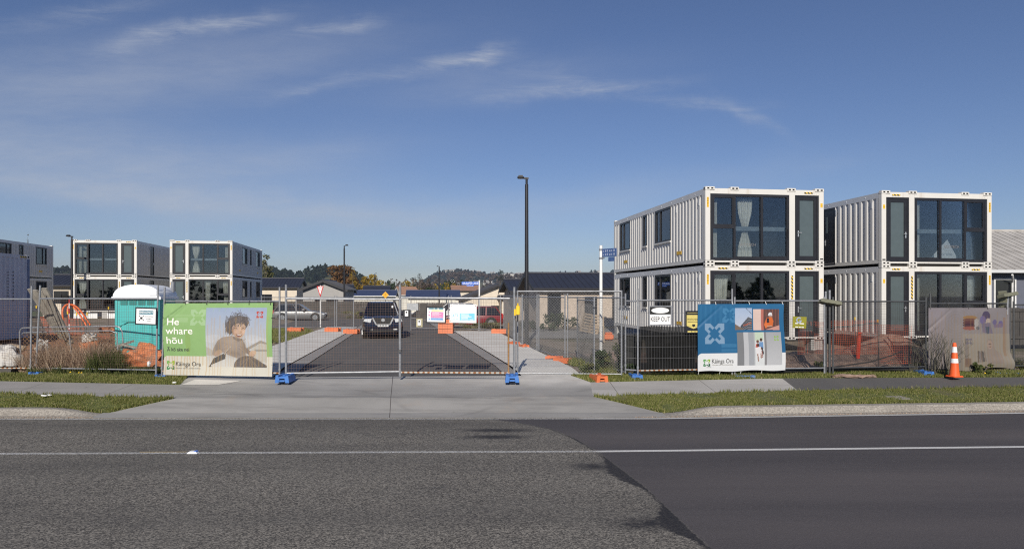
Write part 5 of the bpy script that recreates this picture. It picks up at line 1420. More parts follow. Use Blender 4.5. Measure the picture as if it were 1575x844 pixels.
gb = pr.build('banner', wrG, eG); gb.location = (g0.x, g0.y - .0, .07); gb.rotation_euler = (0, 0, azG)
tag(gb, 'green and white banner with a laughing child, tied to the fence left of the gate', 'banner')
m = MB()
for txt, px, py, hpx, w in (('He', 76, 248, 92, 128), ('whare', 72, 342, 92, 282), ('hōu', 70, 442, 92, 168)):
    put_text(m, txt, hpx / 745 * BH * 1.12, gx(px), gy(py), wrG, 0, 'LEFT', w / 1130 * BW, eG)
m.build('lettering', 'print_cream', gb)
m = MB(); put_text(m, 'Ā kō ake nei', .135, gx(76), gy(534), wrG, 0, 'LEFT', 235 / 1130 * BW, eG); put_text(m, 'Kāinga Ora', .155, gx(163), gy(684), wrG, 0, 'LEFT', 262 / 1130 * BW, eG); m.build('lettering', 'print_charcoal', gb)
m = MB(); put_text(m, 'Homes and Communities', .055, gx(166), gy(726), wrG, 0, 'LEFT', 258 / 1130 * BW, eG); m.build('lettering', 'print_midgrey', gb)
m = MB()
for k in range(6): m.tube([(.05 + k * .585, -.06, BH - .03), (.05 + k * .585, -.03, BH + .07)], .008, 6)
for k in range(3): m.tube([(.02, -.06, .3 + k * .6), (-.06, -.0, .3 + k * .6)], .008, 6); m.tube([(BW - .02, -.06, .3 + k * .6), (BW + .05, -.0, .3 + k * .6)], .008, 6)
m.build('cable_tie', 'black_print', gb)
# ---- blue banner
BW2, BH2 = 2.46, 1.80
pr = Print(BW2, BH2, .0105)
def bx(px): return (px - 75) / 905 * BW2
def by(py): return (735 - py) / 655 * BH2
ALLm = np.ones(pr.x.shape, bool)
pr.vgrad(ALLm, (38, 102, 148), (46, 112, 160), 0, BH2)
for k in range(7): pr.rect(bx(95 + 52 * k), bx(115 + 52 * k), by(270), by(95), (64, 132, 178), .3)
pr.rect(bx(318), bx(470), by(505), by(470), (74, 138, 182), .5); pr.rect(bx(318), bx(470), by(550), by(520), (74, 138, 182), .4)
pr.emblem(bx(405), by(190), .195, [(78, 142, 188)], .8); pr.emblem(bx(250), by(370), .275, [(136, 168, 198)])
wm = (pr.y < by(562)) & ~((pr.x < .11) & (pr.y > by(562) - .11) & ((pr.x - .11) ** 2 + (pr.y - by(562) + .11) ** 2 > .0121))
pr.fill(wm, (238, 240, 242))
pm = (pr.x > bx(463)) & (pr.x < bx(640)) & (pr.y > by(335)) & (pr.y < by(122)); pr.vgrad(pm, (206, 214, 230), (176, 196, 226), by(335), by(122))
pr.fill(pm & pr.mask_poly([(bx(520), by(300)), (bx(600), by(205)), (bx(640), by(225)), (bx(640), by(335)), (bx(520), by(335))]), (128, 130, 138))
for k in range(6): pr.fill(pm & pr.mask_line([(bx(525), by(300 + 14 * k)), (bx(605), by(222 + 24 * k)), (bx(640), by(232 + 22 * k))], .022), (60, 64, 74)); 
for k in range(5): pr.fill(pm & pr.mask_ell(bx(560 + 17 * k), by(290 - 6 * k), .018, .02), (196, 96, 60))
pr.fill(pm & pr.mask_poly([(bx(463), by(275)), (bx(560), by(330)), (bx(560), by(340)), (bx(463), by(340))]), (128, 112, 100)); pr.fill(pm & pr.mask_line([(bx(575), by(122)), (bx(640), by(180))], .012), (80, 84, 92))
pm = (pr.x > bx(655)) & (pr.x < bx(930)) & (pr.y > by(338)) & (pr.y < by(130)); pr.fill(pm, (104, 74, 70))
pr.fill(pm & (pr.x < bx(750)), (232, 206, 196)); pr.fill(pm & (pr.x > bx(738)) & (pr.x < bx(765)), (196, 120, 108))
for k in range(5): pr.fill(pm & pr.mask_line([(bx(790 + 34 * k), by(135)), (bx(800 + 30 * k), by(330))], .016), (148, 100, 90))
pr.fill(pm & pr.mask_poly([(bx(780), by(335)), (bx(930), by(290)), (bx(930), by(338))]), (214, 160, 148))
pr.ell(bx(836), by(182), .055, .05, (238, 240, 244)); pr.ell(bx(838), by(203), .045, .05, (176, 130, 106)); pr.rect(bx(812), bx(860), by(195), by(189), (225, 228, 234))
pr.poly([(bx(x), by(y)) for x, y in ((800, 215), (855, 212), (870, 250), (860, 300), (790, 310), (775, 270))], (226, 116, 60)); pr.poly([(bx(x), by(y)) for x, y in ((800, 222), (822, 218), (826, 262), (800, 268))], (44, 46, 62)); pr.poly([(bx(x), by(y)) for x, y in ((770, 280), (800, 262), (812, 300), (785, 322))], (236, 128, 72))
pr.line([(bx(805), by(300)), (bx(850), by(298))], .03, (206, 160, 136))
pm = (pr.x > bx(478)) & (pr.x < bx(945)) & (pr.y > by(685)) & (pr.y < by(358)); pr.fill(pm, (186, 190, 194))
pr.fill(pm & (pr.x < bx(550)), (132, 134, 138)); pr.fill(pm & (pr.x > bx(550)) & (pr.x < bx(600)), (200, 202, 206)); pr.fill(pm & (pr.x > bx(600)) & (pr.x < bx(655)), (168, 172, 178)); pr.fill(pm & (pr.x > bx(665)) & (pr.x < bx(760)), (226, 230, 232)); pr.fill(pm & (pr.x > bx(665)) & (pr.x < bx(755)) & (pr.y > by(440)), (206, 222, 200)); pr.fill(pm & (pr.x > bx(760)) & (pr.x < bx(785)), (142, 140, 142))
pr.vgrad(pm & (pr.x > bx(785)), (200, 202, 206), (176, 178, 182), by(685), by(358))
for (x, y, c1, c2) in ((692, 450, (120, 84, 70), (206, 96, 84)), (728, 432, (88, 64, 56), (120, 160, 206)), (695, 485, (96, 66, 56), (236, 232, 234)), (722, 520, (140, 100, 82), (150, 96, 90))):
    pr.ell(bx(x), by(y), .038, .045, c1); pr.poly([(bx(x - 20), by(y + 22)), (bx(x + 20), by(y + 22)), (bx(x + 24), by(y + 85)), (bx(x - 24), by(y + 85))], c2)
pr.poly([(bx(x), by(y)) for x, y in ((665, 510), (720, 500), (738, 600), (690, 610))], (238, 236, 238)); pr.line([(bx(690), by(575)), (bx(697), by(640))], .03, (160, 116, 98)); pr.line([(bx(722), by(570)), (bx(728), by(610))], .03, (160, 116, 98)); pr.line([(bx(735), by(510)), (bx(750), by(570))], .03, (40, 42, 52))
pr.emblem(bx(892), by(420), .062, [(150, 196, 62)]); pr.emblem(bx(166), by(652), .098, [(92, 168, 84), (150, 190, 60), (36, 96, 66), (60, 136, 82)])
pr.noise(.01, 5)
wrB = wrinkle(BW2, BH2, 23, .024)
eB = lambda x, y: (.045 * (1 - y / BH2) * (x / BW2) + .02 * math.sin(y * 3.5) * (x / BW2), -.0 + .015 * math.sin(x * 5.1) * (1 if y < .1 else 0))
b0, b1 = g(1072, 577.6), g(1208, 575.2); azB = math.atan2(b1.y - b0.y, b1.x - b0.x)
bb = pr.build('banner', wrB, eB); bb.location = (b0.x, b0.y - .01, .12); bb.rotation_euler = (0, 0, azB)
tag(bb, 'blue and white banner with three photographs, tied to the fence right of the drive', 'banner')
m = MB(); put_text(m, 'Kāinga Ora', .165, bx(214), by(638), wrB, 0, 'LEFT', 222 / 905 * BW2, eB); m.build('lettering', 'print_charcoal', bb)
m = MB(); put_text(m, 'Homes and Communities', .05, bx(216), by(672), wrB, 0, 'LEFT', 216 / 905 * BW2, eB); m.build('lettering', 'print_midgrey', bb)
m = MB()
for k in range(6): m.tube([(.03 + k * .48, -.06, BH2 - .02), (.03 + k * .48, -.0, BH2 + .06)], .008, 6)
for k in range(4): m.tube([(.03 + k * .6, -.06, .03), (.03 + k * .6, -.0, -.08)], .008, 6)
m.build('cable_tie', 'litter_white', bb)
# ---- faded purple banner
BW3, BH3 = 2.42, 1.74
pr = Print(BW3, BH3, .0125)
def vx(px): return (px - 148) / 750 * BW3
def vy(py): return (752 - py) / 536 * BH3
pr.vgrad(np.ones(pr.x.shape, bool), (132, 126, 118), (138, 132, 136), 0, BH3)
pr.fill(pr.x < .5, (148, 140, 148), .4); pr.fill((pr.x > vx(460)) & (pr.y < vy(440)), (150, 142, 130), .7)
for k in range(9): pr.fill((abs(np.hypot((pr.x - vx(400)) / 1.2, pr.y - vy(330)) - .08 - k * .075) < .010), (150, 140, 150), .3)
for y, c in ((300, (150, 116, 78)), (322, (110, 76, 70)), (345, (92, 56, 60)), (366, (74, 48, 58)), (392, (140, 84, 74))): pr.ell(vx(530), vy(y), .21, .055, c, .95)
for y in (330, 355, 385): pr.ell(vx(592), vy(y), .065, .06, (166, 164, 162), .9); 
pr.ell(vx(605), vy(392), .05, .05, (80, 84, 90), .8)
for (x, y, r, c) in ((680, 290, .12, (72, 62, 92)), (700, 335, .075, (176, 162, 152)), (650, 320, .09, (110, 100, 140)), (760, 340, .06, (104, 96, 134)), (815, 355, .07, (102, 92, 138))): pr.ell(vx(x), vy(y), r, r * 1.25, c, .9)
pr.poly([(vx(x), vy(y)) for x, y in ((640, 350), (720, 345), (745, 440), (650, 430))], (112, 104, 124), .9); pr.poly([(vx(x), vy(y)) for x, y in ((675, 380), (715, 380), (705, 440), (685, 440))], (70, 82, 96), .9); pr.poly([(vx(x), vy(y)) for x, y in ((750, 365), (835, 345), (838, 385), (760, 390))], (118, 104, 126), .9)
pr.poly([(vx(x), vy(y)) for x, y in ((690, 480), (740, 490), (760, 580), (820, 620), (810, 710), (680, 710), (680, 600))], (140, 128, 122), .9); pr.ell(vx(710), vy(535), .085, .12, (156, 138, 128), .9); pr.ell(vx(712), vy(530), .05, .02, (92, 80, 80), .8); pr.ell(vx(712), vy(552), .04, .014, (110, 78, 74), .8)
for k in range(5): pr.poly([(vx(590 + 17 * k), vy(690)), (vx(604 + 17 * k), vy(690)), (vx(612 + 13 * k), vy(590 + 10 * (k % 2))), (vx(598 + 13 * k), vy(590))], ((70, 66, 66), (120, 112, 112), (88, 80, 84))[k % 3], .8)
pr.rect(vx(480), vx(515), vy(700), vy(480), (104, 96, 98), .5); pr.rect(vx(480), vx(535), vy(720), vy(650), (108, 78, 62), .6)
pr.emblem(vx(520), vy(505), .08, [(92, 94, 118)], .8)
for k in range(24):
    x = vx(180 + k * 30); pr.fill((abs(pr.x - x) < .018) & (pr.y < vy(rg.uniform(240, 420))), (150, 122, 80), .22)
pr.fill((pr.x > vx(838)) & (pr.x < vx(862)) & (pr.y > vy(640)) & (pr.y < vy(300)), (140, 104, 74), .5)
pr.noise(.02, 9)
wr0 = wrinkle(BW3, BH3, 37, .03)
wrV = lambda x, y: wr0(x, y) - .06 * math.exp(-((y - .15) / .2) ** 2) * max(0, (x / BW3 - .5) * 2)
eV = lambda x, y: ((.11 * (x / BW3) ** 3 * math.exp(-((y - .12) / .28) ** 2)), .035 * math.sin(x * 4.2) * max(0, 1 - y / .4) + .10 * (x / BW3 > .5) * (x / BW3 - .5) * max(0, 1 - y / .5))
v0, v1 = g(1425.5, 572), g(1553, 570.8); azV = math.atan2(v1.y - v0.y, v1.x - v0.x)
vb = pr.build('banner', wrV, eV); vb.location = (v0.x, v0.y - .02, .06); vb.rotation_euler = (0, 0, azV)
tag(vb, 'faded crumpled purple banner with rust streaks at the right of the fence', 'banner')
m = MB()
for k in range(5): m.tube([(.05 + k * .57, -.06, BH3 - .03), (.05 + k * .57, -.0, BH3 + .12)], .008, 6)
m.build('cable_tie', 'black_print', vb)

# ================================================================ SIGNS
def plate(name, label, cat, p, az, w, h, mats, draw, th=.008, roll=0.0, group=None, frame=None, off=-.04):
    """flat board facing the road; p = centre in world; draw(mb) adds print on its face, local x right, z up, face at y=-th"""
    t = thing(name, label, cat, (p.x, p.y, p.z), az, group)
    if roll: t.rotation_euler = (0, roll, az)
    m = MB(); m.box(-w / 2, w / 2, off - th, off, -h / 2, h / 2); m.build('board', mats, t)
    if frame:
        m = MB(); frame_rect(m, 'x', 0, -w / 2 - .025, w / 2 + .025, -h / 2 - .025, h / 2 + .025, .03, off - th - .008, off + .01); m.build('frame', frame, t)
    parts = {}
    draw(parts, off - th - .002)
    for (nm, mt), mb in parts.items(): mb.build(nm, mt, t)
    return t
def PB(parts, nm, mt): return parts.setdefault((nm, mt), MB())
def oval(m, cx, cz, rx, rz, y, n=28): m.poly([(cx + rx * math.cos(2 * math.pi * k / n), y, cz + rz * math.sin(2 * math.pi * k / n)) for k in range(n)])
def rect(m, x0, x1, z0, z1, y): m.poly([(x0, y, z0), (x1, y, z0), (x1, y, z1), (x0, y, z1)])
def dk(parts, y):
    m = PB(parts, 'header', 'black_print'); rect(m, -.29, .29, .03, .235, y)
    m = PB(parts, 'panel', 'print_white'); oval(m, -.0, .135, .245, .075, y - .002)
    m = PB(parts, 'lettering', 'black_print'); m.text('KEEP OUT', .165, T(0, y - .002, -.10), fit=.53)
fz = lambda px: interp(px, [(980, gp(980, 579).y), (1126, gp(1126, 576.5).y), (1268, gp(1268, 574.5).y)])
az1 = math.atan2(g(1126, 576.5).y - g(981, 579).y, g(1126, 576.5).x - g(981, 579).x)
plate('warning_sign', 'white keep out sign with a black header and pale oval above black shade cloth', 'sign', at(1014.5, 485, fz(1014) - .01), az1, .585, .47, 'print_white', dk, frame='galv')
def dw(parts, y):
    m = PB(parts, 'panel', 'sign_watch'); rect(m, -.195, .195, -.10, .19, y); m.poly([(-.195, y, -.105), (.195, y, -.105), (.0, y, -.18)])
    m = PB(parts, 'lettering', 'black_print'); m.text('WATCHDOG', .075, T(0, y - .002, .07), fit=.36); rect(m, -.17, .17, .0, .012, y - .002)
    oval(m, 0, -.09, .045, .035, y - .002, 10); m.poly([(-.05, y - .003, -.06), (.05, y - .003, -.06), (0, y - .003, -.14)])
    m = PB(parts, 'lettering', 'sign_watch'); [rect(m, a_, b_, -.275, -.235, y) for a_, b_ in ((-.17, -.06), (-.045, .03), (.045, .17))]; rect(m, -.18, .18, .24, .25, y)
smat('sign_watch', lin((206, 190, 110)), .6, var=.1)
plate('warning_sign', 'yellow and black watchdog sign partly behind the blue banner', 'sign', at(1066, 495, fz(1066) - .0), az1, .46, .60, 'black_frame', dw, off=-.03)
def dgm(parts, y):
    m = PB(parts, 'emblem', 'print_faded')
    n = 22; ro, ri = .082, .05
    pts = [(-.02 + ro * math.cos(.7 + 5.0 * k / n), .06 + ro * math.sin(.7 + 5.0 * k / n)) for k in range(n + 1)]; ptsi = [(-.02 + ri * math.cos(.7 + 5.0 * k / n), .06 + ri * math.sin(.7 + 5.0 * k / n)) for k in range(n + 1)]
    for k in range(n): m.poly([(pts[k][0], y, pts[k][1]), (pts[k + 1][0], y, pts[k + 1][1]), (ptsi[k + 1][0], y, ptsi[k + 1][1]), (ptsi[k][0], y, ptsi[k][1])])
    rect(m, -.01, .06, .03, .058, y)
    m = PB(parts, 'lettering', 'print_white')
    for x0, x1, z in ((-.13, -.05, -.03), (.0, .13, -.03), (-.12, -.04, -.13), (-.02, .04, -.13), (.06, .13, -.13)): rect(m, x0, x1, z - .012, z + .012, y)
smat('sign_olive', lin((140, 136, 42)), .55, var=.12, scale=12)
plate('security_sign', 'small tilted olive sign with a round emblem, right of the blue banner', 'sign', at(1228, 495.5, fz(1228) - .02), az1, .40, .315, 'sign_olive', dgm, roll=.05, off=-.05)
def de(parts, y):
    m = PB(parts, 'header', 'sign_teal'); rect(m, -.21, .21, .045, .15, y)
    m = PB(parts, 'lettering', 'print_white'); m.text('EMERGENCY', .085, T(0, y - .002, .098), fit=.40)
    m = PB(parts, 'pictogram', 'black_print'); oval(m, -.135, -.055, .035, .03, y, 12)
    for sx in (-1, 1):
        for sz in (-1, 1): oval(m, -.135 + sx * .058, -.055 + sz * .05, .018, .014, y, 8); m.bar((-.135 + sx * .02, y, -.055 + sz * .015), (-.135 + sx * .05, y, -.055 + sz * .045), .001, .008)
    m = PB(parts, 'lettering', 'print_grey'); m.text('EVACUATION', .045, T(.085, y, -.01), fit=.25); m.text('ASSEMBLY', .045, T(.085, y, -.07), fit=.17); m.text('POINT', .045, T(.085, y, -.125), fit=.12)
smat('sign_teal', lin((92, 138, 152)), .5)
azL = math.atan2(g(240, 578).y - g(55, 574.5).y, g(240, 578).x - g(55, 574.5).x)
plate('emergency_sign', 'white emergency sign with a dark edge on the mesh before the turquoise toilet', 'sign', at(226.5, 486, 18.1), azL, .575, .41, 'print_white', de, frame='black_frame', roll=.03)
azG2 = math.atan2(GC.y - GB.y, GC.x - GB.x)
smat('sign_pink', lin((214, 130, 178)), .5, var=.2, scale=25); smat('sign_pale_blue', lin((120, 165, 216)), .5, var=.15, scale=25); smat('sign_sky', lin((120, 200, 238)), .5); smat('sign_straw', lin((238, 224, 170)), .5)
def d1(parts, y):
    m = PB(parts, 'header', 'sign_teal'); [rect(m, a_, b_, .142, .187, y) for a_, b_ in ((-.195, -.185), (-.18, -.06), (-.045, .035), (.045, .06), (.075, .18))]
    m = PB(parts, 'panel', 'sign_straw'); rect(m, -.12, .19, .085, .13, y)
    m = PB(parts, 'panel', 'sign_pink'); rect(m, -.135, .19, -.075, .075, y)
    m = PB(parts, 'panel', 'sign_pale_blue'); rect(m, -.135, .19, -.135, -.080, y); rect(m, -.19, -.15, -.125, -.095, y)
    m = PB(parts, 'lettering', 'print_white')
    for k in range(4): rect(m, -.11, .08 + .03 * (k % 2) * 2, .045 - k * .03, .053 - k * .03, y - .002)
    m = PB(parts, 'pictogram', 'sign_pink'); m.poly([(-.2, y, .05), (-.15, y, .05), (-.175, y, .095)]); oval(m, -.175, -.01, .022, .022, y, 10)
plate('gate_sign', 'smaller white gate sign with pink and blue panels in a dark frame', 'sign', at(671, 484, GB.y - .02), azG2, .47, .37, 'print_white', d1, frame='black_frame', roll=.02)
def d2(parts, y):
    m = PB(parts, 'panel', 'sign_sky'); rect(m, -.075, .30, -.175, .01, y); frame_rect(m, 'x', 0, -.30, -.085, -.175, .01, .006, y, y + .001)
    m = PB(parts, 'lettering', 'sign_sky'); m.text('ATF', .115, T(-.195, y, -.06), fit=.16); rect(m, -.27, -.2, -.14, -.125, y); rect(m, -.18, -.12, -.14, -.125, y)
    m = PB(parts, 'lettering', 'print_white')
    for k, wd in enumerate((.2, .21, .27, .18)): rect(m, -.05, -.05 + wd, -.03 - k * .028, -.014 - k * .028, y - .002)
    rect(m, -.05, .14, -.16, -.142, y - .002); rect(m, .17, .27, -.16, -.142, y - .002)
    m = PB(parts, 'bolt', 'rust')
    for sx in (-1, 1):
        for sz in (-1, 1): m.disc((sx * .31, y, sz * .20), (0, 1, 0), .012, 8, 0, .01)
plate('gate_sign', 'larger white sign with a sky blue panel, on the right gate leaf', 'sign', at(712.5, 482, GB.y - .03), azG2, .69, .475, 'print_white', d2, roll=.015)
def d3(parts, y):
    m = PB(parts, 'key_safe', 'print_white'); m.rbox(-.045, .045, y - .03, y, -.075, .075, .012)
    m = PB(parts, 'dial', 'black_print'); m.disc((0, y - .032, .035), (0, 1, 0), .022, 10, 0, .01)
plate('key_box_plate', 'small black board with a white key box, just right of the gate meeting post', 'key box', at(626, 482, GB.y - .0), azG2, .20, .20, 'black_frame', d3)
plate('key_box_plate', 'small tan board with a white key box, below the grey sheet', 'key box', at(645.5, 496, GB.y - .0), azG2, .16, .22, 'tan_board', d3)
def d4(parts, y): pass
plate('notice_sheet', 'plain grey notice sheet on the right gate leaf', 'notice', at(635, 471.5, GB.y), azG2, .29, .18, 'sheet_grey', d4)
plate('notice_sheet', 'plain dark notice sheet left of the pink panelled sign', 'notice', at(652, 474, GB.y), azG2, .16, .20, 'fence_wood', d4)
# yellow latch cover hanging at the right gate post
t = thing('latch_cover', 'yellow plastic latch cover hanging on the post right of the gate', 'latch', at(796.5, 478, 17.6))
m = MB(); m.rbox(-.05, .05, -.09, -.03, -.10, .13, .015); m.tube([(0, -.06, .13), (0, -.06, .2)], .018, 8); m.build('cover', 'yellow_bright', t)
m = MB(); m.rbox(-.10, -.055, -.08, -.04, -.12, .05, .01); m.build('flap', 'yellow_bright', t)
m = MB(); m.bar((0, -.06, -.1), (-.01, -.06, -.28), .03, .05); m.build('strap', 'black_print', t)
# street name posts
def name_sign(px, base_py, top_py, label, r, boards, mat='white_post', z0=0.0, rz=0.0):
    p = g(px, base_py); H = CZ - (top_py - HY) / F * p.y - ground_z(p.x, p.y)
    t = thing('street_sign', label, 'street sign', (p.x, p.y, ground_z(p.x, p.y) if p.y < 45 else ground_z(p.x, p.y)), rz)
    m = MB(); m.tube([(0, 0, -.1), (0, 0, H)], r, 12); m.disc((0, 0, H), (0, 0, 1), r * 1.08, 12, 0, .02); m.build('post', mat, t, True)
    return t, p, H
t, p, H = name_sign(924.3, 561, 378, 'white street sign post with a blue plate turned edge on, before the brick house', .048, None)
k = p.y / F
b = MB(T(0, -.0, 0) @ RZ(R(-52)))
z1, z0 = H - 5 * k, H - 17.5 * k
b.box(.06, .66, -.012, .012, z0, z1, 0, .004); sp_ = b.build('name_plate', 'sign_blue_dull', t)
b = MB(RZ(R(-52))); [b.box(.10 + q_ * .088, .10 + q_ * .088 + .03 + .02 * (q_ % 2), -.016, -.013, zz_, zz_ + .05 + .01 * (q_ % 3)) for zz_ in (z1 - .10, z0 + .04) for q_ in range(6)]
b.build('lettering', 'print_faded', sp_)
b = MB(RZ(R(-52))); b.box(.32, .56, -.01, .01, z0 - .14, z0 - .01); b.build('number_plate', 'sign_blue_dull', t)
for z in (z1 - .02, z0 - .03):
    b = MB(); b.tube([(0, 0, z - .03), (0, 0, z + .03)], .06, 12); b.bar((0, 0, z), (.09, -.10, z), .03, .04); b.build('clamp', 'galv', t)
t, p, H = name_sign(737.3, 500, 431, 'thin white post with a bright blue lane name sign, behind the large white gate sign', .055, None)
k = p.y / F
b = MB(); b.box(-27.2 * k, -.03, -.015, .015, H - 7.0 * k, H - 2.2 * k, 0, .004); sp_ = b.build('name_plate', 'sign_blue', t)
b = MB(); b.text('KRAUPŌ LANE', 4.6 * k, T(-13.7 * k, -.019, H - 4.8 * k), fit=24 * k); b.build('lettering', 'print_white', sp_)
b = MB(); b.box(-19.5 * k, -8.5 * k, -.015, .015, H - 9.4 * k, H - 7.2 * k); sp_ = b.build('sub_plate', 'sign_blue', t)
b = MB(); b.text('PRIVATE RD', 1.9 * k, T(-14 * k, -.018, H - 8.3 * k), fit=9 * k); b.build('lettering', 'print_white', sp_)
# give way
t, p, H = name_sign(493, 503, 439, 'red and white give way sign on a white post left of the dark car', .045, None)
k = p.y / F
b = MB(); b.prism([(-5.4 * k, H - 1 * k), (0, H - 18 * k), (5.4 * k, H - 1 * k)][::-1], -.075, -.055); gs = b.build('sign_face', 'red_sign', t)
b = MB(); b.prism([(-3.6 * k, H - 2.1 * k), (0, H - 13.9 * k), (3.6 * k, H - 2.1 * k)][::-1], -.08, -.076); b.build('sign_panel', 'print_white', gs)
b = MB(); b.text('GIVE', 3 * k, T(0, -.083, H - 4.2 * k), fit=4.6 * k); b.text('WAY', 3 * k, T(0, -.083, H - 7.6 * k), fit=3.4 * k); b.build('lettering', 'red_sign', gs)
# yellow diamond far down the lane
t, p, H = name_sign(593, 476, 449.5, 'yellow diamond warning sign far down the lane above the dark car', .06, None, 'galv')
k = p.y / F; c = H - 4 * k
b = MB(); b.prism([(-5.2 * k, c), (0, c - 5.2 * k), (5.2 * k, c), (0, c + 5.2 * k)], -.12, -.09); gs = b.build('sign_face', 'sign_yellow', t)
b = MB()
for sx in (-1, 1): b.bar((sx * .8 * k, -.125, c - 2.4 * k), (sx * .5 * k, -.125, c + 1.4 * k), .01, .6 * k)
b.bar((-1.2 * k, -.125, c + 1.0 * k), (1.2 * k, -.125, c + 1.0 * k), .01, .5 * k); b.build('symbol', 'black_print', gs)
b = MB(); b.box(-2.6 * k, 2.2 * k, -.1, -.07, c - 7.9 * k, c - 5.6 * k); b.build('sub_plate', 'sign_blue', t)
# ================================================================ STREET FURNITURE, SITE CLUTTER
def street_lamp(p, H, label, arm=-1.0, r=.085, az=0.0):
    t = thing('street_lamp', label, 'street lamp', p, az, 'black street lamps')
    m = MB(); m.tube([(0, 0, -.1), (0, 0, 1.2), (0, 0, H - .35)], [r * 1.1, r * 1.05, r * .85], 12); m.box(-.18, .18, -.18, .18, 0, .03); m.build('pole', 'lamp_black', t, True)
    m = MB(); m.tube([(0, 0, H - .36), (0, 0, H - .08)], r * .62, 10); m.bar((r, 0, H - .09), (arm * .32, 0, H - .075), .10, .07); m.build('arm', 'lamp_black', t)
    m = MB(); x0, x1 = sorted((arm * .28, arm * .98)); m.rbox(x0, x1, -.13, .13, H - .09, H - .01, .03); m.box((x0 + x1) / 2 - .1, (x0 + x1) / 2 + .1, -.09, .09, H - .012, H + .045)
    hd = m.build('lamp_head', 'lamp_black', t)
    m = MB(); m.box(x0 + .08, x1 - .08, -.09, .09, H - .105, H - .088); m.build('lens', 'sheet_grey', hd)
    return t
p = g(810, 528.5); HL = CZ + (HY - 271.5) / F * p.y
street_lamp((p.x, p.y, 0), HL, 'tall black street lamp right of the gate, nearest of the lamps', arm=-.42, r=.088)
for px, py, d, ar, lb in ((529.5, 376.5, 71, .42, 'black street lamp left of the dark car, above the white house'), (576.5, 420, 150, .42, 'distant black street lamp, taller of the two in front of the gold trees'), (579.5, 428, 200, -.5, 'distant black street lamp, shorter of the two in front of the gold trees'),
                          (675.5, 409, 112, -.42, 'black street lamp in front of the bright yellow tree'), (110.5, 362, 53, -.42, 'black street lamp beside the left container stack')):
    q = at(px, 470, d); gz = ground_z(q.x, d); top = CZ - (py - HY) / F * d
    street_lamp((q.x, d, gz), top - gz, lb, ar, .09 if d < 100 else .12)
# cone
p = g(1468, 578.5); H = (578.5 - 525) / F * p.y
t = thing('traffic_cone', 'orange traffic cone with two white bands in the grass before the purple banner', 'traffic cone', (p.x, p.y, -.015), .2)
m = MB(); m.rbox(-.155, .155, -.155, .155, 0, .035, .02); m.build('base', 'cone_orange', t)
m = MB(); prof = [(0.03, .15), (.08, .142), (.30, .112), (.301, .112)]
def cone_r(z): return .124 - (.124 - .04) * (z - .03) / (H - .03)
def seg(z0, z1, nm, mt, add=0.0):
    m = MB(); m.tube([(0, 0, z0), (0, 0, z1)], [cone_r(z0) + add, cone_r(z1) + add], 20); m.build(nm, mt, t, True)
seg(.03, H * .98, 'body', 'cone_orange')
seg(H * .405, H * .53, 'reflective_band', 'reflective_white', .003); seg(H * .70, H * .865, 'reflective_band', 'reflective_white', .003)
# portable toilet
def toilet():
    d = 20.4; p = at(211, 470, d); W = 1.28; z0 = .22; az = R(4)
    t = thing('portable_toilet', 'turquoise portable toilet with a white domed roof', 'portable toilet', (p.x, p.y, z0), az)
    H = CZ - (459 - HY) / F * d - z0
    hw = W / 2
    m = MB(); m.box(-hw, hw, 0, 1.15, .12, H, 0, .03)
    for x in (-hw - .006, hw - .09): m.box(x, x + .096, -.02, .06, .1, H, 0, .02)
    m.box(-hw + .2, hw - .2, -.018, .0, .25, 1.05, 0, .015); m.box(-hw + .2, hw - .2, -.018, .0, 1.15, H - .32, 0, .015)
    m.tube([(-hw + .1, -.01, .98), (-hw + .38, -.022, 1.13), (hw - .1, -.022, 1.13)], .012, 6, 1)
    m.build('cabin', ['teal_plastic', 'teal_dark'], t)
    m = MB()
    for k in range(4):
        x = -hw + .16 + k * .255; m.box(x, x + .21, -.012, .0, H - .19, H - .055)
    m.build('vent_grille', 'teal_dark', t)
    m = MB(); m.rbox(-hw - .03, hw + .03, -.05, 1.2, 0, .12, .03); m.build('skid_base', 'pipe_black', t)
    m = MB(); n = 16; rings = []
    for j, (yy, f) in enumerate(((-.07, .80), (-.04, 1.0), (1.18, 1.0), (1.22, .8))):
        ring = [(-hw - .07, yy, H - .03), (-hw - .07, yy, H + .05)]
        for i in range(n + 1):
            a = math.pi * (1 - i / n); ring.append((math.cos(a) * (hw + .03), yy, H + .06 + f * .36 * math.sin(a) ** .8))
        ring += [(hw + .07, yy, H + .05), (hw + .07, yy, H - .03)]
        rings.append(ring)
    m.loft(rings); m.build('roof', 'white_plastic', t, True)
    m = MB(); m.box(hw - .28, hw - .02, -.085, .3, H + .07, H + .26, 0, .03); m.build('roof_vent', 'white_plastic', t)
    m = MB(); m.tube([(hw - .02, 1.0, H + .2), (hw - .02, 1.0, H + .52)], .06, 10); m.build('vent_pipe', 'galv', t)
toilet()
# leaning planks
for k, (tx, ty, bx_, by_, d0, d1, lb) in enumerate(((45, 444, 88, 513, 19.3, 19.9, 'leftmost of the grey planks leaning against the fence posts'), (53, 446, 96, 520, 19.2, 19.95, 'second grey plank leaning against the fence posts'),
                                                  (62, 447, 106, 530, 19.2, 20.0, 'third grey plank leaning against the fence posts, longest'), (68, 443, 110, 528, 19.1, 19.85, 'rightmost of the grey planks leaning against the fence posts'))):
    a = at(tx, ty, d0); b = at(bx_, by_, d1); m = MB(); m.bar(b, a, .20 if k != 2 else .16, .045, 0, 0.0)
    e = MB(); dv = (a - b).normalized()
    o = tag(m.build('timber_plank', 'timber_grey'), lb, 'plank', 'planks leaning at the left fence posts')
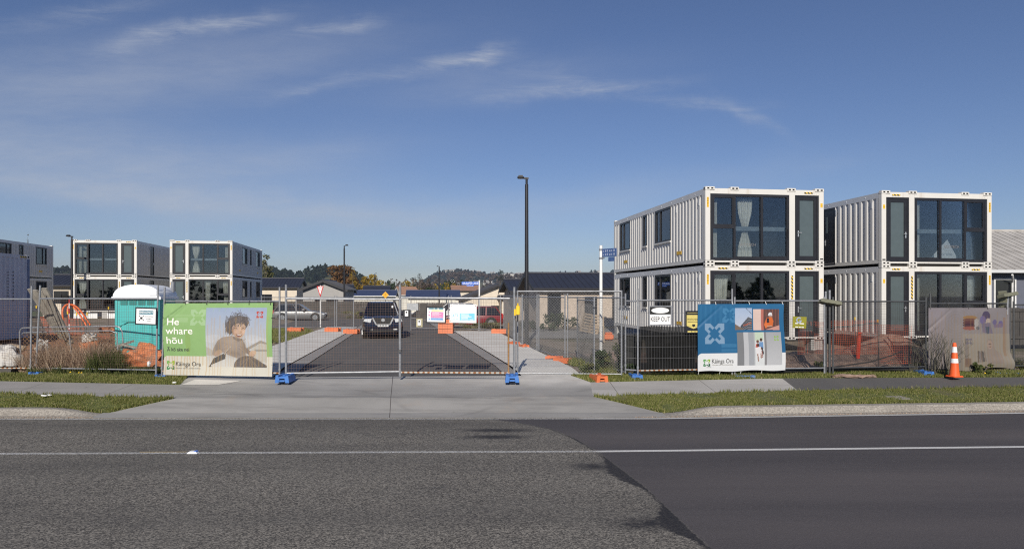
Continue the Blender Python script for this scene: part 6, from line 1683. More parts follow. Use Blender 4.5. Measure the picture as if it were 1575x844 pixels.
# low bent tube gate with orange mesh
t = thing('tube_gate', 'low bent galvanised tube gate with orange mesh lying behind the left fence', 'gate', at(30, 560, 19.1) * Vector((1, 1, 0)) if False else Vector((at(30, 560, 19.1).x, 19.1, 0)))
o0 = at(30, 560, 19.1); q = lambda x, y: tuple(at(x, y, 19.1) - Vector((o0.x, 19.1, 0)))
m = MB(); m.tube([q(33, 566), q(30, 512), q(32, 506), q(36, 504), q(100, 502.5), q(178, 501.5), q(184, 503), q(188, 510), q(190, 540), q(187, 566)], .02, 8); m.build('outer_tube', 'galv', t, True)
m = MB(); m.tube([q(34, 514), q(36, 511.5), q(100, 509), q(170, 508.5), q(180, 512), q(182, 560)], .018, 8); m.tube([q(106, 511), q(111, 555)], .017, 8); m.build('inner_tube', 'galv', t, True)
m = MB()
xa, za = q(34, 560)[0], .15; xb, zb = q(180, 510)[0], q(100, 511)[2]
s_ = .11; k = -int((zb - za) / s_)
while k * s_ < xb - xa:
    for sg in (0, 1):
        u0, u1 = k * s_, k * s_ + (zb - za); w0, w1 = za, zb
        if u0 < 0: w0 -= u0; u0 = 0
        if u1 > xb - xa: w1 -= u1 - (xb - xa); u1 = xb - xa
        if u1 - u0 > .02:
            if sg: m.tube([(xa + u0, .03, w0), (xa + u1, .03, w1)], .0042, 4, 0, False)
            else: m.tube([(xb - u0, .03, w0), (xb - u1, .03, w1)], .0042, 4, 0, False)
    k += 1
m.build('orange_mesh', 'rust', t)
# orange ducts rising from the ground
for pts, lb in (([(97, 493, 22.2), (96, 478, 22.2), (100, 470, 22.3), (107, 467, 22.4)], 'short orange duct bending up beside the left container stack'),
                ([(110, 468, 22.4), (118, 472, 22.3), (127, 482, 22.2), (139, 500, 22.1)], 'orange duct curving down to the right below the container window'),
                ([(108, 468, 22.5), (116, 475, 22.45), (124, 486, 22.4), (134, 502, 22.3)], 'inner orange duct of the curved pair below the container window'), ([(106, 489, 22.3), (104, 478, 22.3), (106, 470, 22.4), (110, 468, 22.4)], 'thin orange duct looped next to the striped marker pole')):
    P_ = [at(*a) for a in pts]; P2_ = []
    for i in range(len(P_) - 1):
        for u in (0, .25, .5, .75):
            p0, p1, p2, p3 = P_[max(0, i - 1)], P_[i], P_[i + 1], P_[min(len(P_) - 1, i + 2)]
            P2_.append(.5 * ((2 * p1) + (p2 - p0) * u + (2 * p0 - 5 * p1 + 4 * p2 - p3) * u * u + (3 * p1 - p0 - 3 * p2 + p3) * u ** 3))
    P2_.append(P_[-1])
    m = MB(); m.tube(P2_, .028, 8); tag(m.build('duct_pipe', 'pipe_orange', None, True), lb, 'pipe', 'orange ducts left of the toilet')
t = thing('marker_pole', 'red and white striped marker pole beside the orange ducts', 'pole', at(106.5, 500, 22.3))
for k in range(7):
    m = MB(); m.tube([(0, 0, -.3 + k * .17), (0, 0, -.13 + k * .17)], .014, 8); m.build('band', 'print_white' if k % 2 else 'red_sign', t)
# reinforcing stakes with yellow caps
for i, (px, top, bot, d) in enumerate(((103, 481, 505, 22.0), (117, 483, 502, 22.0), (133, 483, 505, 22.0), (166, 474, 500, 22.6), (55, 472, 497, 22.6), (112, 473, 500, 23), (1317, 490, 545, 20.8), (1352, 494, 566, 20.3))):
    a = at(px, bot, d); b = at(px + (1 if i < 6 else -2), top, d)
    t = thing('capped_stake', ('thin steel stake with a yellow cap standing in the dirt left of the toilet', 'thin steel stake with a yellow cap beside the red post', 'tall thin stake with an orange cap right of the red post')[0 if i < 6 else i - 5], 'stake', (a.x, a.y, a.z - .25), 0, 'capped steel stakes left of the toilet' if i < 6 else None)
    v = b - a
    m = MB(); m.tube([(0, 0, 0), (v.x, v.y, v.z + .25)], .009, 6); m.build('rod', 'galv_dark', t)
    m = MB(); m.tube([(v.x, v.y, v.z + .21), (v.x, v.y, v.z + .30)], .02, 8); m.build('cap', 'yellow_bright' if i < 7 else 'sign_yellow', t)
# white bag and tarps
def heap(name, label, cat, mt, c, r, seed, noise=.5, nu=26, nv=16):
    m = MB(); m.sphere((0, 0, 0), r, 0, nu, nv, noise, seed)
    m.v = [Vector((v.x + .05 * mnoise.noise(v * 6), v.y, max(v.z + .05 * mnoise.noise(v * 7 + Vector((seed, 0, 0))), -.1))) for v in m.v]
    o = m.build(name, mt, None, True); o.location = c; return tag(o, label, cat)
heap('bulk_bag', 'white woven bulk bag lying behind the fence at the left edge', 'bag', 'bag_white', at(4, 556, 19.0), (.58, .34, .46), 3, .25)
heap('timber_sheet', 'brown sheet draped over the white bulk bag', 'sheet', 'timber_pale', at(16, 536, 19.3), (.42, .3, .13), 8, .3)
m = MB(); m.box(-.9, .45, -.35, .3, 0, .12); m.box(-.9, .45, -.3, .25, .12, .17); o = m.build('pallet_base', 'fence_wood'); o.location = (at(6, 570, 19).x, 19.0, .0); tag(o, 'dark timber base under the white bulk bag', 'pallet')
heap('tarpaulin', 'crumpled orange tarpaulin at the foot of the turquoise toilet', 'tarpaulin', 'tarp_orange', at(222, 556, 19.0), (.66, .34, .40), 12, .75)
heap('tarpaulin', 'orange and white bundle among the dry weeds', 'tarpaulin', 'tarp_orange', at(140, 543, 19.3), (.26, .2, .36), 15, .8)
heap('plastic_sheet', 'crumpled white plastic on top of the orange bundle', 'plastic sheet', 'bag_white', at(139, 521, 19.35), (.20, .16, .16), 21, .7)
heap('plastic_sheet', 'crumpled white plastic among weeds right of the leaning planks', 'plastic sheet', 'bag_white', at(66, 533, 19.5), (.18, .14, .20), 24, .7)
heap('tarpaulin', 'orange barrier mesh bundle beside the toilet base', 'tarpaulin', 'tarp_orange', at(165, 507, 21.5), (.25, .2, .10), 31, .5)
for a, b, d, mt, lb in (((186, 529), (236, 541), 18.9, 'timber_grey', 'grey timber offcut lying on the orange tarpaulin'), ((196, 540), (222, 552), 18.8, 'teal_plastic', 'green pole lying on the orange tarpaulin'), ((182, 532), (206, 524), 18.95, 'timber_grey', 'short timber offcut left on the orange tarpaulin')):
    m = MB(); m.bar(at(*a, d), at(*b, d + .3), .05, .06); tag(m.build('timber_offcut', mt), lb, 'offcut')
m = MB(); m.sphere((0, 0, 0), (.05, .04, .08), 0, 8, 6, .3); o = m.build('litter_cup', 'litter_white'); o.location = at(229, 559, 18.4); tag(o, 'white cup in the grass below the toilet', 'litter')
# orange barrier netting
def netting(p0, p1, z0, z1, label, seed):
    cloth('orange_netting', 'orange_net', p0, p1, z0, z1, label, 0, 40, .10, seed)
netting(Vector((at(1228, 520, 20.0).x, 20.0, 0)), Vector((at(1268, 520, 20.4).x, 20.4, 0)), .42, 1.38, 'orange barrier netting left of the leaning dark brace', 3)
netting(Vector((at(1275, 520, 20.3).x, 20.3, 0)), Vector((at(1352, 520, 20.2).x, 20.2, 0)), .4, 1.42, 'orange barrier netting behind the dark double posts', 6)
netting(Vector((at(1353, 520, 20.2).x, 20.2, 0)), Vector((at(1420, 520, 19.9).x, 19.9, 0)), .12, 1.28, 'orange barrier netting in front of the rubble heap', 9)
netting(Vector((at(50, 490, 23.2).x, 23.2, .3)), Vector((at(130, 490, 23.0).x, 23.0, .3)), .5, 1.1, 'orange barrier netting below the leaning planks', 12)
netting(Vector((at(130, 510, 22.2).x, 22.2, .3)), Vector((at(176, 510, 22.0).x, 22.0, .3)), .25, .62, 'orange barrier netting left of the toilet', 14)
# red post, brace, dark posts and the two grey-green boxes
a, b = at(1319, 546, 20.9), at(1322, 511, 20.9); m = MB(); m.tube([a - Vector((0, 0, .2)), b], .058, 14); tag(m.build('red_post', 'pipe_red', None, True), 'bright red plastic post standing in the rubble', 'post')
a, b = g(1240, 563), at(1270, 478, 18.9); m = MB(); m.bar(Vector((a.x, 19.5, .03)), b, .07, .11); tag(m.build('fence_brace', 'fence_wood'), 'dark timber brace leaning against the fence right of the olive sign', 'brace')
for px, tp_, lb, mt in ((1270, 448, 'left dark post of the pair under the tilted grey box', 'galv_dark'), (1276, 446, 'right dark post of the pair under the tilted grey box', 'galv_dark')):
    p = g(px, 573.8); m = MB(); Ht = CZ - (tp_ - HY) / F * p.y
    m.tube([(0, 0, 0), (0, 0, Ht - .35)], .032, 10, 0); m.tube([(0, 0, Ht - .35), (0, 0, Ht)], .030, 10, 1); o = m.build('fence_post', ['galv_dark', 'galv'], None, True); o.location = p; tag(o, lb, 'post')
def rubber_foot(p, az, tilt, label):
    t = tag(MB().build('loose_block', 'olive_box'), label, 'fence block'); m = MB()
    m.prism([(-.31, -.045), (.31, -.045), (.31, .03), (.27, .05), (-.27, .05), (-.31, .03)], -.10, .10)
    m.box(-.2, -.12, -.108, .108, -.055, -.03); m.box(.12, .2, -.108, .108, -.055, -.03)
    o = m.build('x', 'olive_box'); t.data = o.data; bpy.data.objects.remove(o); t.location = p; t.rotation_euler = (R(-14), tilt, az); return t
rubber_foot(at(1276, 465, 18.75), .12, .16, 'grey green block tilted on top of the dark double posts')
rubber_foot(at(1550, 453.5, 19.25), .4, -.1, 'grey green block lying on the fence post above the purple banner')
rubber_foot(at(1542, 463, 19.35), .9, 1.1, 'second grey green block hanging beside the post above the purple banner')
m = MB(); a = at(1549, 470, 19.3); m.tube([a - Vector((0, 0, .25)), a + Vector((.02, 0, .34))], .03, 10); tag(m.build('post_stub', 'galv', None, True), 'short galvanised post stub under the grey green block', 'post')
# twin white posts seen inside the lower right home / pallet / orange barrier by brick house
def pallet(label, M4):
    t = thing('wooden_pallet', label, 'pallet'); t.matrix_world = M4
    for i in range(7):
        m = MB(); m.box(-.6, .6, -.02, .0, i * .16, i * .16 + .10); m.build('board', 'timber_pale', t)
    for x in (-.58, -.05, .48):
        m = MB(); m.box(x, x + .1, .0, .1, 0, 1.06); m.build('bearer', 'timber_pale', t)
p = g(905, 513); pallet('wooden pallet leaning on its side behind the chain link fence', T(p.x, p.y, .05) @ RZ(R(-38)) @ RY(R(8)) @ RX(R(-14)))
m = MB(); m.rbox(-.24, .24, -.12, .12, 0, .26, .05); m.rbox(-.18, .18, -.1, .1, .26, .36, .04); o = m.build('water_barrier', 'orange_plastic'); o.location = (at(936, 520, 33).x, 33, 0); tag(o, 'orange plastic barrier beside the brick house wall', 'barrier')
m = MB(); a = at(929, 515, 31); m.tube([(a.x, a.y, 0), (a.x - .03, a.y, 1.15)], .03, 8); tag(m.build('timber_stake', 'timber_pale'), 'thin timber stake beside the orange barrier', 'stake')
# dark bins behind the shade cloth
for i, (px, d, lb) in enumerate(((969, 19.4, 'black wheeled bin showing left of the shade cloth'), (1012, 19.6, 'black wheeled bin behind the left half of the shade cloth'), (1050, 19.7, 'black wheeled bin behind the right half of the shade cloth'))):
    p = at(px, 470, d); t = thing('wheeled_bin', lb, 'bin', (p.x, d, -.02), .1 * i, 'black wheeled bins behind the keep out panel')
    m = MB(); m.loft([[(x * .23, y * .27, .07) for x, y in ((-1, -1), (1, -1), (1, 1), (-1, 1))], [(x * .29, y * .34, 1.02) for x, y in ((-1, -1), (1, -1), (1, 1), (-1, 1))]]); m.build('body', 'black_bin', t)
    m = MB(); m.rbox(-.31, .31, -.37, .37, 1.02, 1.09, .03); m.build('lid', 'black_bin', t)
    for x in (-.25, .25): m = MB(); m.disc((x, .26, .1), (1, 0, 0), .1, 14, 0, .05); m.build('wheel', 'tyre', t)
    if i == 0: m = MB(); m.box(-.2, .2, -.262, -.24, .25, .42); m.build('label_panel', 'cone_orange', t)
# concrete chamber lid set in the right verge
P4 = [gp(1358, 609, -.235), gp(1386, 609, -.235), gp(1404, 614.5, -.25), gp(1375, 614.5, -.25)]
m = MB(); m.loft([[tuple(p - Vector((0, 0, .06))) for p in P4], [tuple(p + Vector((0, 0, .012))) for p in P4]]); tag(m.build('chamber_lid', 'kerb_stone'), 'square concrete chamber lid set in the right hand verge', 'manhole cover')
# road stud, litter
p = gp(297, 697, ROADZ); t = thing('road_stud', 'white and blue reflective road stud on the centre line', 'road stud', (p.x, p.y, ROADZ + .006))
m = MB(); m.loft([[(-.085, -.05, 0), (.085, -.05, 0), (.085, .05, 0), (-.085, .05, 0)], [(-.045, -.04, .035), (.06, -.04, .035), (.06, .04, .035), (-.045, .04, .035)]]); m.build('body', 'white_plastic', t)
m = MB(); m.prism([(.02, .034), (.07, .0345), (.06, .042), (.03, .042)], -.035, .035); m.build('reflector', 'sign_blue', t)
for px, py, z, lb in ((66, 610, -.17, 'leftmost white paper scrap on the left verge'), (69.5, 610.5, -.17, 'middle white paper scrap on the left verge'), (76, 609.5, -.17, 'rightmost white paper scrap on the left verge'), (268, 590, -.05, 'white wrapper in grass at the left edge of the driveway')):
    p = gp(px, py, z); m = MB(); m.sphere((0, 0, 0), (.05, .035, .018), 0, 8, 5, .6, px); o = m.build('litter_scrap', 'litter_white'); o.location = p + Vector((0, 0, .035)); tag(o, lb, 'litter')
# stone / clay spill below the fence
heap('clay_spill', 'pale clay spill under the fence between the two right hand posts', 'clay', 'rubble', Vector((g(1312, 577).x, g(1312, 577).y, -.02)), (.6, .12, .06), 40, .3)

# ================================================================ CARS
def car(label, p, rz, mt, Lc=4.4, W=1.78, H=1.48, kind='hatch', detail=False):
    """x forward. lofted body with wheel arches, glasshouse, wheels"""
    t = thing('parked_car' if not detail else 'suv', label, 'car', p, rz)
    hL = Lc / 2; belt = H * .60; zb = .22 if kind != 'suv' else .28; wr_ = .32 if kind != 'suv' else .39
    hood = H * .56 if kind != 'suv' else H * .60
    xs = [-hL, -hL + .06, -hL + .35, -hL * .35, hL * .28, hL * .42, hL - .45, hL - .10, hL]
    zt = {'hatch': [.62, belt - .02, belt, belt, belt, hood + .06, hood - .06, hood - .22, .50], 'sedan': [.62, belt - .1, belt - .05, belt, belt, hood + .05, hood - .06, hood - .22, .5],
          'suv': [.8, belt - .02, belt, belt, belt, hood + .08, hood + .0, hood - .08, .78]}[kind]
    hw = [W * .42, W * .46, W * .495, W * .5, W * .5, W * .5, W * .49, W * .45, W * .40]
    rings = []
    for x, z, w in zip(xs, zt, hw):
        lo = zb + (.12 if abs(x) > hL - .02 else 0)
        rings.append([(x, -w * .9, lo), (x, w * .9, lo), (x, w, lo + .14), (x, w * 1.0, z * .72), (x, w * .95, z - .05), (x, w * .80, z), (x, 0, z + (.035 if x > hL * .3 else .0)), (x, -w * .80, z), (x, -w * .95, z - .05), (x, -w, z * .72), (x, -w, lo + .14)])
    m = MB(); m.loft(rings); body = m.build('body', mt, t, True)
    gx0, gx1 = {'hatch': (-hL + .12, hL * .38), 'sedan': (-hL * .62, hL * .36), 'suv': (-hL + .14, hL * .36)}[kind]
    rk = {'hatch': (.38, .75), 'sedan': (.62, .78), 'suv': (.28, .70)}[kind]
    base = [(gx0, belt - .04), (gx1, belt)]; top = [(gx0 + rk[0], H), (gx1 - rk[1], H)]
    bw, tw = W * .46, W * .345
    def pt(u, v, sgn):                     # u along, v up
        xb = base[0][0] + (base[1][0] - base[0][0]) * u; xt = top[0][0] + (top[1][0] - top[0][0]) * u
        w = bw + (tw - bw) * v; z = (belt - .03) + (H - .07 - belt + .03) * v
        return (xb + (xt - xb) * v, sgn * w, z)
    m = MB(); m.loft([[pt(0, v, -1), pt(1, v, -1), pt(1, v, 1), pt(0, v, 1)] for v in (0, .5, 1)])
    m.build('glasshouse', 'car_glass', t, False)
    m = MB(); rr = []
    for dz, f in ((-.03, 1.0), (.01, .97), (.05, .80)):
        a, b, c, d = [Vector(pt(u, 1, s)) for u, s in ((0, -1), (1, -1), (1, 1), (0, 1))]; cen = (a + b + c + d) / 4
        rr.append([tuple(cen + (q - cen) * f + Vector((0, 0, dz))) for q in (a, b, c, d)])
    m.loft(rr); m.build('roof', mt, t, True)
    for s in (-1, 1):
        m = MB()
        for u in (0, .36, .68, 1):
            a, b = Vector(pt(u, 0, s)), Vector(pt(u, 1, s)); o = Vector((0, s * .012, 0)); m.bar(a + o, b + o, .075, .05)
        m.build('pillar', mt, t)
        m = MB()
        for x in (-.25, .75): m.box(x - .09, x + .09, s * W / 2 - .012 if s > 0 else -W / 2 - .018, s * W / 2 + .018 if s > 0 else -W / 2 + .012, belt - .16, belt - .12)
        m.build('door_handle', 'chrome' if detail is False else 'chrome', t)
        m = MB(); m.rbox(gx1 - .52, gx1 - .30, s * (bw + .16) - .12, s * (bw + .16) + .10, belt + .0, belt + .19, .04); m.build('mirror', mt, t)
    for x in (-hL * .62, hL * .62):
        for s in (-1, 1):
            y = s * (W / 2 - .10)
            m = MB(); m.tube([(x, y - .11, wr_), (x, y + .11, wr_)], wr_, 22); w = m.build('wheel', 'tyre', t, True)
            m = MB(); m.disc((x, s * (W / 2 + .006), wr_), (0, 1, 0), wr_ * .66, 18, 0, .02)
            for k in range(5):
                a = k * 2 * math.pi / 5; m.bar((x, s * (W / 2 + .022), wr_), (x + wr_ * .6 * math.cos(a), s * (W / 2 + .022), wr_ + wr_ * .6 * math.sin(a)), .02, .06)
            m.build('rim', 'rim', w)
            m = MB(); n = 14; arch = []
            for k in range(n + 1): a = math.pi * k / n; arch.append((x + (wr_ + .07) * math.cos(a), wr_ + (wr_ + .07) * math.sin(a)))
            m.prism(arch, y - .1 if s < 0 else y - .14, (s * W / 2 + .004) if s > 0 else (y + .14)) if s > 0 else m.prism(arch, -W / 2 - .004, y + .14)
            m.build('wheel_arch', 'tyre', t)
    for s in (-1, 1):
        m = MB(); m.rbox(hL - .34, hL - .05, s * W * .36 - .16, s * W * .36 + .16, hood - .30, hood - .16, .04); m.build('headlight', 'lamp_glass', t)
        m = MB(); m.rbox(-hL + .0, -hL + .12, s * W * .40 - .11, s * W * .40 + .11, belt - .26, belt + .06, .03); m.build('tail_light', 'tail_red', t)
    if detail:
        f = hL + .012
        m = MB(M=T(f, 0, 0) @ RZ(R(90)))        # local x -> world +y, local y -> -x ; face plane
        def fpoly(m, pts, y0, y1, mi=0): m.prism([(a, b) for a, b in pts], y0, y1, mi)
        fpoly(m, [(-.50, 1.03), (.50, 1.03), (.34, .70), (-.34, .70)][::-1], -.03, .10); m.build('grille', 'pipe_black', t)
        m = MB(M=T(f, 0, 0) @ RZ(R(90)))
        for s in (-1, 1): m.bar((s * .50, -.045, 1.03), (s * .33, -.045, .70), .03, .07)
        m.bar((-.33, -.04, .70), (.33, -.04, .70), .03, .04); m.build('grille_trim', 'chrome', t)
        m = MB(M=T(f, 0, 0) @ RZ(R(90))); m.disc((0, -.045, .92), (0, 1, 0), .085, 14, 0, .02); m.build('badge', 'chrome', t)
        m = MB(M=T(f, 0, 0) @ RZ(R(90))); m.box(-.26, .26, -.05, -.035, .60, .725); pl = m.build('number_plate', 'print_white', t)
        m = MB(M=T(f, 0, 0) @ RZ(R(90)))
        for k in range(6): m.box(-.22 + k * .075, -.17 + k * .075, -.053, -.051, .63, .70)
        m.build('lettering', 'black_print', pl)
        for s in (-1, 1):
            m = MB(M=T(f, 0, 0) @ RZ(R(90))); fpoly(m, [(s * .54, 1.0), (s * .88, .98), (s * .93, .86), (s * .60, .80)][::-1 if s > 0 else 1], -.0, .14); m.build('headlight', 'lamp_glass', t)
            m = MB(M=T(f, 0, 0) @ RZ(R(90))); m.box(s * .58 - .10, s * .58 + .10, -.03, .08, .44, .50); m.build('fog_light', 'reflective_white', t)
        m = MB(M=T(f, 0, 0) @ RZ(R(90))); m.rbox(-.82, .82, -.03, .14, .30, .62, .05); m.build('bumper', mt, t)
        m = MB(M=T(f, 0, 0) @ RZ(R(90))); m.rbox(-.62, .62, -.045, .05, .34, .44, .02); m.build('lower_intake', 'pipe_black', t)
        m = MB(); a, b = Vector(pt(1, .1, -1)), Vector(pt(1, .1, 1)); m.bar(a + Vector((.02, .1, 0)), b + Vector((.02, -.1, 0)), .02, .05); m.build('wiper', 'pipe_black', t)
        for s in (-1, 1):
            m = MB(); m.bar((-1.2, s * .62, H + .08), (.5, s * .62, H + .08), .03, .03); m.build('roof_rail', 'chrome', t)
            m = MB(); a, b = Vector(pt(1, 0.02, s)), Vector(pt(1, .98, s)); o = Vector((.025, -s * .06, 0)); m.bar(a + o, b + o, .05, .03); m.build('windscreen_edge', 'chrome' if s > 0 else mt, t)
        m = MB(); m.box(0, .01, -.04, .04, H - .32, H - .2); m2 = m.build('permit_card', 'print_white', t); m2.location = (gx1 - .42, .52, 0)
    return t
p = g(590, 521); car('dark navy off road car facing the gate on the lane', (p.x - .50, p.y + 2.2, .012), R(-90 + 12), 'car_navy', 4.9, 1.93, 1.80, 'suv', True)
p = at(748, 500, 45.5); car('red hatchback parked behind the lane name sign', (p.x - 1.05, 45.5, .0), R(180 + 4), 'car_red', 4.3, 1.75, 1.42, 'hatch')
p = at(462, 485, 58); car('silver hatchback seen through the second fence left of the lane', (p.x, 58, -.05), R(8), 'car_silver', 4.3, 1.75, 1.45, 'hatch')
p = at(563, 478, 80); car('white car far down the lane, left of the dark car', (p.x, 80, ground_z(p.x, 80) + .05), R(12), 'car_white', 4.4, 1.78, 1.45, 'sedan')
p = at(690, 486, 56); car('white car behind the two gate signs', (p.x + .3, 56, 0.0), R(150), 'car_white', 4.3, 1.76, 1.5, 'hatch')
p = at(668, 486, 66); car('dark car behind the pink panelled gate sign', (p.x, 66, ground_z(p.x, 66) + .05), R(175), 'car_dark', 4.3, 1.76, 1.5, 'hatch')
# ================================================================ VEGETATION
def cards(name, mat, C, size, seed, up=.3, aspect=.6, tint=None):
    """leaf-sized quads at points C (n,3)"""
    r = np.random.default_rng(seed); n = len(C)
    a = r.normal(0, 1, (n, 3)); a /= np.linalg.norm(a, axis=1)[:, None]
    b = np.cross(a, r.normal(0, 1, (n, 3))); b /= np.linalg.norm(b, axis=1)[:, None]
    s = (r.uniform(.6, 1.3, n) * size)[:, None]
    V = np.stack([C - a * s - b * s * aspect * .3, C + b * s * aspect, C + a * s - b * s * aspect * .2, C - b * s * aspect], 1)
    me = bpy.data.meshes.new(name)
    me.vertices.add(4 * n); me.vertices.foreach_set('co', V.reshape(-1))
    me.loops.add(4 * n); me.loops.foreach_set('vertex_index', np.arange(4 * n, dtype=np.int32))
    me.polygons.add(n); me.polygons.foreach_set('loop_start', np.arange(0, 4 * n, 4, dtype=np.int32)); me.update(calc_edges=True)
    t = me.attributes.new('tint', 'FLOAT', 'POINT'); tv = r.uniform(0, 1, n) if tint is None else np.clip(tint + r.uniform(-.25, .25, n), 0, 1)
    t.data.foreach_set('value', np.repeat(tv, 4).astype(np.float32)); me.materials.append(MATS[mat])
    o = bpy.data.objects.new(name, me); COL.objects.link(o); return o
def blob_points(blobs, n, seed, shell=.55):
    r = np.random.default_rng(seed); vol = np.array([b[3] * b[4] * b[5] for b in blobs]) ** .75; k = r.choice(len(blobs), n, p=vol / vol.sum())
    d = r.normal(0, 1, (n, 3)); d /= np.linalg.norm(d, axis=1)[:, None]; rad = (shell + (1 - shell) * r.uniform(0, 1, n)) [:, None]
    B = np.array(blobs)[k]; return B[:, :3] + d * rad * B[:, 3:6], (B[:, 6] if B.shape[1] > 6 else r.uniform(0, 1, n))
def tree(p, H, Wd, label, mat, seed, kind='round', n=2200, leaf=None, bark='bark', group=None, name='tree', gap=.0):
    r = random.Random(seed); t = thing(name, label, 'tree', p, r.uniform(0, 6), group)
    m = MB(); tr = max(.06, H * .022); th = H * (.35 if kind != 'conifer' else .92)
    m.tube([(0, 0, -.3), (r.uniform(-.1, .1), 0, th * .5), (r.uniform(-.2, .2) * (kind != 'conifer'), r.uniform(-.2, .2) * (kind != 'conifer'), th)], [tr, tr * .8, tr * (.55 if kind != 'conifer' else .15)], 8)
    blobs = []
    if kind == 'conifer':
        k = max(7, int(H / .9))
        for i in range(k):
            z = H * (.14 + .84 * i / (k - 1)); rr = Wd / 2 * (1 - i / k) ** .8 * r.uniform(.85, 1.1) + .06 * Wd
            for q in range(5):
                a = r.uniform(0, 6.28); x, y = rr * .55 * math.cos(a), rr * .55 * math.sin(a)
                blobs.append((x, y, z - .1 * rr, rr * .5, rr * .5, H / k * .55, r.random()))
                if i % 2 == 0: m.tube([(0, 0, z), (x * 1.4, y * 1.4, z - .15)], [tr * .25, tr * .06], 5)
    else:
        nb = 22 if kind != 'columnar' else 14
        for i in range(nb):
            a = r.uniform(0, 6.28); u = r.uniform(0, 1) ** .5; z = r.uniform(.24, .93)
            env = math.sin(math.pi * min(1, max(.05, (z - .08) / .98))) ** .6 if kind == 'round' else 1 - .6 * z
            if kind == 'broad': env = math.sin(math.pi * min(.98, max(.12, (z - .12) / .92))) ** .5
            x, y = Wd / 2 * env * u * .78 * math.cos(a), Wd / 2 * env * u * .78 * math.sin(a); s = Wd * r.uniform(.12, .22) * (1 if kind != 'columnar' else 1.1)
            blobs.append((x, y, H * z, s, s, s * (.8 if kind != 'columnar' else 1.6), r.random()))
            if i % 2 == 0:
                b0 = Vector((0, 0, th * r.uniform(.55, 1))); b1 = Vector((x, y, H * z)); mid = (b0 + b1) / 2 + Vector((0, 0, .06 * H))
                m.tube([b0, mid, b1], [tr * .45, tr * .28, tr * .08], 5)
        blobs.append((0, 0, H * .94, Wd * .12, Wd * .12, H * .07, .7))
    m.build('trunk', bark, t, True)
    C, ti = blob_points(blobs, n, seed)
    c = cards('crown', mat, C, leaf or Wd * .032, seed, tint=ti); c.parent = t
    return t
def bare_tree(p, H, Wd, label, seed, bark='twig_brown', group=None):
    r = random.Random(seed); t = thing('bare_tree', label, 'tree', p, 0, group)
    m = MB(); tw = MB()
    def br(a, d, ln, rad, lv):
        b = a + d * ln; (m if lv < 2 else tw).tube([a, (a + b) / 2 + Vector((r.uniform(-1, 1), r.uniform(-1, 1), 0)) * ln * .06, b], [rad, rad * .8, rad * .6], 5 if lv < 3 else 3, 0, False)
        if lv >= 5: return
        for _ in range(3 if lv < 4 else 4):
            nd = (d + Vector((r.uniform(-1, 1), r.uniform(-1, 1), r.uniform(-.15, .7))) * .62 * (Wd / H + .35)).normalized(); br(a + d * ln * r.uniform(.65, 1), nd, ln * r.uniform(.58, .78), rad * .58, lv + 1)
    br(Vector((0, 0, -.2)), Vector((0, 0, 1)), H * .3, H * .022, 0)
    m.build('trunk', 'bark', t, True); o = tw.build('crown', bark, t)
    return t
def tp_(px, d): q = at(px, 470, d); return Vector((q.x, d, ground_z(q.x, d)))
def hh(py, d, p): return CZ - (py - HY) / F * d - p.z
GT = 'trees beyond the houses'
for px, top, w, d, kind, mat, n, lb, bark in (
    (409, 393, 44, 112, 'conifer', 'leaf_olive', 3600, 'olive green spreading tree with pale branches, just right of the container homes', 'bark_pale'),
    (526, 408, 66, 150, 'broad', 'leaf_rust', 3200, 'broad rust brown tree behind the second lamp post', 'bark_pale'),
    (543, 413, 24, 147, 'conifer', 'leaf_gold', 1600, 'narrow golden conifer at the right edge of the rust brown tree', 'bark'),
    (572, 422, 44, 175, 'round', 'leaf_gold', 2600, 'golden yellow autumn tree behind the pair of distant lamps', 'bark'),
    (594, 436, 13, 160, 'columnar', 'leaf_gold', 1100, 'slim golden poplar above the yellow diamond sign', 'bark'),
    (606, 443, 26, 170, 'round', 'leaf_dark', 1500, 'dark green bushy tree right of the golden poplar', 'bark'),
    (586, 432, 9, 230, 'conifer', 'leaf_pine', 700, 'small dark spire conifer above the golden poplar', 'bark'),
    (616, 434, 9, 240, 'conifer', 'leaf_pine', 700, 'thin dark conifer left of the gate meeting post', 'bark'),
    (625, 431, 22, 190, 'round', 'leaf_gold', 1500, 'golden tree just right of the gate meeting post', 'bark'),
    (652, 437, 40, 185, 'broad', 'twig_brown', 2200, 'brown leafless bushy tree left of the third lamp post', 'bark'),
    (660, 442, 30, 150, 'round', 'leaf_dark', 1500, 'dark green rounded shrub tree left of the bright yellow tree', 'bark'),
    (648, 451, 10, 128, 'round', 'leaf_olive', 700, 'small pale green shrub tree in front of the blue roof', 'bark'),
    (687, 436, 24, 140, 'conifer', 'leaf_gold', 2200, 'bright yellow cone shaped tree right of the third lamp post', 'bark'),
    (645, 420, 22, 420, 'conifer', 'leaf_pine', 1200, 'dark pine at the left foot of the far hill', 'bark'),
    (638, 426, 20, 430, 'round', 'leaf_pine', 1200, 'dark broad pine left of the far hill', 'bark'),
    (657, 427, 14, 440, 'conifer', 'leaf_pine', 900, 'shorter dark pine on the left slope of the far hill', 'bark'),
    (769, 414, 16, 320, 'round', 'leaf_pine', 1800, 'tall dark tree standing above the cream gable', 'bark'),
    (745, 431, 11, 400, 'conifer', 'leaf_pine', 700, 'dark conifer right of the lane name sign', 'bark'),
    (690, 433, 8, 430, 'conifer', 'leaf_pine', 600, 'small dark conifer behind the bright yellow tree', 'bark'),
    (43, 358, 10, 100, 'conifer', 'leaf_olive', 1100, 'conifer tip showing above the far left container home', 'bark'),
    (800, 437, 10, 330, 'conifer', 'leaf_pine', 600, 'small dark conifer left of the tall lamp post', 'bark')):
    p = tp_(px, d); H = hh(top, d, p); tree(p, H, w / F * d, lb, mat, int(px * 7 + top), kind, n, None, bark, GT)
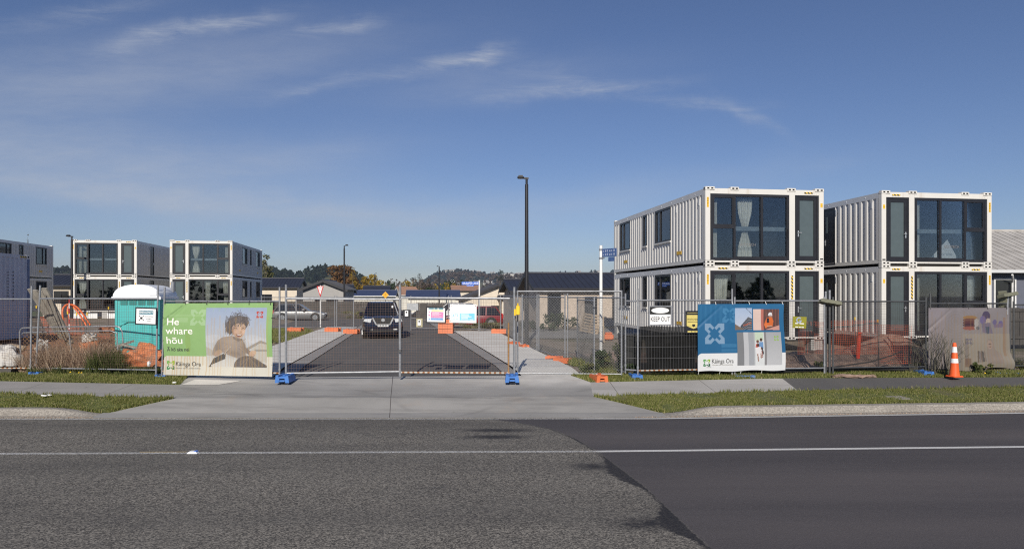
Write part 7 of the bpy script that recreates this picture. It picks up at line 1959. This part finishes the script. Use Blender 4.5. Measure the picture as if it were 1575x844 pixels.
for px, top, w, d, lb in ((612, 430, 24, 210, 'bare brown tree right of the golden poplar'), (634, 436, 16, 215, 'bare brown tree left of the dark pines'), (668, 436, 20, 220, 'bare brown tree behind the dark green shrub tree'), (707, 437, 16, 260, 'bare brown tree left of the lane name sign')):
    p = tp_(px, d); bare_tree(p, hh(top, d, p), w / F * d, lb, px, group=GT)
# weeds behind the left fence, shrubs on the right
def weeds(name, label, px0, px1, d0, d1, zb, n, h0, h1, w, mat, seed, env=None, lean=.7):
    r = random.Random(seed); S = []
    x0, x1 = at(px0, 470, d0).x, at(px1, 470, d0).x
    for _ in range(n):
        u = r.random(); x = x0 + (x1 - x0) * u; y = r.uniform(d0, d1); e = (env(u) if env else 1) * (.55 + .9 * abs(mnoise.noise(Vector((x * 2.4, y * 3, seed)))))
        S.append((x, y, max(zb, ground_z(x, y)) , e))
    return tag(grass_obj(name, mat, S, h0, h1, w, lean), label, 'weeds')
weeds('dry_weeds', 'tall dry brown weeds behind the mesh fence left of the toilet', 52, 165, 18.7, 19.6, .0, 8500, .35, 1.1, .020, 'weed_brown', 3)
weeds('dry_weeds', 'thin brown weed stalks around the base of the leaning planks', 28, 75, 18.75, 19.4, .0, 1500, .3, .8, .018, 'weed_brown', 13)
weeds('green_weeds', 'dense green weed clump left of the toilet behind the fence', 128, 195, 18.5, 19.2, .0, 5200, .35, 1.0, .026, 'weed_green', 5, lambda u: .35 + .75 * math.sin(math.pi * min(1, u * 1.05)))
weeds('green_weeds', 'low green weeds below the dry stalks behind the left fence', 40, 140, 18.6, 19.1, .0, 2600, .12, .38, .022, 'weed_green', 6)
weeds('green_weeds', 'green weeds at the foot of the toilet and tarpaulin', 195, 244, 18.3, 18.7, .0, 1300, .12, .40, .02, 'weed_green', 7)
weeds('thin_seedheads', 'thin dark seed stalks in front of the turquoise toilet', 208, 240, 18.9, 19.3, .0, 60, .7, 1.1, .012, 'twig_brown', 8)
def shrub(label, p, r0, hgt, mat, n, seed, leaf=.04, name='shrub'):
    r = random.Random(seed); t = thing(name, label, 'shrub', p)
    m = MB(); bl = []
    for k in range(11):
        a = r.uniform(0, 6.28); q = r.uniform(.2, 1) * r0; z = r.uniform(.2, .95) * hgt
        m.tube([(0, 0, 0), (q * .5 * math.cos(a), q * .5 * math.sin(a), z * .6), (q * math.cos(a), q * math.sin(a), z)], [.02, .012, .006], 5)
        bl.append((q * math.cos(a), q * math.sin(a), z * .9, r0 * .32, r0 * .32, hgt * .2, r.random()))
    m.build('stem', 'bark', t)
    C, ti = blob_points(bl, n, seed, .2); c = cards('foliage', mat, C, leaf, seed, tint=ti); c.parent = t; return t
for px, py, r0, h, n, mat, lb in ((934, 569, .42, .62, 900, 'leaf_dark', 'green shrub at the foot of the street sign post'), (952, 570, .36, .85, 900, 'weed_green', 'taller leafy shrub behind the chain link leaf'), (912, 571, .38, .34, 600, 'weed_green', 'low green shrub at the path edge left of the street sign'), (968, 574, .25, .30, 420, 'leaf_dark', 'low green shrub beside the keep out panel post'),
                                   (1262, 566, .22, .25, 300, 'weed_green', 'small green tuft at the foot of the dark brace'), (1418, 570, .22, .24, 320, 'weed_green', 'green tuft left of the purple banner'), (1512, 573, .28, .30, 420, 'weed_green', 'green tuft growing below the purple banner'), (1572, 569, .3, .34, 380, 'weed_green', 'green tuft at the right edge of the fence'), (1040, 569, .4, .35, 420, 'leaf_dark', 'dark weeds showing through the black shade cloth')):
    p = g(px, py); shrub(lb, (p.x, p.y, -.02), r0, h, mat, n, px, .035)
for px, d, r0, h, lb in ((845, 41, .7, 1.15, 'grey green garden shrub left of the brick house window'), (872, 42, .8, 1.1, 'grey green garden shrub against the brick house wall'), (815, 40, .5, .7, 'small garden shrub beyond the tall lamp post'), (758, 43.5, 1.0, .5, 'low brown shrub below the red car'), (728, 43.2, .9, .45, 'low brown shrub left of the lane name post'), (545, 62, 1.3, .9, 'green shrub on the bank left of the dark car'), (558, 70, 1.4, 1.2, 'green shrub below the white car far down the lane')):
    p = tp_(px, d); shrub(lb, p, r0, h, 'leaf_dark' if d < 43 else 'leaf_olive', 700, px, .06)
# leafless bush in front of the purple banner
def stick_bush(label, p, spread, hgt, n, seed):
    r = random.Random(seed); t = tag(MB().build('stick_bush', 'bark'), label, 'bush'); m = MB()
    for k in range(n):
        a = r.uniform(-1, 1); x1 = a * spread; h = hgt * r.uniform(.5, 1) * (1 - .35 * abs(a)); b = Vector((a * .12, r.uniform(-.05, .05), 0)); c = Vector((x1 * .45, r.uniform(-.05, .08), h * .6)); e = Vector((x1, r.uniform(-.05, .12), h))
        m.tube([b, c, e], [.007, .005, .002], 4, 0, False)
        for q in range(3):
            u = r.uniform(.4, .9); s_ = c.lerp(e, u); m.tube([s_, s_ + Vector((r.uniform(-.12, .12), r.uniform(-.04, .04), r.uniform(.08, .22)))], [.005, .002], 3, 0, False)
    o = m.build('x', 'twig_dark'); t.data = o.data; bpy.data.objects.remove(o); t.location = p; return t
smat('twig_dark', (.085, .08, .06), .9)
p = g(1432, 574); stick_bush('dark leafless bush growing through the fence left of the purple banner', (p.x, p.y - .02, 0), .55, 1.55, 18, 4)
p = g(1452, 574.5); stick_bush('grey leafless bush spreading in front of the purple banner', (p.x, p.y - .08, 0), .75, 1.35, 22, 9)
p = g(1408, 573); stick_bush('sparse leafless bush between the rubble and the purple banner', (p.x, p.y + .08, 0), .35, 1.0, 14, 12)
# daisies / dandelions in the verge
rr = random.Random(12)
for i in range(7):
    px, py = rr.choice([(106 + rr.uniform(-6, 6), 575), (124, 576), (127, 576.5), (1510, 577), (121, 633), (1330, 600), (60, 606)]) if i > 3 else ((112, 575.5), (125, 576.5), (129, 576.5), (1511, 577))[i]
    if i > 3: continue
    p = g(px, py); m = MB(); m.tube([(0, 0, 0), (0, 0, .09)], .004, 4); m.disc((0, -.005, .095), (0, -.6, .8), .02, 8, 1, .008); o = m.build('yellow_flower', ['leaf_dark', 'yellow_bright']); o.location = (p.x, p.y - .1, -.02)
    tag(o, ('yellow flower farthest left below the left fence', 'left one of two close yellow flowers below the left fence', 'right one of two close yellow flowers below the left fence', 'yellow flower in the grass below the purple banner')[i], 'flower')

# ================================================================ HILLS
def ridge(name, prof, d, depth, mat, base=-1.2, n=160, rough=1.0, x_ext=None):
    m = MB(); vs = []; ny = 10; x0, x1 = prof[0][0], prof[-1][0]
    for j in range(ny + 1):
        for i in range(n + 1):
            px = x0 + (x1 - x0) * i / n; y = d + depth * (j / ny); X = (px - CX) / F * d
            hgt = CZ - (interp(px, prof) - HY) / F * y
            f = sstep(0, .62, j / ny); z = base + (hgt - base) * f + rough * f * mnoise.noise(Vector((X * .02, y * .02, d)))
            vs.append((X * (1 + depth * (j / ny) / d), y, z))
    m._add(vs, [(j * (n + 1) + i, j * (n + 1) + i + 1, (j + 1) * (n + 1) + i + 1, (j + 1) * (n + 1) + i) for j in range(ny) for i in range(n)])
    return structure(m, name, mat, True)
WOOD = [(-400, 436), (-100, 420), (60, 412), (100, 409), (240, 400), (330, 400), (385, 407), (418, 408), (440, 413), (452, 418), (462, 416), (474, 409), (500, 406), (530, 410), (548, 417), (565, 427), (585, 437), (610, 443), (660, 452)]
ridge('hill', [(a, b + 9) for a, b in WOOD], 640, 260, 'hill_grass')
FARH = [(560, 451), (625, 446), (648, 438), (662, 428), (676, 421), (690, 418.5), (710, 418), (728, 420), (748, 421), (762, 423), (785, 424), (805, 423), (830, 424.5), (870, 421), (900, 420), (945, 420), (1000, 424), (1100, 432), (1300, 440), (1700, 446)]
ridge('hill', FARH, 1500, 700, 'hill_grass', rough=3)
# woodland on the near hill: uncountable at this distance
def woodland(name, label, prof, d, depth, px0, px1, nt, th, tw, mat, seed, leafs=46, fmin=.05, size=.16, clear=False):
    r = random.Random(seed); pts = []; ti = []
    for k in range(nt):
        px = r.uniform(px0, px1); f = r.uniform(fmin, .66); y = d + depth * f; X = (px - CX) / F * d * (1 + depth * f / d)
        if clear and ((768 < px < 960 and f > .3 and r.random() < .8) or (680 < px < 780 and .2 < f < .36 and r.random() < .85) or (684 < px < 765 and f > .55 and r.random() < .7)): continue
        hgt = CZ - (interp(px, prof) - HY) / F * y; z = -1.2 + (hgt + 1.2) * sstep(0, .62, f)
        H = th * r.uniform(.6, 1.15); w = tw * r.uniform(.6, 1.2); tv = r.random(); con = r.random() < .45
        for q in range(leafs):
            v = r.uniform(.1, 1); a = r.uniform(0, 6.28); rad = w / 2 * ((1 - v) if con else math.sin(math.pi * min(.97, max(.15, v)))) * r.uniform(.5, 1)
            pts.append((X + rad * math.cos(a), y + rad * math.sin(a), z + H * v)); ti.append(tv)
    return tag(cards(name, mat, np.array(pts), tw * size, seed, aspect=.8, tint=np.array(ti)), label, 'woodland', kind='stuff')
woodland('pine_wood', 'dark pine woodland covering the near hill on the left', [(a, b + 9) for a, b in WOOD], 640, 260, -120, 650, 1500, 6.5, 7.5, 'leaf_pine', 5, 60)
woodland('hill_scrub', 'dull brown scrub and trees covering the far hill', FARH, 1500, 700, 590, 960, 1500, 9, 13, 'leaf_pine', 9, 34, .02, .2, True)
woodland('brown_scrub', 'brown leafless scrub at the foot of the hills', [(a, b + 3) for a, b in FARH], 900, 500, 560, 860, 420, 6, 9, 'twig_brown', 19, 40, .02, .18)
def tree_belt(name, label, px0, px1, d0, d1, tops, n, mat, seed, size):
    r = random.Random(seed); pts = []; ti = []
    for k in range(n):
        px = r.uniform(px0, px1); d = r.uniform(d0, d1); X = (px - CX) / F * d; H = CZ + (HY - r.uniform(*tops)) / F * d + .99; w = H * r.uniform(.45, .9); tv = r.random()
        for q in range(90):
            v = r.uniform(.12, 1); a = r.uniform(0, 6.28); rad = w / 2 * math.sin(math.pi * min(.96, max(.2, v))) * r.uniform(.4, 1); pts.append((X + rad * math.cos(a), d + rad * math.sin(a), -.99 + H * v)); ti.append(tv)
    tag(cards(name, mat, np.array(pts), size, seed, aspect=.75, tint=np.array(ti)), label, 'woodland', kind='stuff')
tree_belt('far_trees', 'belt of brown leafless trees beyond the blue roofed houses', 575, 735, 255, 330, (428, 440), 70, 'twig_brown', 41, .34)
tree_belt('far_trees', 'belt of dark green trees beyond the blue roofed houses', 540, 720, 240, 320, (430, 442), 50, 'leaf_dark', 43, .36)
tree_belt('far_trees', 'scattered golden trees in the belt beyond the blue roofed houses', 580, 720, 235, 280, (433, 442), 12, 'leaf_gold', 47, .3)
# grit and dead leaves swept into the gutter
S = []
for _ in range(2600):
    x = random.uniform(-16, -8.8) if random.random() < .35 else random.uniform(2.6, 16); S.append((x, interp(x, YEDGE) + abs(random.gauss(0, .045)) - .015, ROADZ + .012, 1))
tag(grass_obj('gutter_grit', 'weed_brown', S, .006, .022, .02), 'grit and dead leaves swept along the gutter', 'grit', kind='stuff')
# houses on the far hillside: one small house with its parts, then copies
def hill_house():
    t = thing('hillside_house', 'pale house on the distant hillside', 'house', (0, 0, 0), 0, 'pale houses scattered on the far hillside')
    m = MB(); m.loft([[(x, -4, -2), (x, 4, -2), (x, 4, 3.2), (x, 0, 5.2), (x, -4, 3.2)] for x in (-6, 6)]); m.build('wall', 'wall_white', t)
    m = MB()
    for s in (-1, 1): m.loft([[(-6.5, s * 4.6, 2.9), (6.5, s * 4.6, 2.9), (6.5, 0, 5.25), (-6.5, 0, 5.25)], [(-6.5, s * 4.6, 3.2), (6.5, s * 4.6, 3.2), (6.5, 0, 5.6), (-6.5, 0, 5.6)]])
    m.build('roof', 'roof_grey', t)
    m = MB()
    for x in (-3.5, 2): m.box(x, x + 2, -4.06, -4.0, .8, 2.4)
    m.build('window', 'car_glass', t); return t
h0 = hill_house(); rr = random.Random(31); first = True
def hill_z(px, f): hgt = CZ - (interp(px, FARH) - HY) / F * (1500 + 700 * f); return -1.2 + (hgt + 1.2) * sstep(0, .62, f)
spots = [(rr.uniform(686, 762), rr.uniform(.585, .64)) for _ in range(11)] + [(rr.uniform(775, 835), rr.uniform(.36, .62)) for _ in range(34)] + [(rr.uniform(685, 775), rr.uniform(.26, .34)) for _ in range(16)] + [(rr.uniform(838, 950), rr.uniform(.5, .63)) for _ in range(8)]
for px, f in spots:
    y = 1500 + 700 * f; X = (px - CX) / F * 1500 * (y / 1500); z = hill_z(px, f) + 2.5
    a = rr.uniform(-.7, .7)
    if first: h0.location = (X, y, z); h0.rotation_euler = (0, 0, a); first = False
    else: copy_thing(h0, (X, y, z), a)
# trees on the opposite side of the road, behind the photographer, seen only mirrored in the panes
pts = []; rr = random.Random(77)
for k in range(46):
    x = -70 + 150 * k / 45; y = rr.uniform(-48, -34); H = rr.uniform(3.5, 6.5); w = rr.uniform(3, 6)
    for q in range(70):
        v = rr.uniform(0, 1); a = rr.uniform(0, 6.28); ra = w / 2 * math.sin(math.pi * min(.95, max(.25, v))) * rr.uniform(.4, 1); pts.append((x + ra * math.cos(a), y + ra * math.sin(a), H * v))
tag(cards('far_hedgerow', 'leaf_dark', np.array(pts), .6, 4, aspect=.8), 'hedgerow and trees across the road, mirrored in the windows', 'hedgerow', kind='stuff')

# ================================================================ AIR, SKY, SUN, CAMERA
HAZE = 0.0002
if HAZE:
    m = MB(); m.box(-1600, 1900, -120, 2350, -3.2, 95)
    mt, nt, out = newmat('haze_air'); V = N(nt, 'ShaderNodeVolumePrincipled'); V.inputs['Density'].default_value = HAZE; V.inputs['Color'].default_value = (.70, .81, .98, 1); V.inputs['Anisotropy'].default_value = .2
    L(nt, V.outputs[0], out.inputs['Volume'])
    o = m.build('haze', 'haze_air'); tag(o, 'thin pale air over the whole site', 'haze', kind='stuff')
SUN_EL, SUN_AZ = R(28.5), R(4.5)          # sun behind the camera, a little to its left
W = bpy.data.worlds.new('World'); SC.world = W; W.use_nodes = True
nt = W.node_tree; nt.nodes.clear(); out = nt.nodes.new('ShaderNodeOutputWorld'); bg = nt.nodes.new('ShaderNodeBackground')
sky = nt.nodes.new('ShaderNodeTexSky'); sky.sky_type = 'NISHITA'; sky.sun_disc = False; sky.sun_elevation = SUN_EL
sd = Vector((-math.sin(SUN_AZ) * math.cos(SUN_EL), -math.cos(SUN_AZ) * math.cos(SUN_EL), math.sin(SUN_EL)))
sky.sun_rotation = math.atan2(sd.x, sd.y); sky.altitude = 300; sky.air_density = 1.0; sky.dust_density = .0; sky.ozone_density = 2.2
# high cirrus: a sheet far overhead, described by direction only
tc = N(nt, 'ShaderNodeTexCoord').outputs['Generated']; s = N(nt, 'ShaderNodeSeparateXYZ'); L(nt, tc, s.inputs[0])
yy = math_n(nt, 'MAXIMUM', s.outputs[1], .02); u = math_n(nt, 'DIVIDE', s.outputs[0], yy); v = math_n(nt, 'DIVIDE', s.outputs[2], yy)
front = math_n(nt, 'MULTIPLY', math_n(nt, 'SUBTRACT', s.outputs[1], .1), 4, clamp=True)
cb = N(nt, 'ShaderNodeCombineXYZ'); L(nt, u, cb.inputs[0]); L(nt, v, cb.inputs[1])
wz = noise_n(nt, cb.outputs[0], 7, 5, .6); wx = noise_n(nt, mapv(nt, cb.outputs[0], (1, 1, 1), (5, 3, 1)), 5, 4, .6)
fib = noise_n(nt, mapv(nt, cb.outputs[0], (7, 38, 1), rot=(0, 0, R(-9))), 1.6, 6, .72, 0, .6)
uw = math_n(nt, 'ADD', u, math_n(nt, 'MULTIPLY', math_n(nt, 'SUBTRACT', wx, .5), .10)); vw = math_n(nt, 'ADD', v, math_n(nt, 'MULTIPLY', math_n(nt, 'SUBTRACT', wz, .5), .045))
def streak(px, py, ln, th, ang, amp):
    cu, cv = (px - CX) / F, (HY - py) / F; ca, sa = math.cos(R(ang)), math.sin(R(ang))
    du = math_n(nt, 'SUBTRACT', uw, cu); dv = math_n(nt, 'SUBTRACT', vw, cv)
    a = math_n(nt, 'ADD', math_n(nt, 'MULTIPLY', du, ca / (ln / F)), math_n(nt, 'MULTIPLY', dv, sa / (ln / F)))
    b = math_n(nt, 'ADD', math_n(nt, 'MULTIPLY', du, -sa / (th / F)), math_n(nt, 'MULTIPLY', dv, ca / (th / F)))
    e = math_n(nt, 'ADD', math_n(nt, 'MULTIPLY', a, a), math_n(nt, 'MULTIPLY', b, b))
    return math_n(nt, 'MULTIPLY', math_n(nt, 'POWER', 2.718, math_n(nt, 'MULTIPLY', e, -1.0)), amp)
tot = None
for st in ((285, 48, 120, 13, 10, .75), (385, 36, 40, 9, 6, .4), (545, 38, 45, 10, 12, .55), (480, 50, 60, 7, 4, .3), (700, 96, 75, 13, 7, .7), (752, 86, 32, 15, 25, .55), (520, 130, 110, 10, 9, .42), (880, 140, 120, 11, 5, .6), (870, 118, 80, 12, -8, .25), (1060, 158, 90, 9, -4, .42), (1150, 180, 60, 9, -27, .42),
           (120, 22, 130, 16, 10, .35), (190, 82, 30, 6, -12, .3), (1290, 252, 40, 9, 8, .15)):
    f = streak(*st); tot = f if tot is None else math_n(nt, 'ADD', tot, f)
wis = math_n(nt, 'MULTIPLY', tot, ramp(nt, fib, [(.30, .05), (.52, .5), (.72, 1.0)]))
veil = None
for st in ((120, 250, 420, 60, -6, .55), (260, 305, 420, 20, -5, .5), (60, 120, 260, 60, 8, .30), (620, 330, 420, 22, 2, .28), (1000, 290, 300, 26, 8, .16), (330, 110, 330, 50, 9, .30), (760, 130, 200, 30, 8, .22), (450, 235, 200, 30, 5, .18)):
    f = streak(*st); veil = f if veil is None else math_n(nt, 'ADD', veil, f)
soft = math_n(nt, 'ADD', math_n(nt, 'MULTIPLY', noise_n(nt, mapv(nt, cb.outputs[0], (2.2, 9, 1), rot=(0, 0, R(8))), 2.0, 6, .65), .7), math_n(nt, 'MULTIPLY', fib, .3))
veil = math_n(nt, 'MULTIPLY', veil, ramp(nt, soft, [(.3, .35), (.7, 1.0)]))
cl = math_n(nt, 'MULTIPLY', math_n(nt, 'ADD', math_n(nt, 'MULTIPLY', wis, .85), math_n(nt, 'MULTIPLY', veil, 1.0)), front, clamp=True)
tint = mixc(nt, 1.0, sky.outputs[0], (.84, .885, 1.12), 'MULTIPLY')
colr = mixc(nt, cl, tint, (7.4, 7.9, 8.9))
L(nt, colr, bg.inputs[0]); bg.inputs[1].default_value = .066; L(nt, bg.outputs[0], out.inputs[0])
sl = bpy.data.lights.new('sun', 'SUN'); sl.energy = 4.55; sl.angle = R(.53); sl.color = (1.0, .93, .82)
so = bpy.data.objects.new('sun', sl); COL.objects.link(so); so.rotation_euler = (-sd).to_track_quat('-Z', 'Y').to_euler(); so.location = (-20, -60, 60)
cam = bpy.data.cameras.new('camera'); co = bpy.data.objects.new('camera', cam); COL.objects.link(co)
cam.sensor_width = 36; cam.lens = 36 * F / 1575; cam.clip_end = 9000; cam.clip_start = .1
co.location = (0, 0, CZ); co.rotation_euler = (R(90), 0, 0); cam.shift_y = (HY - 422) / 1575
SC.camera = co
vs_ = SC.view_settings; vs_.view_transform = 'Standard'; vs_.look = 'None'; vs_.gamma = 1; vs_.use_curve_mapping = False; vs_.exposure = 0.0
SC.cycles.max_bounces = 6; SC.cycles.transparent_max_bounces = 16; SC.cycles.volume_bounces = 0
SC.cycles.use_denoising = False; SC.cycles.use_adaptive_sampling = False; SC.cycles.use_light_tree = True; SC.cycles.filter_width = 1.15; SC.cycles.sample_clamp_indirect = 4.0
